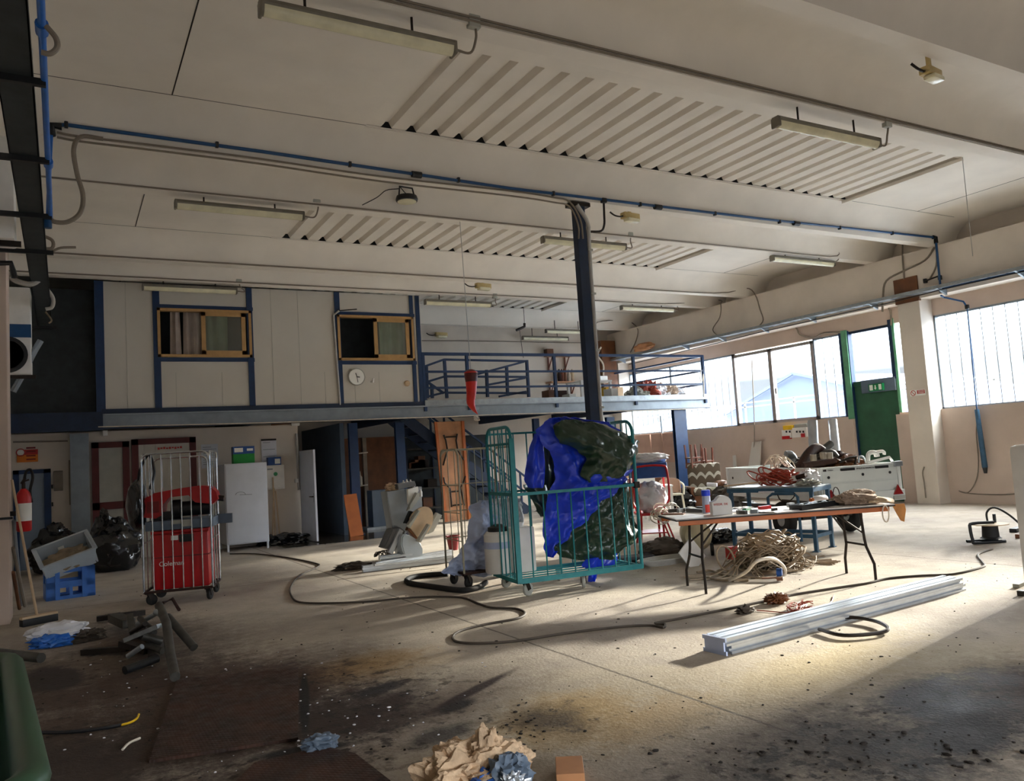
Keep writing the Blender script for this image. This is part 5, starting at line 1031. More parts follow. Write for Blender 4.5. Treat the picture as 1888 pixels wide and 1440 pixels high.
pipe_solo('thick_hose', 'thick black hose lying in a loop beside the cages', 'hose', floor_path([(896, 1074), (880, 1083), (850, 1088), (800, 1082), (756, 1075), (750, 1069), (765, 1063), (800, 1059), (826, 1058)], .035), .035, 'rubber', 6, 10)
# ---- teal roll cage
O, A_, w_, d_ = frame3((958, 1075), (1184, 1046), (893, 1062), .17); Rm = Matrix.Translation(O) @ rotz(A_); d_ = max(.75, min(1.0, d_))
H_ = ZAT(946, 786, O.x, O.y); t = T('roll_cage', 'large teal roll cage with a blue and green tarpaulin thrown over it', 'roll cage', O, A_); zm = ZAT(955, 912, O.x, O.y)
b = MB()
for y in (0, d_): b.bar((0, y, .18), (w_, y, .18), .04, .045)
for x in (0, w_): b.bar((x, 0, .18), (x, d_, .18), .04, .045)
for k in range(1, 5): b.bar((0, d_*k/5, .18), (w_, d_*k/5, .18), .022, .016)
part(t, 'base_frame', b, 'teal', False)
def endp(x, n): 
    mb = upanel(MB(), (x, 0), (x, d_), .17, H_, .021, n, .009, rad=.16); mb.bar((x, 0, zm), (x, d_, zm), .03, .04).bar((x, 0, H_-.2), (x, d_, H_-.2), .02, .03); return mb
part(t, 'end_panel', endp(0, 5), 'teal'); part(t, 'end_panel', endp(w_, 5), 'teal')
b = MB(); 
for z in (.2, zm): b.bar((0, 0, z), (w_, 0, z), .03, .035)
for k in range(1, 9): b.tube([(w_*k/9, 0, .18), (w_*k/9, 0, zm)], .009, 6)
part(t, 'front_gate', b, 'teal'); part(t, 'gate_hinge', MB().box((w_, -.01, zm), (.07, .06, .08), bev=.01), 'dark_metal')
b = MB(); b.bar((0, d_, H_-.06), (w_, d_, H_-.06), .025).bar((0, d_, zm), (w_, d_, zm), .025)
for k in range(1, 9): b.tube([(w_*k/9, d_, .18), (w_*k/9, d_, H_-.06)], .009, 6)
part(t, 'back_panel', b, 'teal')
for x in (.1, w_*.52):
    for y in (.06, d_-.06): caster(t, x, y, .17, 'grey_plastic', .3+x)
part(t, 'corner_post', MB().bar((0, 0, .17), (0, 0, H_-.14), .06, .05), 'teal', False)
# tarpaulin
p0 = Rm @ V((0, .30, 0)); tp = T('tarpaulin', 'crumpled blue and green tarpaulin draped over the teal roll cage', 'tarpaulin', Rm @ V((w_*.5, .35, .3)), A_)
drape(tp, 'blue_side', [(771, 1010, 1060), (780, 1000, 1125), (795, 985, 1150), (812, 992, 1165), (835, 1010, 1130), (860, 1018, 1120), (885, 1022, 1152), (905, 1012, 1135), (930, 1003, 1100), (955, 998, 1082), (985, 1000, 1050), (1012, 1004, 1032), (1027, 1008, 1018)], p0, A_, 'tarp_blue', 0, .12, .16, 64, 90, 3.4, 1, fold=(13, .03))
drape(tp, 'blue_flap', [(800, 984, 1004), (830, 976, 1004), (862, 970, 1003), (886, 966, 1002), (898, 974, 1000)], p0, A_, 'tarp_blue', .08, .05, .08, 14, 24, 4, 4)
drape(tp, 'green_side', [(775, 1030, 1070), (786, 1016, 1120), (800, 1020, 1158), (815, 1030, 1174), (832, 1062, 1173), (848, 1078, 1166), (862, 1070, 1160), (876, 1066, 1154), (888, 1082, 1125)], p0, A_, 'tarp_green', -.17, .1, .2, 64, 50, 3.6, 7, fold=(9, .03))
drape(tp, 'blue_hem', [(866, 1085, 1165), (876, 1068, 1160), (887, 1072, 1140), (893, 1090, 1110)], p0, A_, 'tarp_blue', -.14, .05, .16, 24, 10, 4, 9)
drape(tp, 'green_side', [(885, 1110, 1155), (905, 1092, 1160), (935, 1076, 1164), (960, 1052, 1170), (984, 1030, 1180), (996, 1022, 1168), (1012, 1012, 1148), (1024, 1030, 1138), (1032, 1060, 1130)], p0, A_, 'tarp_green', .06, .11, .12, 64, 64, 3.6, 12, fold=(11, .03))
drape(tp, 'green_side', [(893, 962, 1008), (915, 975, 1012), (940, 990, 1014), (952, 996, 1012)], p0, A_, 'tarp_green', .16, .05, .04, 12, 14, 4, 15)
drape(tp, 'blue_hem', [(1016, 1118, 1136), (1030, 1078, 1136), (1042, 1072, 1132), (1052, 1084, 1112)], p0, A_, 'tarp_blue', .10, .05, .05, 18, 12, 4, 18)
drape(tp, 'blue_hem', [(1050, 1086, 1104), (1062, 1086, 1098), (1072, 1086, 1094)], p0, A_, 'tarp_blue', .14, .02, .02, 6, 8, 4, 20)
drape(tp, 'green_side', [(800, 1000, 1034), (850, 1000, 1036), (908, 998, 1032)], p0, A_, 'tarp_green', .26, .04, .02, 8, 14, 4, 25)  # dark sheet added behind the flap as the shade in the gap
b = MB(); 
for q in ((1068, 972), (1170, 979), (1166, 815), (1012, 790)): b.lathe(PV(*q, p0, A_)+V((.0, -.12, 0)), [(.015, 0), (.015, -.006), (.006, -.006), (.006, 0)], 12, 'Y')
part(tp, 'eyelets', b, 'galv', world=True)
# ---- cream roll cage behind with dust sheet
O2, A2, w2_, d2 = frame3((856, 1058), (960, 1044), (813, 1052), .2); d2 = max(.6, min(.9, d2)); H2_ = ZAT(850, 828, O2.x, O2.y); R2 = Matrix.Translation(O2) @ rotz(A2)
t = T('roll_cage', 'cream wire roll cage behind the teal one, holding a dust sheet', 'roll cage', O2, A2)
part(t, 'base_frame', MB().b2((0, 0, .18), (w2_, d2, .21)), 'rust', False)
part(t, 'side_panel', upanel(MB(), (0, 0), (0, d2), .2, H2_, .014, 0, .005, hz=(.6, .95, 1.3)), 'cage_cream'); part(t, 'side_panel', upanel(MB(), (w2_, 0), (w2_, d2), .2, H2_, .016, 4, .006, hz=(.9, 1.3)), 'cage_cream')
part(t, 'back_panel', upanel(MB(), (0, d2), (w2_, d2), .2, H2_, .014, 7, .006, hz=(.6, .95, 1.3)), 'cage_cream')
for x in (.06, w2_-.06):
    for y in (.06, d2-.06): caster(t, x, y, .18, 'rubber', .6)
p2 = R2 @ V((0, .2, 0)); t = T('dust_sheet', 'heap of pale blue and white sheeting lying in the cream roll cage', 'sheet', R2 @ V((w2_*.5, .4, .22)))
drape(t, 'blue_sheet', [(922, 884, 900), (935, 872, 915), (960, 862, 915), (990, 855, 912), (1020, 846, 915), (1040, 826, 920), (1056, 814, 905), (1062, 835, 890)], p2, A2, 'sheet_blue', .0, .24, .12, 50, 70, 3.6, 3); drape(t, 'white_sheet', [(918, 900, 950), (940, 890, 956), (975, 885, 955), (1010, 890, 952), (1045, 895, 940)], p2, A2, 'sheet_white', .1, .26, .16, 50, 70, 4, 8)
drape(t, 'plastic_film', [(925, 925, 958), (960, 930, 962), (1000, 932, 960)], p2, A2, 'sheet_white', -.0, .08, .05, 12, 20, 6, 11)
c = F(836, 1014); t = T('bucket', 'small dark red bucket on the floor left of the dust sheet', 'bucket', c); part(t, 'body', MB().lathe((0, 0, 0), [(.08, 0), (.12, .24), (.13, .24), (.13, .26), (.11, .26), (.075, .02), (0, .02)], 20), 'red_dark'); part(t, 'handle', MB().tube([(.12*math.cos(a), .0, .25+.02-.06*math.sin(a)) for a in [PI*k/8 for k in range(9)]], .006, 6), 'dark_metal')
# white canisters seen through the teal end panel
q = PV(922, 1040, Rm @ V((0, .74, 0)), A_); hz = PV(922, 978, Rm @ V((0, .74, 0)), A_).z-.21; t = T('canister', 'white canister with a black lid seen through the left end of the teal cage', 'canister', (q.x, q.y, .205)); part(t, 'body', MB().lathe((0, 0, 0), [(.17, 0), (.185, .02), (.185, hz-.04), (.15, hz), (0, hz)], 24), 'white_plastic'); part(t, 'lid', MB().lathe((0, 0, hz), [(.13, 0), (.13, .05), (.08, .065), (.05, .085), (0, .085)], 20), 'black_plastic'); part(t, 'label', MB().lathe((0, 0, 0), [(.186, hz*.6), (.186, hz*.76)], 24), 'sheet_blue')
q = PV(962, 1040, Rm @ V((0, .6, 0)), A_); hz = PV(962, 962, Rm @ V((0, .6, 0)), A_).z-.21; t = T('canister', 'square white canister behind the teal corner post', 'canister', (q.x, q.y, .205), A_); part(t, 'body', MB().b2((-.15, -.13, 0), (.15, .13, hz-.05), .035), 'white_plastic'); part(t, 'neck', MB().lathe((0, 0, hz-.05), [(.05, 0), (.05, .05), (0, .05)], 16), 'white_plastic')
# ---- stair lift like machine on aluminium rails
mo = F(735, 1040); ma = .15
for i, (a_, b_) in enumerate((((668, 1049), (835, 1030)), ((690, 1042), (832, 1018)), ((700, 1030), (760, 1022)))):
    solo('aluminium_rail', ('front aluminium rail under the grey machine', 'rear aluminium rail under the grey machine', 'short aluminium rail on top under the grey machine')[i], 'rail', MB().bar(F(*a_, z=.05+.06*(i == 2)), F(*b_, z=.05+.06*(i == 2)), .11, .09).bar(F(*a_, z=.1+.06*(i == 2)), F(*b_, z=.1+.06*(i == 2)), .03, .03), 'alu', False)
t = T('stair_lift', 'dismantled grey lift machine with a round tan seat standing on aluminium rails', 'machine', mo+V((.1, .15, .1)))
S_ = lambda n, poly, th, m, off=0., bev=.01: slab(t, n, poly, mo, ma, th, m, off, bev)
S_('upright_cover', [(713, 907), (746, 901), (752, 920), (757, 975), (748, 984), (726, 985)], .22, 'machine_grey', .2); S_('side_cover', [(746, 903), (778, 897), (779, 940), (768, 965), (757, 975)], .1, 'machine_grey', .22)
S_('dark_box', [(724, 976), (738, 972), (748, 980), (728, 1016), (709, 1010)], .22, 'machine_dark', .1); S_('guide_rail', [(737, 975), (744, 979), (724, 1022), (716, 1018)], .06, 'alu', .04, .004)
S_('foot_housing', [(741, 990), (744, 986), (750, 985), (757, 988), (764, 992), (771, 997), (777, 1003), (779, 1012), (781, 1030), (754, 1035), (748, 1026), (743, 1016), (740, 1004)], .32, 'tub_pale', -.06, .02)
S_('armrest', [(757, 930), (768, 908), (775, 910), (774, 920), (760, 938), (752, 942)], .07, 'grey_plastic', .02, .015); S_('armrest', [(752, 968), (772, 940), (776, 942), (757, 974)], .08, 'grey_plastic', -.1, .012); S_('armrest', [(770, 998), (790, 966), (795, 968), (777, 1000)], .08, 'grey_plastic', -.14, .012); S_('armrest', [(790, 975), (806, 945), (816, 950), (800, 980), (790, 985)], .08, 'grey_plastic', .05, .012)
S_('seat', [(756, 973)] + [(776+(21*math.cos(a)*.80+32*math.sin(a)*.5), 964+(21*math.cos(a)*.55-32*math.sin(a)*.87)) for a in [PI*1.02-PI*1.22*k/18 for k in range(19)]] + [(777, 994), (772, 992)], .06, 'wood_pale', -.02, .006); S_('seat_frame', [(754, 972), (772, 994), (777, 1000), (770, 998), (752, 978)], .1, 'wood_brown', 0., .01); S_('black_joint', [(748, 965), (758, 942), (764, 944), (756, 966)], .1, 'black_plastic', .06, .01)
S_('bracket', [(752, 902), (771, 897), (772, 905), (766, 915), (764, 930), (757, 925), (753, 930)], .05, 'sign_white', .1, .004); S_('top_tray', [(733, 893), (765, 887), (768, 896), (735, 902)], .2, 'machine_dark', .12, .006)
for i, (px, py) in enumerate(((744, 886), (750, 884), (757, 885), (763, 891), (776, 903))):
    c = PV(px, py+6, mo+V((0, .22, 0)), ma); solo('small_bottle', 'small white bottle on top of the grey lift machine' if i < 4 else 'small white block with red cap on the right shoulder of the lift machine', 'bottle', MB().lathe(c-V((0, 0, .06)), [(.025, 0), (.025, .08), (.012, .1), (.012, .12), (0, .12)], 12), 'white_plastic', group='small bottles on the lift machine' if i < 4 else None)
solo('crumpled_paper', 'crumpled pale paper lying on the top left of the lift machine', 'paper', MB().blob(PV(723, 899, mo+V((0, .3, 0)), ma), (.11, .08, .07), .35, 3, 2, 4), 'insulation')
b = MB(); c = F(703, 1032)
for k in range(6): b.tube([c+V((.12*math.cos(a+k)+.03*k, .1*math.sin(a), .1+.05*math.sin(a*2+k))) for a in [j*PI/6 for j in range(13)]], .009, 5)
solo('wire_bundle', 'tangle of dark wires at the left foot of the lift machine', 'wire', b, 'dark_metal'); solo('dark_rag', 'dark rag on the floor at the left end of the aluminium rails', 'rag', MB().blob(F(672, 1046)+V((-.2, 0, .03)), (.26, .16, .07), .4, 3, 4, 4, -.03), 'hose_dark')
# ---- folding table standing on end
ty = 19.0; t = T('folding_table', 'wooden folding table standing on end with its folded legs showing', 'folding table', P(842, 960, y=ty)); bp = P(842, 960, y=ty); p0 = V((bp.x, ty, 0)); 
slab(t, 'top', [(801, 778), (856, 776), (869, 957), (820, 963)], p0, .0, .05, 'wood_red', 0, .008)
b = MB(); tl = lambda pts: b.tube([PV(x, y, p0-V((0, .05, 0)), 0) for x, y in pts], .022, 6)
slab(t, 'side_rail', [(801, 778), (806, 778), (826, 962), (820, 963)], p0, 0, .05, 'wood_orange', -.05, .004); slab(t, 'side_rail', [(851, 776), (856, 776), (869, 957), (864, 958)], p0, 0, .05, 'wood_orange', -.05, .004)
tl([(818, 802), (822, 812), (825, 830), (817, 858)]); tl([(843, 800), (841, 812), (844, 830), (855, 848)]); tl([(822, 806), (843, 805)]); tl([(824, 830), (844, 829)]); part(t, 'leg_frame', b, 'dark_metal', world=True)
b = MB(); tl([(818, 880), (820, 890), (830, 901), (833, 935)]); tl([(858, 878), (855, 888), (849, 899), (856, 932)]); tl([(829, 907), (850, 905)]); tl([(835, 932), (852, 930)]); part(t, 'leg_frame', b, 'dark_metal', world=True)
# ---- red trolley with goods, plastic chairs, boxes behind the teal cage
tc_ = F(1205, 1003); R3 = Matrix.Translation(tc_) @ rotz(-.55)
t = T('hand_truck', 'red tubular trolley loaded with boxes behind the teal cage', 'trolley', tc_, -.55); b = MB(); zt_ = ZAT(1215, 858, tc_.x, tc_.y); 
for y in (-.25, .28):
    b.tube([(-.24, y, .0), (-.2, y, .5), (-.28, y, .75), (-.28, y, zt_-.1), (-.2, y, zt_), (.2, y, zt_), (.28, y, zt_-.1), (.28, y, .75), (.16, y, .55), (.16, y, 0)], .018, 8, 3)
part(t, 'frame', b, 'red_paint'); part(t, 'shelf', MB().b2((-.26, -.26, .5), (.26, .3, .54)).b2((-.3, -.28, .2), (.2, .3, .22)), 'red_paint', False)
for y in (-.25, .28): part(t, 'leg', MB().tube([(.16, y, .55), (.34, y, .02)], .015, 8), 'red_paint')
LW = lambda x, y, z=0: R3 @ V((x, y, z))
solo('bottle_pack', 'blue wrapped bottle pack on the red trolley', 'bottle pack', MB(R3).b2((-.3, -.2, zt_-.2), (.3, .2, zt_+.06), .03), 'box_blue'); solo('white_cloth', 'white cloth lying over the blue bottle pack', 'cloth', MB(R3).blob((0, 0, zt_+.13), (.34, .22, .09), .2, 2, 4, 4), 'sheet_white'); solo('yellow_sponge', 'yellow sponge beside the blue bottle pack', 'sponge', MB(R3).blob((-.36, -.15, zt_+.08), (.1, .08, .07), .2, 2, 5, 3), 'yellow')
solo('plastic_sack', 'pale translucent sack standing on the red trolley below the bottle pack', 'sack', MB(R3).blob((.02, 0, .78), (.26, .22, .27), .15, 2, 6, 4), 'sheet_white'); solo('cardboard_box', 'orange and brown carton at the left of the red trolley', 'box', MB(R3).b2((-.5, -.2, .62), (-.3, .1, 1.0), .01), 'wood_orange', False)
random.seed(11); b = MB()
for k in range(11): c = LW(random.uniform(.05, .25), random.uniform(-.36, -.3), random.uniform(.5, .66)); r = random.uniform(.1, .22); b.tube([c+V((r*math.cos(a)*1.1, .08*math.sin(a+k), r*math.sin(a)*.6-.05)) for a in [j*PI/8 for j in range(17)]], .009, 5)
b.tube([LW(.2, -.3, .55), LW(.4, -.35, .45), LW(.7, -.4, .1), LW(.9, -.4, .02)], .01, 5, 4); solo('cable_tangle', 'pale pink cable tangle hanging on the red trolley', 'cable', b, 'cable_white')
def plastic_chair(c, ang, label):
    t = T('plastic_chair', label, 'chair', c, ang); 
    part(t, 'seat', MB().b2((-.24, -.24, .40), (.24, .22, .44), .015), 'cream_plastic'); part(t, 'backrest', MB().grid(lambda u, v: (-.27*math.cos(PI*u), .2+.1*math.sin(PI*u), .44+.38*v*(.75+.25*math.sin(PI*u))), 14, 6, .02), 'pink_board')
    for s in (-1, 1): part(t, 'armrest', MB().tube([(s*.27, .2, .7), (s*.28, -.1, .66), (s*.27, -.24, .6), (s*.25, -.26, .42)], .025, 8, 3), 'cream_plastic')
    for x in (-.22, .22):
        for y in (-.22, .2): part(t, 'leg', MB().bar((x, y, .4), (x*1.15, y*1.15, 0), .045, .035), 'cream_plastic', False)
c = F(1241, 943); plastic_chair(c, -.55, 'cream plastic armchair standing behind the black bag'); c = F(1216, 957); t = T('side_table', 'white plastic side table beside the red trolley', 'table', c, -.5); part(t, 'top', MB().b2((-.3, -.3, .72), (.3, .3, .76), .01), 'white_plastic')
for x in (-.26, .26):
    for y in (-.26, .26): part(t, 'leg', MB().bar((x, y, .72), (x, y, 0), .05), 'white_plastic', False)
for i, (px, py, s, m, z) in enumerate(((1172, 938, .55, 'wood_pale', 0), (1185, 950, .5, 'white_plastic', 0), (1200, 926, .5, 'wood_brown', 0))):
    c = F(px, py); solo('cardboard_box', ('pale carton behind the red trolley, tall', 'white box stack behind the red trolley', 'brown carton under the window behind the plastic chair')[i], 'box', MB(Matrix.Translation(c) @ rotz(-.4)).b2((-s*.6, -s/2, 0), (s*.6, s/2, (1.05, .9, .75)[i]), .01), m, False)
bag(1262, 940, (.36, .3, .26), 14, 'shiny black bin bag on the floor in front of the patterned armchair')
# dark clutter between trolley and folding table
bag(1222, 1028, (.42, .22, .14), 21, 'low dark bag on the floor left of the compressor', 'hose_dark', 'bag'); b = MB(); random.seed(5)
for k in range(7): c = F(1228, 1040, .02); b.tube([c+V(((.34+.03*k)*math.cos(a)*.9, (.12+.012*k)*math.sin(a), .012+.012*k)) for a in [j*PI/10 for j in range(20)]], .011, 5, closed=True)
solo('cable_coil', 'flat coil of grey cable beside the dark bag at the teal cage', 'cable', b, 'conduit_light')
solo('black_box', 'low black box with red and white items at the right end of the teal cage', 'box', MB(Matrix.Translation(F(1172, 1040)) @ rotz(-.3)).b2((-.25, -.15, 0), (.25, .15, .12), .01), 'black_plastic', False)
# compressor under the table
c = F(1285, 1022); t = T('air_compressor', 'cream air compressor tank with a black motor under the folding table', 'compressor', c, .9); part(t, 'tank', MB().lathe((0, 0, .3), [(.05, -.36), (.17, -.33), (.22, -.26), (.22, .26), (.17, .33), (.05, .36)], 26, 'X'), 'tank_cream'); part(t, 'motor', MB().b2((-.2, -.13, .48), (.16, .13, .64), .03), 'machine_dark'); part(t, 'cover', MB().b2((-.1, -.1, .63), (.1, .1, .68), .02), 'galv'); part(t, 'handle', MB().tube([(.2, .12, .5), (.35, .14, .62), (.42, .14, .66)], .018, 8).tube([(.38, -.12, .5), (.44, -.12, .66)], .018, 8), 'rubber')
for y in (-.15, .15): part(t, 'wheel', MB().lathe((-.22, y*1.4, .09), [(.09, -.02), (.09, .02), (0, .02)], 16, 'Y'), 'rubber')
solo('white_board', 'white board leaning against the compressor tank under the table', 'board', MB().bar(F(1290, 1040, .02), F(1262, 1005, .3), .02, .3), 'white_plastic', False); c = F(1330, 1000); solo('black_bag', 'small black sack behind the compressor', 'bag', MB().blob(c+V((0, 0, .1)), (.3, .18, .12), .25, 2, 6, 4, -.1), 'bag_black'); solo('red_box', 'small red box on the floor between the compressor and the cable heap', 'box', MB(Matrix.Translation(F(1350, 1030)) @ rotz(.2)).b2((-.08, -.05, 0), (.08, .05, .17), .006), 'red_sign', False)
# ================================================================== RIGHT HALF
# ---- long folding table
LEGS = [F(1302, 1095), F(1268, 1080), F(1615, 1070), F(1561, 1057)]
tm = (LEGS[0]+LEGS[1]+LEGS[2]+LEGS[3])/4; ta = math.atan2(LEGS[2].y-LEGS[0].y, LEGS[2].x-LEGS[0].x); TZ = .835; TL, TW = 2.50, .74
TMx = Matrix.Translation(tm) @ rotz(ta); tloc = lambda p: TMx.inverted() @ V(p)
t = T('folding_table', 'long folding table covered with tools, standing in the sunlight', 'folding table', tm, ta)
b = MB(); b.b2((-TL/2, -TW/2, TZ-.012), (TL/2, TW/2, TZ), .004); part(t, 'table_top', b, 'table_top', False)
part(t, 'dark_rim', MB().b2((-TL/2-.004, -TW/2-.006, TZ-.024), (TL/2+.004, TW/2+.006, TZ-.012)), 'dark_metal', False)
b = MB(); b.b2((-TL/2+.03, -TW/2+.005, TZ-.075), (TL/2-.06, -TW/2+.03, TZ-.024), .008).b2((-TL/2+.03, TW/2-.03, TZ-.075), (TL/2-.06, TW/2-.005, TZ-.024), .008); part(t, 'apron', b, 'wood_orange', False)
for (na, nb) in ((LEGS[0], LEGS[1]), (LEGS[2], LEGS[3])):
    a, c = tloc(na), tloc(nb); s = 1 if a.x > 0 else -1; b = MB()
    for q, k in ((a, -1), (c, 1)):
        inn = q.y*.62; part(t, 'leg', MB().tube([(q.x-s*.05, inn, TZ-.03), (q.x-s*.03, inn, .45), (q.x-s*.02, inn*1.05, .36), (q.x, q.y, .18), (q.x, q.y, 0)], .016, 8), 'dark_metal')
    part(t, 'cross_bar', MB().tube([(a.x-s*.02, a.y*.63, .38), (c.x-s*.02, c.y*.63, .38)], .013, 8), 'dark_metal')
    part(t, 'brace', MB().tube([(a.x-s*.04, a.y*.62, .52), (a.x-s*.35, 0, TZ-.03)], .011, 8).tube([(c.x-s*.04, c.y*.62, .52), (a.x-s*.35, 0, TZ-.03)], .011, 8), 'dark_metal')
TT = lambda x, y, z=0: TMx @ V((x, y, TZ+z))
def onT(px, py): q = P(px, py+2, z=TZ); return V((q.x, q.y, TZ))
def lying(name, label, cat, a, b_, w, h, m, bev=.004, z=0): p, q = onT(*a), onT(*b_); return solo(name, label, cat, MB().bar(p+V((0, 0, h/2+z)), q+V((0, 0, h/2+z)), w, h), m, False)
c = onT(1304, 944); t = T('spray_can', 'blue and white spray can with a blue cap on the folding table', 'spray can', c); hh = .26
part(t, 'can', MB().lathe((0, 0, 0), [(.045, 0), (.048, .01), (.048, hh-.07), (.04, hh-.055), (0, hh-.055)], 24), 'sheet_blue'); part(t, 'red_label', MB(rotz(3.6)).grid(lambda u, v: (.0495*math.cos(u*1.5), .0495*math.sin(u*1.5), .01+.09*v), 10, 1), 'red_sign'); part(t, 'cap', MB().lathe((0, 0, hh-.06), [(.05, 0), (.05, .062), (.044, .068), (0, .068)], 24), 'tarp_blue')
c = onT(1330, 946); t = T('dispenser', 'white rounded dispenser box with red lettering next to the spray can', 'dispenser', c, ta-.1)
pr = [(-.11, 0), (.11, 0), (.11, .12)] + [(.02+.09*math.cos(a), .12+.09*math.sin(a)) for a in [PI*k/10 for k in range(1, 8)]] + [(-.06, .16), (-.11, .14)]
part(t, 'body', MB().prism(pr, (0, .13, 0), (0, -.065, 0)), 'white_plastic'); text_part(t, 'lettering', 'WEDR. DE', .035, 'red_sign', Matrix.Translation((-.015, -.067, .115)) @ Matrix.Rotation(PI/2, 4, 'X'), world=False)
lying('flat_tray', 'dark flat strip at the left end of the folding table', 'strip', (1222, 947), (1262, 946), .1, .012, 'wood_brown')
for i, (a, b_, w, m, lb) in enumerate((((1233, 943), (1262, 941), .05, 'scrap_grey', 'grey clamp at the left end of the folding table'), ((1250, 943), (1266, 940), .03, 'galv', 'thin pliers at the left end of the folding table'), ((1268, 941), (1298, 943), .05, 'machine_dark', 'grey hand tool left of the spray can'), ((1272, 938), (1280, 941), .06, 'grey_plastic', 'small grey block left of the spray can'),
    ((1284, 938), (1300, 938), .05, 'black_plastic', 'black tool just behind the spray can'), ((1372, 940), (1382, 938), .05, 'sign_green', 'green tape roll right of the white dispenser'), ((1400, 938), (1420, 936), .05, 'red_paint', 'red pliers behind the papers on the table'), ((1360, 945), (1376, 946), .04, 'scrap_grey', 'grey wrench right of the white dispenser'), ((1384, 944), (1398, 944), .03, 'steel_grey', 'thin steel tool in the middle of the table'), ((1424, 942), (1432, 941), .03, 'dark_metal', 'small dark bit on the middle of the table'), ((1454, 932), (1462, 931), .06, 'galv', 'small grey metal box left of the black tray'))):
    solo('hand_tool', lb, 'tool', MB().bar(onT(*a)+V((0, 0, .02)), onT(*b_)+V((0, 0, .02)), w, .04), m, False)
for i, (px, py, s) in enumerate(((1365, 940, .2), (1415, 941, .24), (1440, 942, .24))):
    solo('paper', ('crumpled pale cloth right of the white dispenser', 'white sheet of paper in the middle of the table', 'white sheet of paper left of the black tray')[i], 'paper', MB(Matrix.Translation(onT(px, py)) @ rotz(ta+.2*i)).grid(lambda u, v: ((u-.5)*s*1.3, (v-.5)*s, .004+(.03 if i == 0 else .006)*(nz(u*4, v*4, i)+1)), 10, 8, .003), 'paper')
p, q = onT(1467, 939), onT(1570, 924); t = T('tray', 'long black tray of small parts on the right half of the table', 'tray', (p+q)/2, math.atan2(q.y-p.y, q.x-p.x)); Lr = (q-p).length
part(t, 'tray', MB().b2((-Lr/2, -.08, 0), (Lr/2, .08, .012)).b2((-Lr/2, -.085, 0), (Lr/2, -.075, .06)).b2((-Lr/2, .075, 0), (Lr/2, .085, .06)).b2((-Lr/2, -.08, 0), (-Lr/2+.01, .08, .06)).b2((Lr/2-.01, -.08, 0), (Lr/2, .08, .06)), 'black_plastic', False)
random.seed(4); b = MB()
for k in range(14): b.box((random.uniform(-Lr/2+.05, Lr/2-.1), random.uniform(-.05, .05), .03+.02*random.random()), (random.uniform(.03, .08), .03, .04), rz=random.random())
part(t, 'small_parts', b, 'galv', False, kind='stuff')
c = onT(1518, 925); t = T('bottle', 'clear bottle with an orange cap lying behind the black tray', 'bottle', c+V((0, .05, .045))); part(t, 'body', MB().lathe((0, 0, 0), [(.02, -.13), (.042, -.08), (.042, .1), (.03, .12), (0, .12)], 18, 'X'), 'sheet_white'); part(t, 'cap', MB().lathe((0, 0, 0), [(.024, -.16), (.024, -.12)], 14, 'X'), 'wood_orange')
solo('wire_ring', 'thin dark wire ring standing behind the black tray', 'wire', MB().tube([onT(1543, 922)+V((.06*math.cos(a), 0, .07+.1*math.sin(a))) for a in [PI*k/8 for k in range(16)]], .006, 5, closed=True), 'dark_metal')
p0 = onT(1620, 936); t = T('work_cloth', 'crumpled tan work clothes hanging over the right end of the table', 'cloth', TT(TL/2-.25, 0, 0))
part(t, 'heap', MB(TMx @ Matrix.Translation((TL/2-.26, .0, TZ+.04))).blob((0, 0, 0), (.27, .24, .08), .14, 1.7, 2, 5, -.04).blob((.08, .05, .06), (.17, .13, .06), .16, 1.9, 5, 5).blob((-.12, -.06, .04), (.13, .1, .06), .16, 1.9, 9, 5), 'cloth_tan', world=True)
part(t, 'sleeve', MB(TMx).grid(lambda u, v: (TL/2-.25+.3*v+.03*math.sin(u*9), -.28+.3*u+.03*nz(u*4, v*3), TZ+.03+.05*math.sin(PI*u)-.06*max(0, v-.7)), 12, 12, .012), 'wood_pale', world=True)
slab(t, 'hanging_flap', [(1645, 930), (1668, 928), (1671, 940), (1668, 962), (1662, 960), (1655, 948)], TT(TL/2+.03, -.1), ta, .02, 'cloth_orange', -.02, .006)
solo('cable_ring', 'pale cable loop hanging below the right end of the table', 'cable', MB().tube([P(1625, 950, z=.6)*0 + TT(TL/2-.12, -TW/2-.01, -.1)+V((.055*math.cos(a), 0, .09*math.sin(a))) for a in [2*PI*k/16 for k in range(16)]], .008, 6, closed=True), 'cable_white')
# ---- blue steel bench
a, c = F(1355, 1012), F(1505, 1018); ba = math.atan2(c.y-a.y, c.x-a.x); bw_ = (c-a).length; BM = Matrix.Translation(a) @ rotz(ba); bd = .62; bz = ZAT(1350, 899, a.x, a.y)
t = T('workbench', 'blue steel work table behind the folding table', 'workbench', a, ba); part(t, 'top', MB().b2((-.04, -.02, bz-.03), (bw_+.04, bd, bz), .005), 'galv', False); part(t, 'rim', MB().b2((-.04, -.025, bz-.08), (bw_+.04, -.0, bz-.02)).b2((-.045, -.02, bz-.08), (-.02, bd, bz-.02)).b2((bw_+.02, -.02, bz-.08), (bw_+.045, bd, bz-.02)), 'bench_blue', False)
for x in (0, bw_):
    for y in (.02, bd-.04): part(t, 'leg', MB().b2((x-.025, y-.025, 0), (x+.025, y+.025, bz-.03)).b2((x-.045, y-.045, 0), (x+.045, y+.045, .012)), 'bench_blue', False)
part(t, 'lower_frame', MB().bar((0, .02, .22), (bw_, .02, .22), .04, .05).bar((0, bd-.04, .22), (bw_, bd-.04, .22), .04, .05).bar((0, .02, .22), (0, bd-.04, .22), .04, .05).bar((bw_, .02, .22), (bw_, bd-.04, .22), .04, .05), 'bench_blue', False)
part(t, 'lower_shelf', MB().b2((.02, .04, .52), (bw_*.7, bd-.06, .54)), 'galv', False)
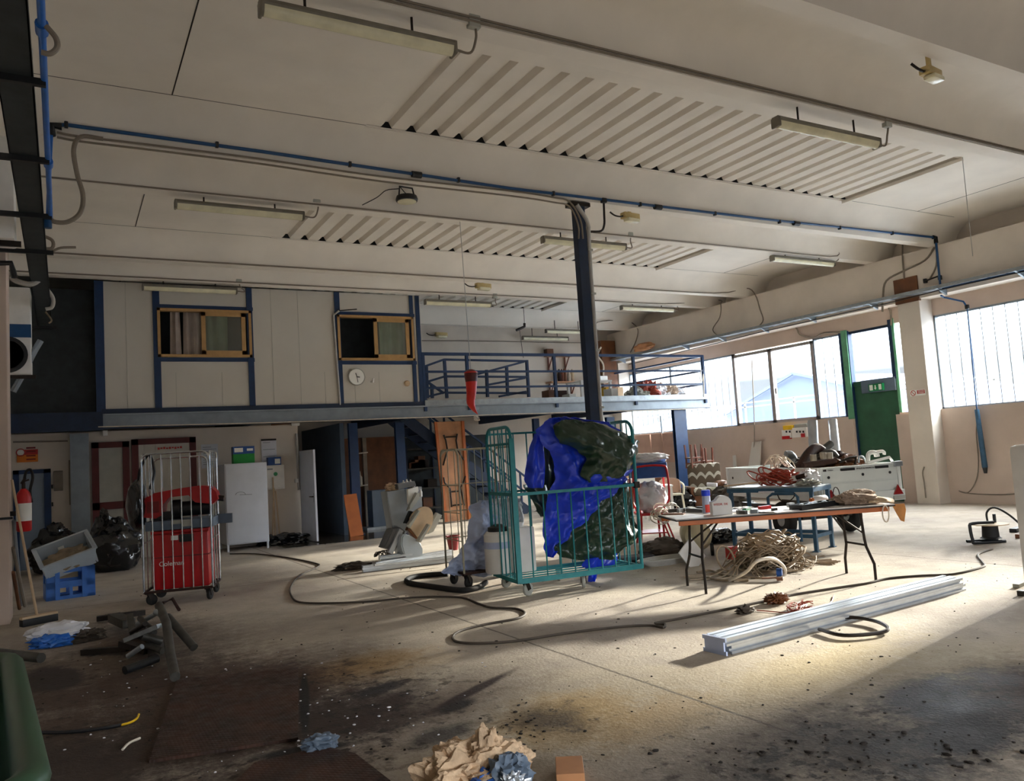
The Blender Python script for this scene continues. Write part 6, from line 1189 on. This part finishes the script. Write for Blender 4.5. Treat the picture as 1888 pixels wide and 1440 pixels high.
part(t, 'front_bracket', MB().tube([(bw_*.5, -.05, .15), (bw_*.5, -.05, bz-.15), (bw_*.56, -.05, bz-.1), (bw_*.82, -.05, bz-.1), (bw_*.86, -.05, bz-.15), (bw_*.86, -.05, .15)], .022, 8), 'bench_blue')
BW = lambda x, y, z=0: BM @ V((x, y, bz+z))
random.seed(8); b = MB()
for k in range(16):
    c0 = BW(bw_*.5+random.uniform(-.12, .12), .28+random.uniform(-.08, .08), .06+random.uniform(0, .14)); r = random.uniform(.16, .34); tl_ = random.uniform(-.35, .35)
    b.tube([c0+V((r*math.cos(x+k)*math.cos(ba)-r*.5*math.sin(x)*math.sin(ba), r*math.cos(x+k)*math.sin(ba)+r*.5*math.sin(x)*math.cos(ba), .05*math.sin(2*x+k)+r*tl_*math.sin(x))) for x in [j*PI/9 for j in range(18)]], .011, 6, closed=True)
solo('cable_coil', 'tangled coil of dark red cable lying on the blue bench', 'cable', b, 'copper_cable'); solo('pink_strip', 'pale wooden strip pointing left off the blue bench', 'strip', MB().bar(BW(-.15, .1, .02), BW(.5, .25, .07), .05, .02), 'wood_pale', False); solo('red_cable_end', 'dark red plug beside the coil on the blue bench', 'plug', MB().tube([BW(bw_*.78, .2, .12), BW(bw_*.9, .18, .15)], .035, 10), 'rust')
solo('white_sheet', 'white cloth hanging over the front edge of the blue bench', 'cloth', MB(BM).grid(lambda u, v: (bw_*.38+.25*u, -.04+.15*(1-v), bz+.012-.1*max(0, v-.6)*2.4), 8, 8, .006), 'sheet_white'); solo('white_bag', 'white plastic bag at the right end of the blue bench', 'bag', MB().blob(BW(bw_*.85, .4, .1), (.16, .12, .12), .25, 2, 2, 4), 'sheet_white'); solo('tool_heap', 'small heap of white and dark parts at the right corner of the blue bench', 'parts', MB().blob(BW(bw_*.93, .15, .03), (.16, .12, .05), .5, 4, 4, 4, -.03), 'grey_plastic', kind='stuff')
solo('cable_loop', 'thin dark cable loop hanging under the right side of the blue bench', 'cable', MB().tube([BW(bw_*.62, -.06, -.09), BW(bw_*.66, -.07, -.19), BW(bw_*.75, -.07, -.21), BW(bw_*.82, -.07, -.15), BW(bw_*.83, -.06, -.09)], .009, 6, 5), 'dark_metal')
b = MB(); random.seed(9)
for k in range(7): c0 = BW(bw_*.5+random.uniform(-.1, .1), .45, .3+random.uniform(0, .1)); b.tube([c0+V((.18*math.cos(x+k), .08*math.sin(x), .08*math.sin(x*2+k))) for x in [j*PI/7 for j in range(14)]], .008, 5)
solo('cable_tangle', 'pale tangle of thin wire rising behind the red coil on the bench', 'cable', b, 'cable_white')
# ---- white car trailer
C0 = V((9.97, 8.29, 0)); ra = -.283; rw = 1.42; ll = 2.85
TRM = Matrix.Translation((C0.x, C0.y, 0)) @ rotz(ra); zt_ = ZAT(1508, 863, 9.97, 8.29); zb_ = ZAT(1508, 926, 9.97, 8.29)
t = T('car_trailer', 'white open car trailer loaded with pipes, parked by the green gate', 'trailer', (C0.x, C0.y, 0), ra)
def pan(lo, hi, axis, nm):
    b = MB(); b.b2(lo, hi, .006); part(t, nm, b, 'trailer_white', False)
pan((0, -.03, zb_+.08), (rw, .02, zt_), 0, 'tail_board'); pan((-.02, 0, zb_+.08), (.02, ll, zt_), 1, 'side_board'); pan((rw-.02, 0, zb_+.08), (rw+.02, ll, zt_), 1, 'side_board'); pan((0, ll-.03, zb_+.08), (rw, ll, zt_), 0, 'head_board')
b = MB(); 
for z in (zb_+.24, zb_+.26, zt_-.08): b.b2((.04, -.045, z), (rw-.08, -.03, z+.014)); b.b2((-.035, .06, z), (-.02, ll-.06, z+.014))
for x in (.03, rw-.07): b.b2((x, -.05, zb_+.1), (x+.04, -.03, zt_-.02))
for y in (.06, ll-.1): b.b2((-.04, y, zb_+.1), (-.02, y+.04, zt_-.02))
part(t, 'ribs', b, 'trailer_white', False)
part(t, 'floor', MB().b2((0, 0, zb_), (rw, ll, zb_+.08)), 'trailer_white', False); part(t, 'light_bar', MB().b2((.0, -.08, zb_-.06), (rw, -.03, zb_+.1), .006), 'trailer_white', False)
b = MB()
for x, y, z in ((.14, -.035, zb_+.36), (rw*.52, -.035, zb_+.37), (rw-.2, -.035, zb_+.37)): b.lathe((x, y, z), [(.022, .004), (.022, -.004), (0, -.004)], 14, 'Y')
for y in (.3, ll-.25): b.lathe((-.024, y, zb_+.33), [(.022, .003), (.022, -.004), (0, -.004)], 14, 'X')
part(t, 'lashing_hole', b, 'black_plastic')
for x in (.12, rw-.13): part(t, 'tail_triangle', MB().prism([(-.085, 0), (.085, 0), (0, .15)], (0, -.02, 0), (x, -.08, zb_+.03), (1, 0, 0), (0, 0, 1)), 'tail_red', False)
for x in (.14, rw-.12): part(t, 'tail_lamp', MB().b2((x-.1, -.1, zb_-.05), (x+.1, -.08, zb_+.01)), 'grey_plastic', False)
def tp(s, size, x, z, m): text_part(t, 'lettering', s, size, m, Matrix.Translation((x, -.052, z)) @ Matrix.Rotation(PI/2, 4, 'X'), world=False)
part(t, 'stripe', MB().b2((rw*.25, -.05, zt_-.07), (rw*.42, -.03, zt_-.03)).b2((rw*.68, -.05, zt_-.07), (rw*.84, -.03, zt_-.03)), 'black_plastic', False); tp('SPOLITI & ANDREOLI', .034, rw*.55, zt_-.05, 'black_plastic'); tp('Umbra', .032, rw*.12, zt_-.045, 'black_plastic'); part(t, 'logo', MB().b2((rw*.03, -.05, zt_-.06), (rw*.07, -.03, zt_-.03)), 'dark_metal', False)
part(t, 'logo_ring', MB().tube([(rw*.5+.2*math.cos(a), -.086, zb_+.0+.06*math.sin(a)) for a in [2*PI*k/24 for k in range(24)]], .006, 5, closed=True), 'dark_metal'); text_part(t, 'lettering', 'YOUNG', .08, 'dark_metal', Matrix.Translation((rw*.5, -.084, zb_)) @ Matrix.Rotation(PI/2, 4, 'X'), world=False)
wl, wr = F(1450, 991), F(1565, 980); wc = [TRM.inverted() @ V((q.x, q.y, 0)) for q in (wl, wr)]; wy = max(.5, (wc[0].y+wc[1].y)/2)
for x in (.1, rw-.1):
    w_ = part(t, 'wheel', MB().lathe((x, wy*1.0, .298), [(.17, -.065), (.25, -.075), (.285, -.055), (.298, -.02), (.298, .02), (.285, .055), (.25, .075), (.17, .065)], 28, 'X'), 'rubber'); part(w_, 'rim', MB().lathe((x, wy, .298), [(.05, -.07), (.17, -.06), (.17, .06), (0, .06)], 20, 'X'), 'galv')
part(t, 'axle', MB().b2((.15, wy-.04, .26), (rw-.15, wy+.04, .34)).b2((.25, wy-.3, .3), (.33, ll, .5)).b2((rw-.33, wy-.3, .3), (rw-.25, ll, .5)), 'dark_metal', False)
part(t, 'corner_latch', MB().b2((rw-.12, -.06, zt_-.06), (rw+.03, .02, zt_+.02), .01), 'galv', False)
TR = lambda x, y, z: TRM @ V((x, y, z))
def load(label, pts, r, m, name='metal_tube', n=10, sm=0): return solo(name, label, 'scrap metal', MB().tube(pts, r, n, sm), m)
pw = lambda px, py, y: PV(px, py, TR(0, y, 0), ra)
load('left one of two tall silver pipes standing in the trailer against the wall', [pw(1498, 776, 1.6), pw(1502, 850, 1.5)], .085, 'alu', n=16); load('right one of two tall silver pipes standing in the trailer against the wall', [pw(1535, 776, 1.4), pw(1543, 852, 1.0)], .075, 'alu', n=16)
load('slanting dark pipe pointing up out of the trailer', [pw(1466, 860, .8), pw(1500, 842, .9), pw(1532, 818, 1.0)], .06, 'scrap_grey', n=14); load('brown curved exhaust pipe lying over the trailer load', [pw(1475, 862, .6), pw(1490, 838, .7), pw(1505, 826, .8), pw(1516, 832, .8)], .08, 'rust', 'exhaust_pipe', 14, 4)
load('pale curved pipe elbow at the left of the trailer load', [pw(1449, 838, 1.2), pw(1458, 838, 1.2), pw(1464, 848, 1.2), pw(1460, 862, 1.1)], .06, 'galv', 'exhaust_pipe', 14, 4); load('flat brown pipe along the top of the trailer load', [pw(1480, 858, .5), pw(1520, 852, .5), pw(1540, 848, .5)], .05, 'rust')
load('curved brown exhaust silencer in the middle of the trailer load', [pw(1500, 848, .7), pw(1520, 836, .7), pw(1534, 834, .7), pw(1542, 842, .7)], .05, 'scrap_grey', 'exhaust_pipe', 12, 4); load('thin bent rod rising from the trailer behind the tail board', [pw(1547, 853, .5), pw(1566, 844, .5), pw(1578, 842, .5), pw(1577, 856, .5)], .02, 'dark_metal', 'bent_rod', 8)
load('thin pale rods bent over the right end of the trailer', [pw(1583, 853, .4), pw(1584, 842, .4), pw(1592, 843, .4), pw(1596, 852, .4)], .016, 'galv', 'bent_rod', 8, 3)
b = MB()
b.tube([pw(1600, 855, .3), pw(1601, 838, .3), pw(1608, 834, .3), pw(1616, 836, .3), pw(1618, 842, .3)], .035, 10, 4).tube([pw(1608, 835, .3), pw(1625, 832, .3), pw(1630, 834, .3), pw(1630, 838, .3)], .025, 8, 3).tube([pw(1600, 853, .25), pw(1640, 843, .25), pw(1645, 850, .25)], .022, 8).tube([pw(1612, 834, .3), pw(1614, 842, .3)], .02, 8)
solo('hooked_rack', 'white painted metal frame with hooks on the right end of the trailer', 'scrap metal', b, 'white_plastic')
for i, (px, py, y, d, m) in enumerate(((1515, 850, 1.0, (.4, .3, .16), 'rust'), (1555, 852, .8, (.3, .25, .12), 'wood_brown'), (1470, 860, 1.3, (.35, .3, .14), 'scrap_grey'))):
    solo('scrap_heap', ('heap of rusty parts in the middle of the trailer', 'brown parts heap in the right half of the trailer', 'grey parts heap in the left half of the trailer')[i], 'scrap metal', MB().blob(pw(px, py+4, y), d, .5, 3, 3+i, 4), m)
b = MB(); 
for q in ((1500, 850), (1518, 846), (1530, 846)): c = pw(q[0], q[1], .4); b.cyl(c, c+V((0, 0, .1)), .05, n=14)
solo('valve_block', 'row of short pipe sockets lying on the trailer load', 'scrap metal', b, 'conduit_grey')
# ---- armchair, stacked stools, clutter behind
ac = F(1302, 914); ac = V((14.3, F(1307, 914).y/F(1307, 914).x*14.3, 0)); aa = math.atan2(ac.y, ac.x)-PI/2+.25; t = T('armchair', 'brown armchair with pale wave pattern standing by the wall', 'armchair', ac, aa)
part(t, 'backrest', MB().b2((-.42, .2, .4), (.42, .42, 1.12), .08), 'wave_fabric'); part(t, 'seat', MB().b2((-.48, -.45, .34), (.48, .3, .52), .06), 'wave_fabric'); part(t, 'base', MB().b2((-.46, -.42, .04), (.46, .4, .34), .03), 'wood_brown')
for s in (-1, 1): part(t, 'armrest', MB().b2((s*.48-.06, -.4, .3), (s*.48+.06, .4, .56), .04), 'wood_brown')
solo('rolled_paper', 'pale rolled sheet lying on the seat of the patterned armchair', 'roll', MB(Matrix.Translation(ac) @ rotz(aa)).tube([(-.1, -.3, .6), (.12, -.42, .58)], .05, 10), 'sheet_white'); solo('dark_cushion', 'dark cushion on the right side of the armchair seat', 'cushion', MB(Matrix.Translation(ac) @ rotz(aa)).blob((.3, -.1, .58), (.2, .2, .09), .15, 2, 3, 4), 'wood_brown')
AM = Matrix.Translation(ac) @ rotz(aa+.3)
for i in range(2):
    t = T('stool', ('reddish wooden stool turned upside down on top of the armchair', 'second wooden stool stacked right of the upturned stool')[i], 'stool', AM @ V((-.1+.32*i, .42, 1.0-.05*i)), aa+.3+.4*i); z0 = .26-.06*i
    part(t, 'seat', MB().b2((-.17, -.17, z0), (.17, .17, z0+.03)), 'chair_red_wood', False)
    for x in (-.14, .14):
        for y in (-.14, .14): part(t, 'leg', MB().bar((x, y, z0+.0), (x*1.1, y*1.1, z0+.36), .035), 'chair_red_wood', False); part(t, 'lower_leg', MB().bar((x, y, z0), (x*1.05, y*1.05, z0-.25), .035), 'chair_red_wood', False)
    part(t, 'stretcher', MB().b2((-.15, -.155, z0-.12), (.15, -.135, z0-.08)).b2((-.15, -.155, z0-.2), (.15, -.135, z0-.17)).b2((-.155, -.15, z0-.15), (-.135, .15, z0-.11)), 'chair_red_wood', False)
b = MB(); cc = V((13.3, 13.3*F(1345, 905).y/F(1345, 905).x, 0)); b.blob(cc+V((0, 0, .3)), (.4, .4, .3), .3, 2, 3, 4, -.3); solo('dark_heap', 'dark heap between the armchair and the trailer', 'heap', b, 'hose_dark')
solo('floor_clutter', 'small heap of dark odds and ends on the floor under the trailer', 'clutter', MB().blob(F(1370, 935, .08), (.3, .22, .14), .5, 3, 6, 4, -.08), 'scrap_grey')
# ---- heap of tan cable
random.seed(21); cc = F(1415, 1050); b = MB()
for k in range(110):
    r = random.uniform(.14, .38); th = random.uniform(0, 2*PI); d = random.uniform(0, .34)*(1 if k % 3 else .4); z = random.uniform(.03, .4)*(1-d*1.7)
    c0 = cc+V((d*math.cos(th)+.08, d*math.sin(th)*.8, z)); tx, ty = random.uniform(-1.3, 1.3), random.uniform(-1.3, 1.3); pts = []
    for j in range(18):
        x = 2*PI*j/18; wob = 1+.15*math.sin(3*x+k); ux, uy = r*math.cos(x)*wob, r*.75*math.sin(x)*wob; zz = c0.z+ux*tx*.5+uy*ty*.5; pts.append(V((c0.x+ux, c0.y+uy, max(.014+.01*abs(math.sin(k+x)), min(.56-.5*(math.hypot(c0.x+ux-cc.x-.08, c0.y+uy-cc.y)/.6)**2, zz)))))
    b.tube(pts, random.choice((.006, .008, .011)), 5, closed=True)
for k in range(26):
    a0 = random.uniform(-.7, .7) if k < 16 else random.uniform(2.4, 3.8); l = random.uniform(.5, 1.0); b.tube([cc+V((.25*math.cos(a0), .25*math.sin(a0), .25)), cc+V((.5*math.cos(a0), .45*math.sin(a0), .1)), cc+V(((.4+l*.5)*math.cos(a0+.2), (.4+l*.4)*math.sin(a0+.2), .015)), cc+V(((.5+l*.8)*math.cos(a0+random.uniform(-.3, .4)), (.4+l*.5)*math.sin(a0), .012))], .009, 5, 4)
t = T('cable_heap', 'big heap of tangled tan cable on the floor in front of the blue bench', 'cable', cc); part(t, 'cables', b, 'cable_tan', world=True)
part(t, 'thick_loop', MB().tube([F(1345, 1070, .03), F(1375, 1055, .15), F(1395, 1035, .3), F(1425, 1030, .3), F(1445, 1045, .15), F(1446, 1062, .03), F(1425, 1070, .02), F(1380, 1071, .02)], .02, 8, 5), 'cable_white', world=True)
part(t, 'loose_loop', MB().tube([F(*q) for q in ((1285, 1055, .02), (1310, 1052, .02), (1345, 1062, .02), (1430, 1068, .02), (1340, 1070, .02), (1300, 1064, .02))], .014, 6, 5, ).tube([F(1340, 1055, .02)+V((.14*math.cos(a), .05*math.sin(a), .17+.15*math.sin(a))) for a in [2*PI*k/18 for k in range(18)]], .012, 6, closed=True), 'cable_tan', world=True)
part(t, 'blue_plug', MB().cyl(F(1432, 1056, .06), F(1442, 1056, .06), .05, n=14), 'box_blue', world=True); part(t, 'wooden_piece', MB().bar(F(1405, 1068, .03), F(1443, 1067, .03), .04), 'wood_brown', False, world=True)
# ---- aluminium profiles on the floor
p, q = F(1321, 1204), F(1738, 1092); q = p+(q-p).normalized()*3.5; ang = math.atan2(q.y-p.y, q.x-p.x); PM = Matrix.Translation((p.x, p.y, 0)) @ rotz(ang); Lp = (q-p).length
def profile(y, z, w, h, x0, x1, label):
    e = .25*w; pr = [(-w/2, 0), (w/2, 0), (w/2, h*.28), (w/2-e, h*.34), (w/2-e, h*.6), (w/2, h*.66), (w/2, h), (w*.14, h), (w*.14, h*.86), (-w*.14, h*.86), (-w*.14, h), (-w/2, h), (-w/2, h*.66), (-w/2+e, h*.6), (-w/2+e, h*.34), (-w/2, h*.28)]
    mb = MB(PM); mb.prism([(a+y, b+z) for a, b in pr], (x1-x0, 0, 0), (x0, 0, 0), (0, 1, 0), (0, 0, 1)); o = solo('aluminium_profile', label, 'profile', mb, 'alu', False, group='aluminium profiles on the floor'); return o
profile(.055, 0.0, .11, .065, 0, Lp, 'lower rear aluminium profile of the long bundle on the floor'); profile(-.06, 0.0, .11, .065, .05, Lp-.02, 'lower front aluminium profile of the long bundle on the floor'); profile(.055, .066, .11, .065, .02, Lp-.03, 'upper rear aluminium profile of the long bundle on the floor'); profile(-.06, .066, .11, .065, 0, Lp-.06, 'upper front aluminium profile of the long bundle on the floor')
solo('foam_cap', 'pale blue foam cap on the near end of the aluminium profiles', 'cap', MB(PM).b2((-.02, -.1, .005), (-.004, .1, .115)).b2((-.02, -.12, 0), (-.004, .12, .03)).b2((-.02, -.12, .1), (-.004, .12, .13)), 'sheet_blue', False)
pipe_solo('edge_strip', 'flat grey strip bent into a loop in front of the aluminium profiles', 'strip', floor_path([(1490, 1146, .03), (1560, 1138, .04), (1610, 1144, .04), (1637, 1157, .04), (1625, 1166, .03), (1580, 1171, .03), (1545, 1170, .03), (1510, 1160, .03)], .03), .016, 'dark_metal', 5, 6)
b = MB(); random.seed(13)
for k in range(9): c = F(1478, 1122, .02); r = random.uniform(.12, .26); b.tube([c+V((r*math.cos(x)+random.uniform(-.02, .02), .7*r*math.sin(x+k*.2), .02+.02*math.sin(x*3+k))) for x in [j*PI/7 for j in range(12)]], .005, 5)
b.tube(floor_path([(1395, 1125), (1430, 1128), (1470, 1130), (1500, 1120), (1530, 1112), (1537, 1098)], .01), .005, 5, 4); solo('wire_tangle', 'thin dark wire tangle on the floor behind the aluminium profiles', 'wire', b, 'copper_cable')
solo('dry_leaves', 'small clump of dry brown leaves beside the long floor cable', 'leaves', MB().blob(F(1432, 1104, .04), (.12, .08, .05), .45, 5, 3, 4, -.04), 'wood_brown', kind='stuff'); solo('dark_clump', 'small dark clump on the floor left of the wire tangle', 'rubbish', MB().blob(F(1374, 1126, .02), (.09, .06, .04), .6, 4, 5, 3, -.02), 'hose_dark')
# ---- cable reel, appliance and bits at the right edge
c = F(1828, 1000); t = T('cable_reel', 'black cable reel with a pink disc on the floor at the right', 'cable reel', c, -.5); part(t, 'drum', MB().lathe((0, 0, .06), [(.14, 0), (.11, .02), (.1, .17), (.13, .19), (0, .19)], 20), 'rubber'); part(t, 'disc', MB().lathe((0, 0, .25), [(.24, 0), (.24, .012), (0, .012)], 24), 'wood_pale'); part(t, 'frame', MB().tube([(.14, -.1, .02), (-.28, -.1, .02), (-.32, -.1, .06), (-.34, -.1, .24), (-.3, -.1, .29), (.0, -.1, .29)], .022, 8, 3).tube([(.14, .12, .02), (-.28, .12, .02), (.16, .12, .02), (.16, .12, .26)], .02, 8), 'black_plastic'); part(t, 'knob', MB().cyl((.14, .1, .26), (.14, .1, .38), .022, n=10), 'black_plastic'); part(t, 'cable', MB().tube([(-.02, 0, .26), (-.02, 0, .42), (.1, 0, .48), (.3, 0, .36), (.6, 0, .08), (.9, 0, .015), (1.6, -.1, .015)], .014, 8, 5), 'rubber')
for i, (px, py, m, s) in enumerate(((1874, 980, 'black_plastic', (.3, .1, .06)), (1880, 992, 'wood_brown', (.12, .08, .06)), (1878, 1082, 'grey_plastic', (.16, .06, .04)), (1884, 1098, 'scrap_grey', (.08, .06, .05)))): solo('offcut', ('black bar on the floor right of the cable reel', 'small brown block right of the cable reel', 'grey metal piece on the floor at the right frame edge', 'small grey nut below the grey piece at the right frame edge')[i], 'offcut', MB(Matrix.Translation(F(px, py)) @ rotz(.2)).b2((-s[0]/2, -s[1]/2, 0), (s[0]/2, s[1]/2, s[2]), .008), m, False)
c = F(1889, 1104); zt_ = ZAT(1876, 820, c.x, c.y); t = T('white_appliance', 'white rounded appliance cut off by the right edge of the frame', 'appliance', (c.x+.36, c.y-.26, 0)); part(t, 'body', MB().b2((-.33, -.3, .03), (.35, .28, zt_), .06), 'white_plastic'); part(t, 'buttons', MB().b2((-.338, -.1, zt_-.22), (-.328, -.02, zt_-.2)).b2((-.338, -.1, zt_-.31), (-.328, -.05, zt_-.29)), 'machine_dark', False); part(t, 'foot', MB().b2((-.3, -.27, 0), (.3, .27, .04)), 'black_plastic', False)
# ---- foreground: tread plates, insulation, block, dirt
def plate(pts, label, z=.012):
    q = [F(*p) for p in pts]; mb = MB(); A = [mb.v(p+V((0, 0, z))) for p in q]; B_ = [mb.v(p+V((0, 0, .001))) for p in q]; mb.b.faces.new(A)
    for i in range(len(q)): mb.b.faces.new((A[i], A[(i+1) % len(q)], B_[(i+1) % len(q)], B_[i]))
    ex, ey = (q[1]-q[0]), (q[3]-q[0]); random.seed(2)
    return solo('tread_plate', label, 'steel plate', mb, 'tread', False)
plate([(327, 1256), (550, 1234), (550, 1366), (275, 1408)], 'rusty steel tread plate lying on the oil stained floor', .02); plate([(470, 1412), (600, 1382), (655, 1395), (720, 1446), (430, 1452)], 'second rusty tread plate at the bottom edge of the photo', .02)
solo('dark_plastic', 'dark blue grey plastic rag in the gap beside the tread plate', 'rag', MB().blob(F(590, 1372, .03), (.1, .07, .05), .3, 2.5, 4, 4, -.03), 'bluegrey')
ins = F(872, 1418); t = T('insulation_heap', 'torn heap of tan insulation wool with blue scraps on the floor in front', 'insulation', ins)
b = MB(); b.blob(F(868, 1432, .05), (.26, .16, .16), .3, 2.4, 3, 5, -.06).blob(F(898, 1400, .12), (.08, .06, .15), .3, 2.5, 8, 4).blob(F(840, 1405, .06), (.12, .1, .1), .3, 3, 11, 4).blob(F(935, 1402, .06), (.13, .09, .08), .3, 3, 5, 4).blob(F(815, 1440, .04), (.13, .1, .08), .3, 3, 15, 4); part(t, 'wool', b, 'insulation', world=True)
part(t, 'blue_scrap', MB().blob(F(940, 1428, .08), (.1, .08, .09), .4, 3, 2, 4), 'bluegrey', world=True); part(t, 'blue_scrap', MB().blob(F(898, 1444, .06), (.09, .06, .05), .4, 3, 7, 4), 'box_blue', world=True); part(t, 'foil_scrap', MB().blob(F(945, 1448, .06), (.07, .05, .05), .5, 4, 4, 4), 'alu', world=True); part(t, 'blue_scrap', MB().blob(F(779, 1430, .03), (.035, .03, .035), .3, 3, 4, 3), 'blue_crate', world=True)
c = F(1052, 1440); solo('wooden_block', 'small wooden block on the floor at the bottom edge', 'block', MB(Matrix.Translation(c) @ rotz(-.55)).b2((-.07, -.09, 0), (.07, .14, .07), .003), 'wood_red', False)
random.seed(31); b = MB()
def chip(px, py, s, mb):
    c = F(px, py); mb.blob(c+V((0, 0, s*.25)), (s*random.uniform(.7, 1.5), s*random.uniform(.6, 1.1), s*.5), .35, 2, random.random()*9, 1, -s*.25, random.random()*3)
for k in range(300):
    py = 1040+400*random.random()**1.3; px = random.uniform(60, 1880)
    chip(px, py, random.choice((.004, .006, .008, .011)), b)
for k in range(90): chip(random.gauss(1600, 190), random.gauss(1395, 28), random.choice((.006, .008, .012, .018)), b)
for k in range(45): chip(random.gauss(960, 40), random.gauss(1350, 22), random.choice((.005, .008, .013)), b)
solo('floor_grit', 'dark grit and small clods scattered over the floor', 'dirt', b, 'grit', kind='stuff')
b = MB()
for k in range(150): chip(random.gauss(480, 130), random.gauss(1320, 55), random.choice((.004, .006, .01)), b)
for k in range(60): chip(random.uniform(100, 900), random.uniform(1180, 1400), random.choice((.005, .008)), b)
solo('white_flakes', 'white plaster flakes scattered on the stained floor and plate', 'flakes', b, 'paper', kind='stuff')
# ---- things stored on the mezzanine
zm_ = 2.96
for i, (px0, px1, py) in enumerate(((1005, 1052, 657), (1008, 1072, 706))):
    y = 22.0; a, c = P(px0, py, y=y), P(px1, py, y=y); t = T('wall_shelf', ('upper bracket shelf on the back wall above the mezzanine', 'lower bracket shelf with bottles on the back wall above the mezzanine')[i], 'shelf', (a+c)/2); part(t, 'board', MB().b2((a.x, y-.3, a.z-.02), (c.x, y+.08, a.z+.02)), 'wood_red', False, world=True)
    for x in (a.x+.15, (a.x+c.x)/2+.3): part(t, 'bracket', MB().bar((x, y+.06, a.z-.5), (x, y+.06, a.z), .04).bar((x, y+.06, a.z-.4), (x, y-.22, a.z-.02), .03), 'chair_red_wood', False, world=True)
c = P(1012, 655, y=21.9); solo('carton', 'small dark carton on the upper shelf at the back', 'box', MB().box(c+V((0, 0, .1)), (.25, .2, .2)), 'wood_brown', False)
random.seed(6)
for i, px in enumerate((1032, 1037, 1042, 1050, 1056)): c = P(px, 704, y=21.9); solo('bottle', 'dim bottle on the lower bracket shelf at the back', 'bottle', MB().lathe(c, [(.06, 0), (.06, .25+.05*(i % 3)), (.025, .34+.05*(i % 3)), (.025, .42), (0, .42)], 12), ('rust', 'chair_red_wood', 'wood_brown', 'cable_white', 'wood_pale')[i], group='bottles on the lower back shelf')
def mzbox(px0, px1, py, y, m, label, name='carton', cat='box'):
    a, c = P(px0, 730, y=y), P(px1, 730, y=y); z = max(zm_+.15, P(px0, py, y=y).z); return solo(name, label, cat, MB().b2((a.x, y, zm_), (c.x, y+.4, z), .01), m, False)
mzbox(1012, 1028, 719, 20, 'wood_brown', 'dark brown carton on the mezzanine floor below the shelves'); mzbox(1030, 1046, 720, 20.2, 'rust', 'rusty brown box on the mezzanine floor right of the dark carton'); mzbox(1050, 1062, 726, 19.5, 'white_plastic', 'low white box on the mezzanine beside the white table'); mzbox(1128, 1140, 716, 19, 'white_plastic', 'white box on the mezzanine right of the steel post'); mzbox(1118, 1126, 714, 19.4, 'yellow', 'narrow yellow box on the mezzanine right of the white table'); mzbox(1140, 1150, 714, 20, 'wood_pale', 'beige crate on the mezzanine by the back corner')
t = T('plastic_table', 'white plastic table standing on the mezzanine', 'table', P(1095, 730, y=19.4)); a, c = P(1064, 710, y=19.4), P(1122, 710, y=19.4); zt_ = P(1090, 702, y=19.4).z; part(t, 'top', MB().b2((a.x, 19.2, zt_-.05), (c.x, 20, zt_), .01), 'white_plastic', False, world=True)
for x in (a.x+.05, c.x-.05):
    for y in (19.25, 19.95): part(t, 'leg', MB().bar((x, y, zt_-.03), (x, y, zm_), .07), 'white_plastic', False, world=True)
for i, (px, w_, h, m) in enumerate(((1172, .4, .3, 'grey_plastic'), (1192, .5, .42, 'copper_cable'), (1208, .5, .35, 'sheet_white'), (1225, .45, .36, 'cloth_tan'), (1247, .6, .3, 'sheet_white'))):
    c = P(px, 728, y=18.6); solo('cloth_heap', ('grey sack on the mezzanine behind the toe board', 'red and white striped cloth heap on the mezzanine', 'white cloth heap in the middle of the mezzanine pile', 'tan patterned cloth heap on the mezzanine', 'pale rounded bundle at the right end of the mezzanine')[i], 'cloth', MB().blob(V((c.x, 18.6, zm_+h*.4)), (w_*.8, .4, h), .3, 2.2, i+2, 4, -h*.4), m)
solo('striped_bundle', 'red and white folded pole bundle leaning on the mezzanine pile', 'bundle', MB().tube([P(1190, 706, y=18.5), P(1212, 728, y=18.5)], .08, 10), 'red_sign')
q = rect(1103, 696, 1119, 706, 21.4); t = T('electrical_box', 'white electrical box on the pier at the back of the mezzanine', 'electrical box', ((q[0]+q[2])/2, 21.4, q[1])); part(t, 'case', MB().b2((q[0], 21.35, q[1]), (q[2], 21.6, q[3]+.05), .01), 'white_plastic', False, world=True)
cond('white cable running down to the electrical box at the back', [P(1108, 640, y=21.4), P(1102, 655, y=21.4), P(1112, 672, y=21.4), P(1112, 696, y=21.4)], .03, 'cable_white')
a, c = P(1108, 680, y=21.7).x, P(1134, 680, y=21.7).x; pb = MB(); pb.b2((a, 21.6, 2.96), (c, 22.1, 5.3)); struct('trim', pb, 'wood_brown'); pb = MB(); pb.b2((c, 21.7, 2.96), (c+1.0, 22.1, 4.6)); struct('trim', pb, 'wall_pink')
c = P(960, 606, y=20.5); solo('hook_tool', 'black hook shaped tool hanging from the ceiling at the back', 'hook', MB().tube([P(952, 609, y=20.5), P(963, 604, y=20.5), P(967, 602, y=20.5), P(967, 596, y=20.5)], .04, 8).tube([P(967, 596, y=20.5), V((P(967, 596, y=20.5).x, 20.5, 6.05))], .008, 5).tube([P(958, 609, y=20.5), P(965, 660, y=20.5)], .008, 5), 'dark_metal')
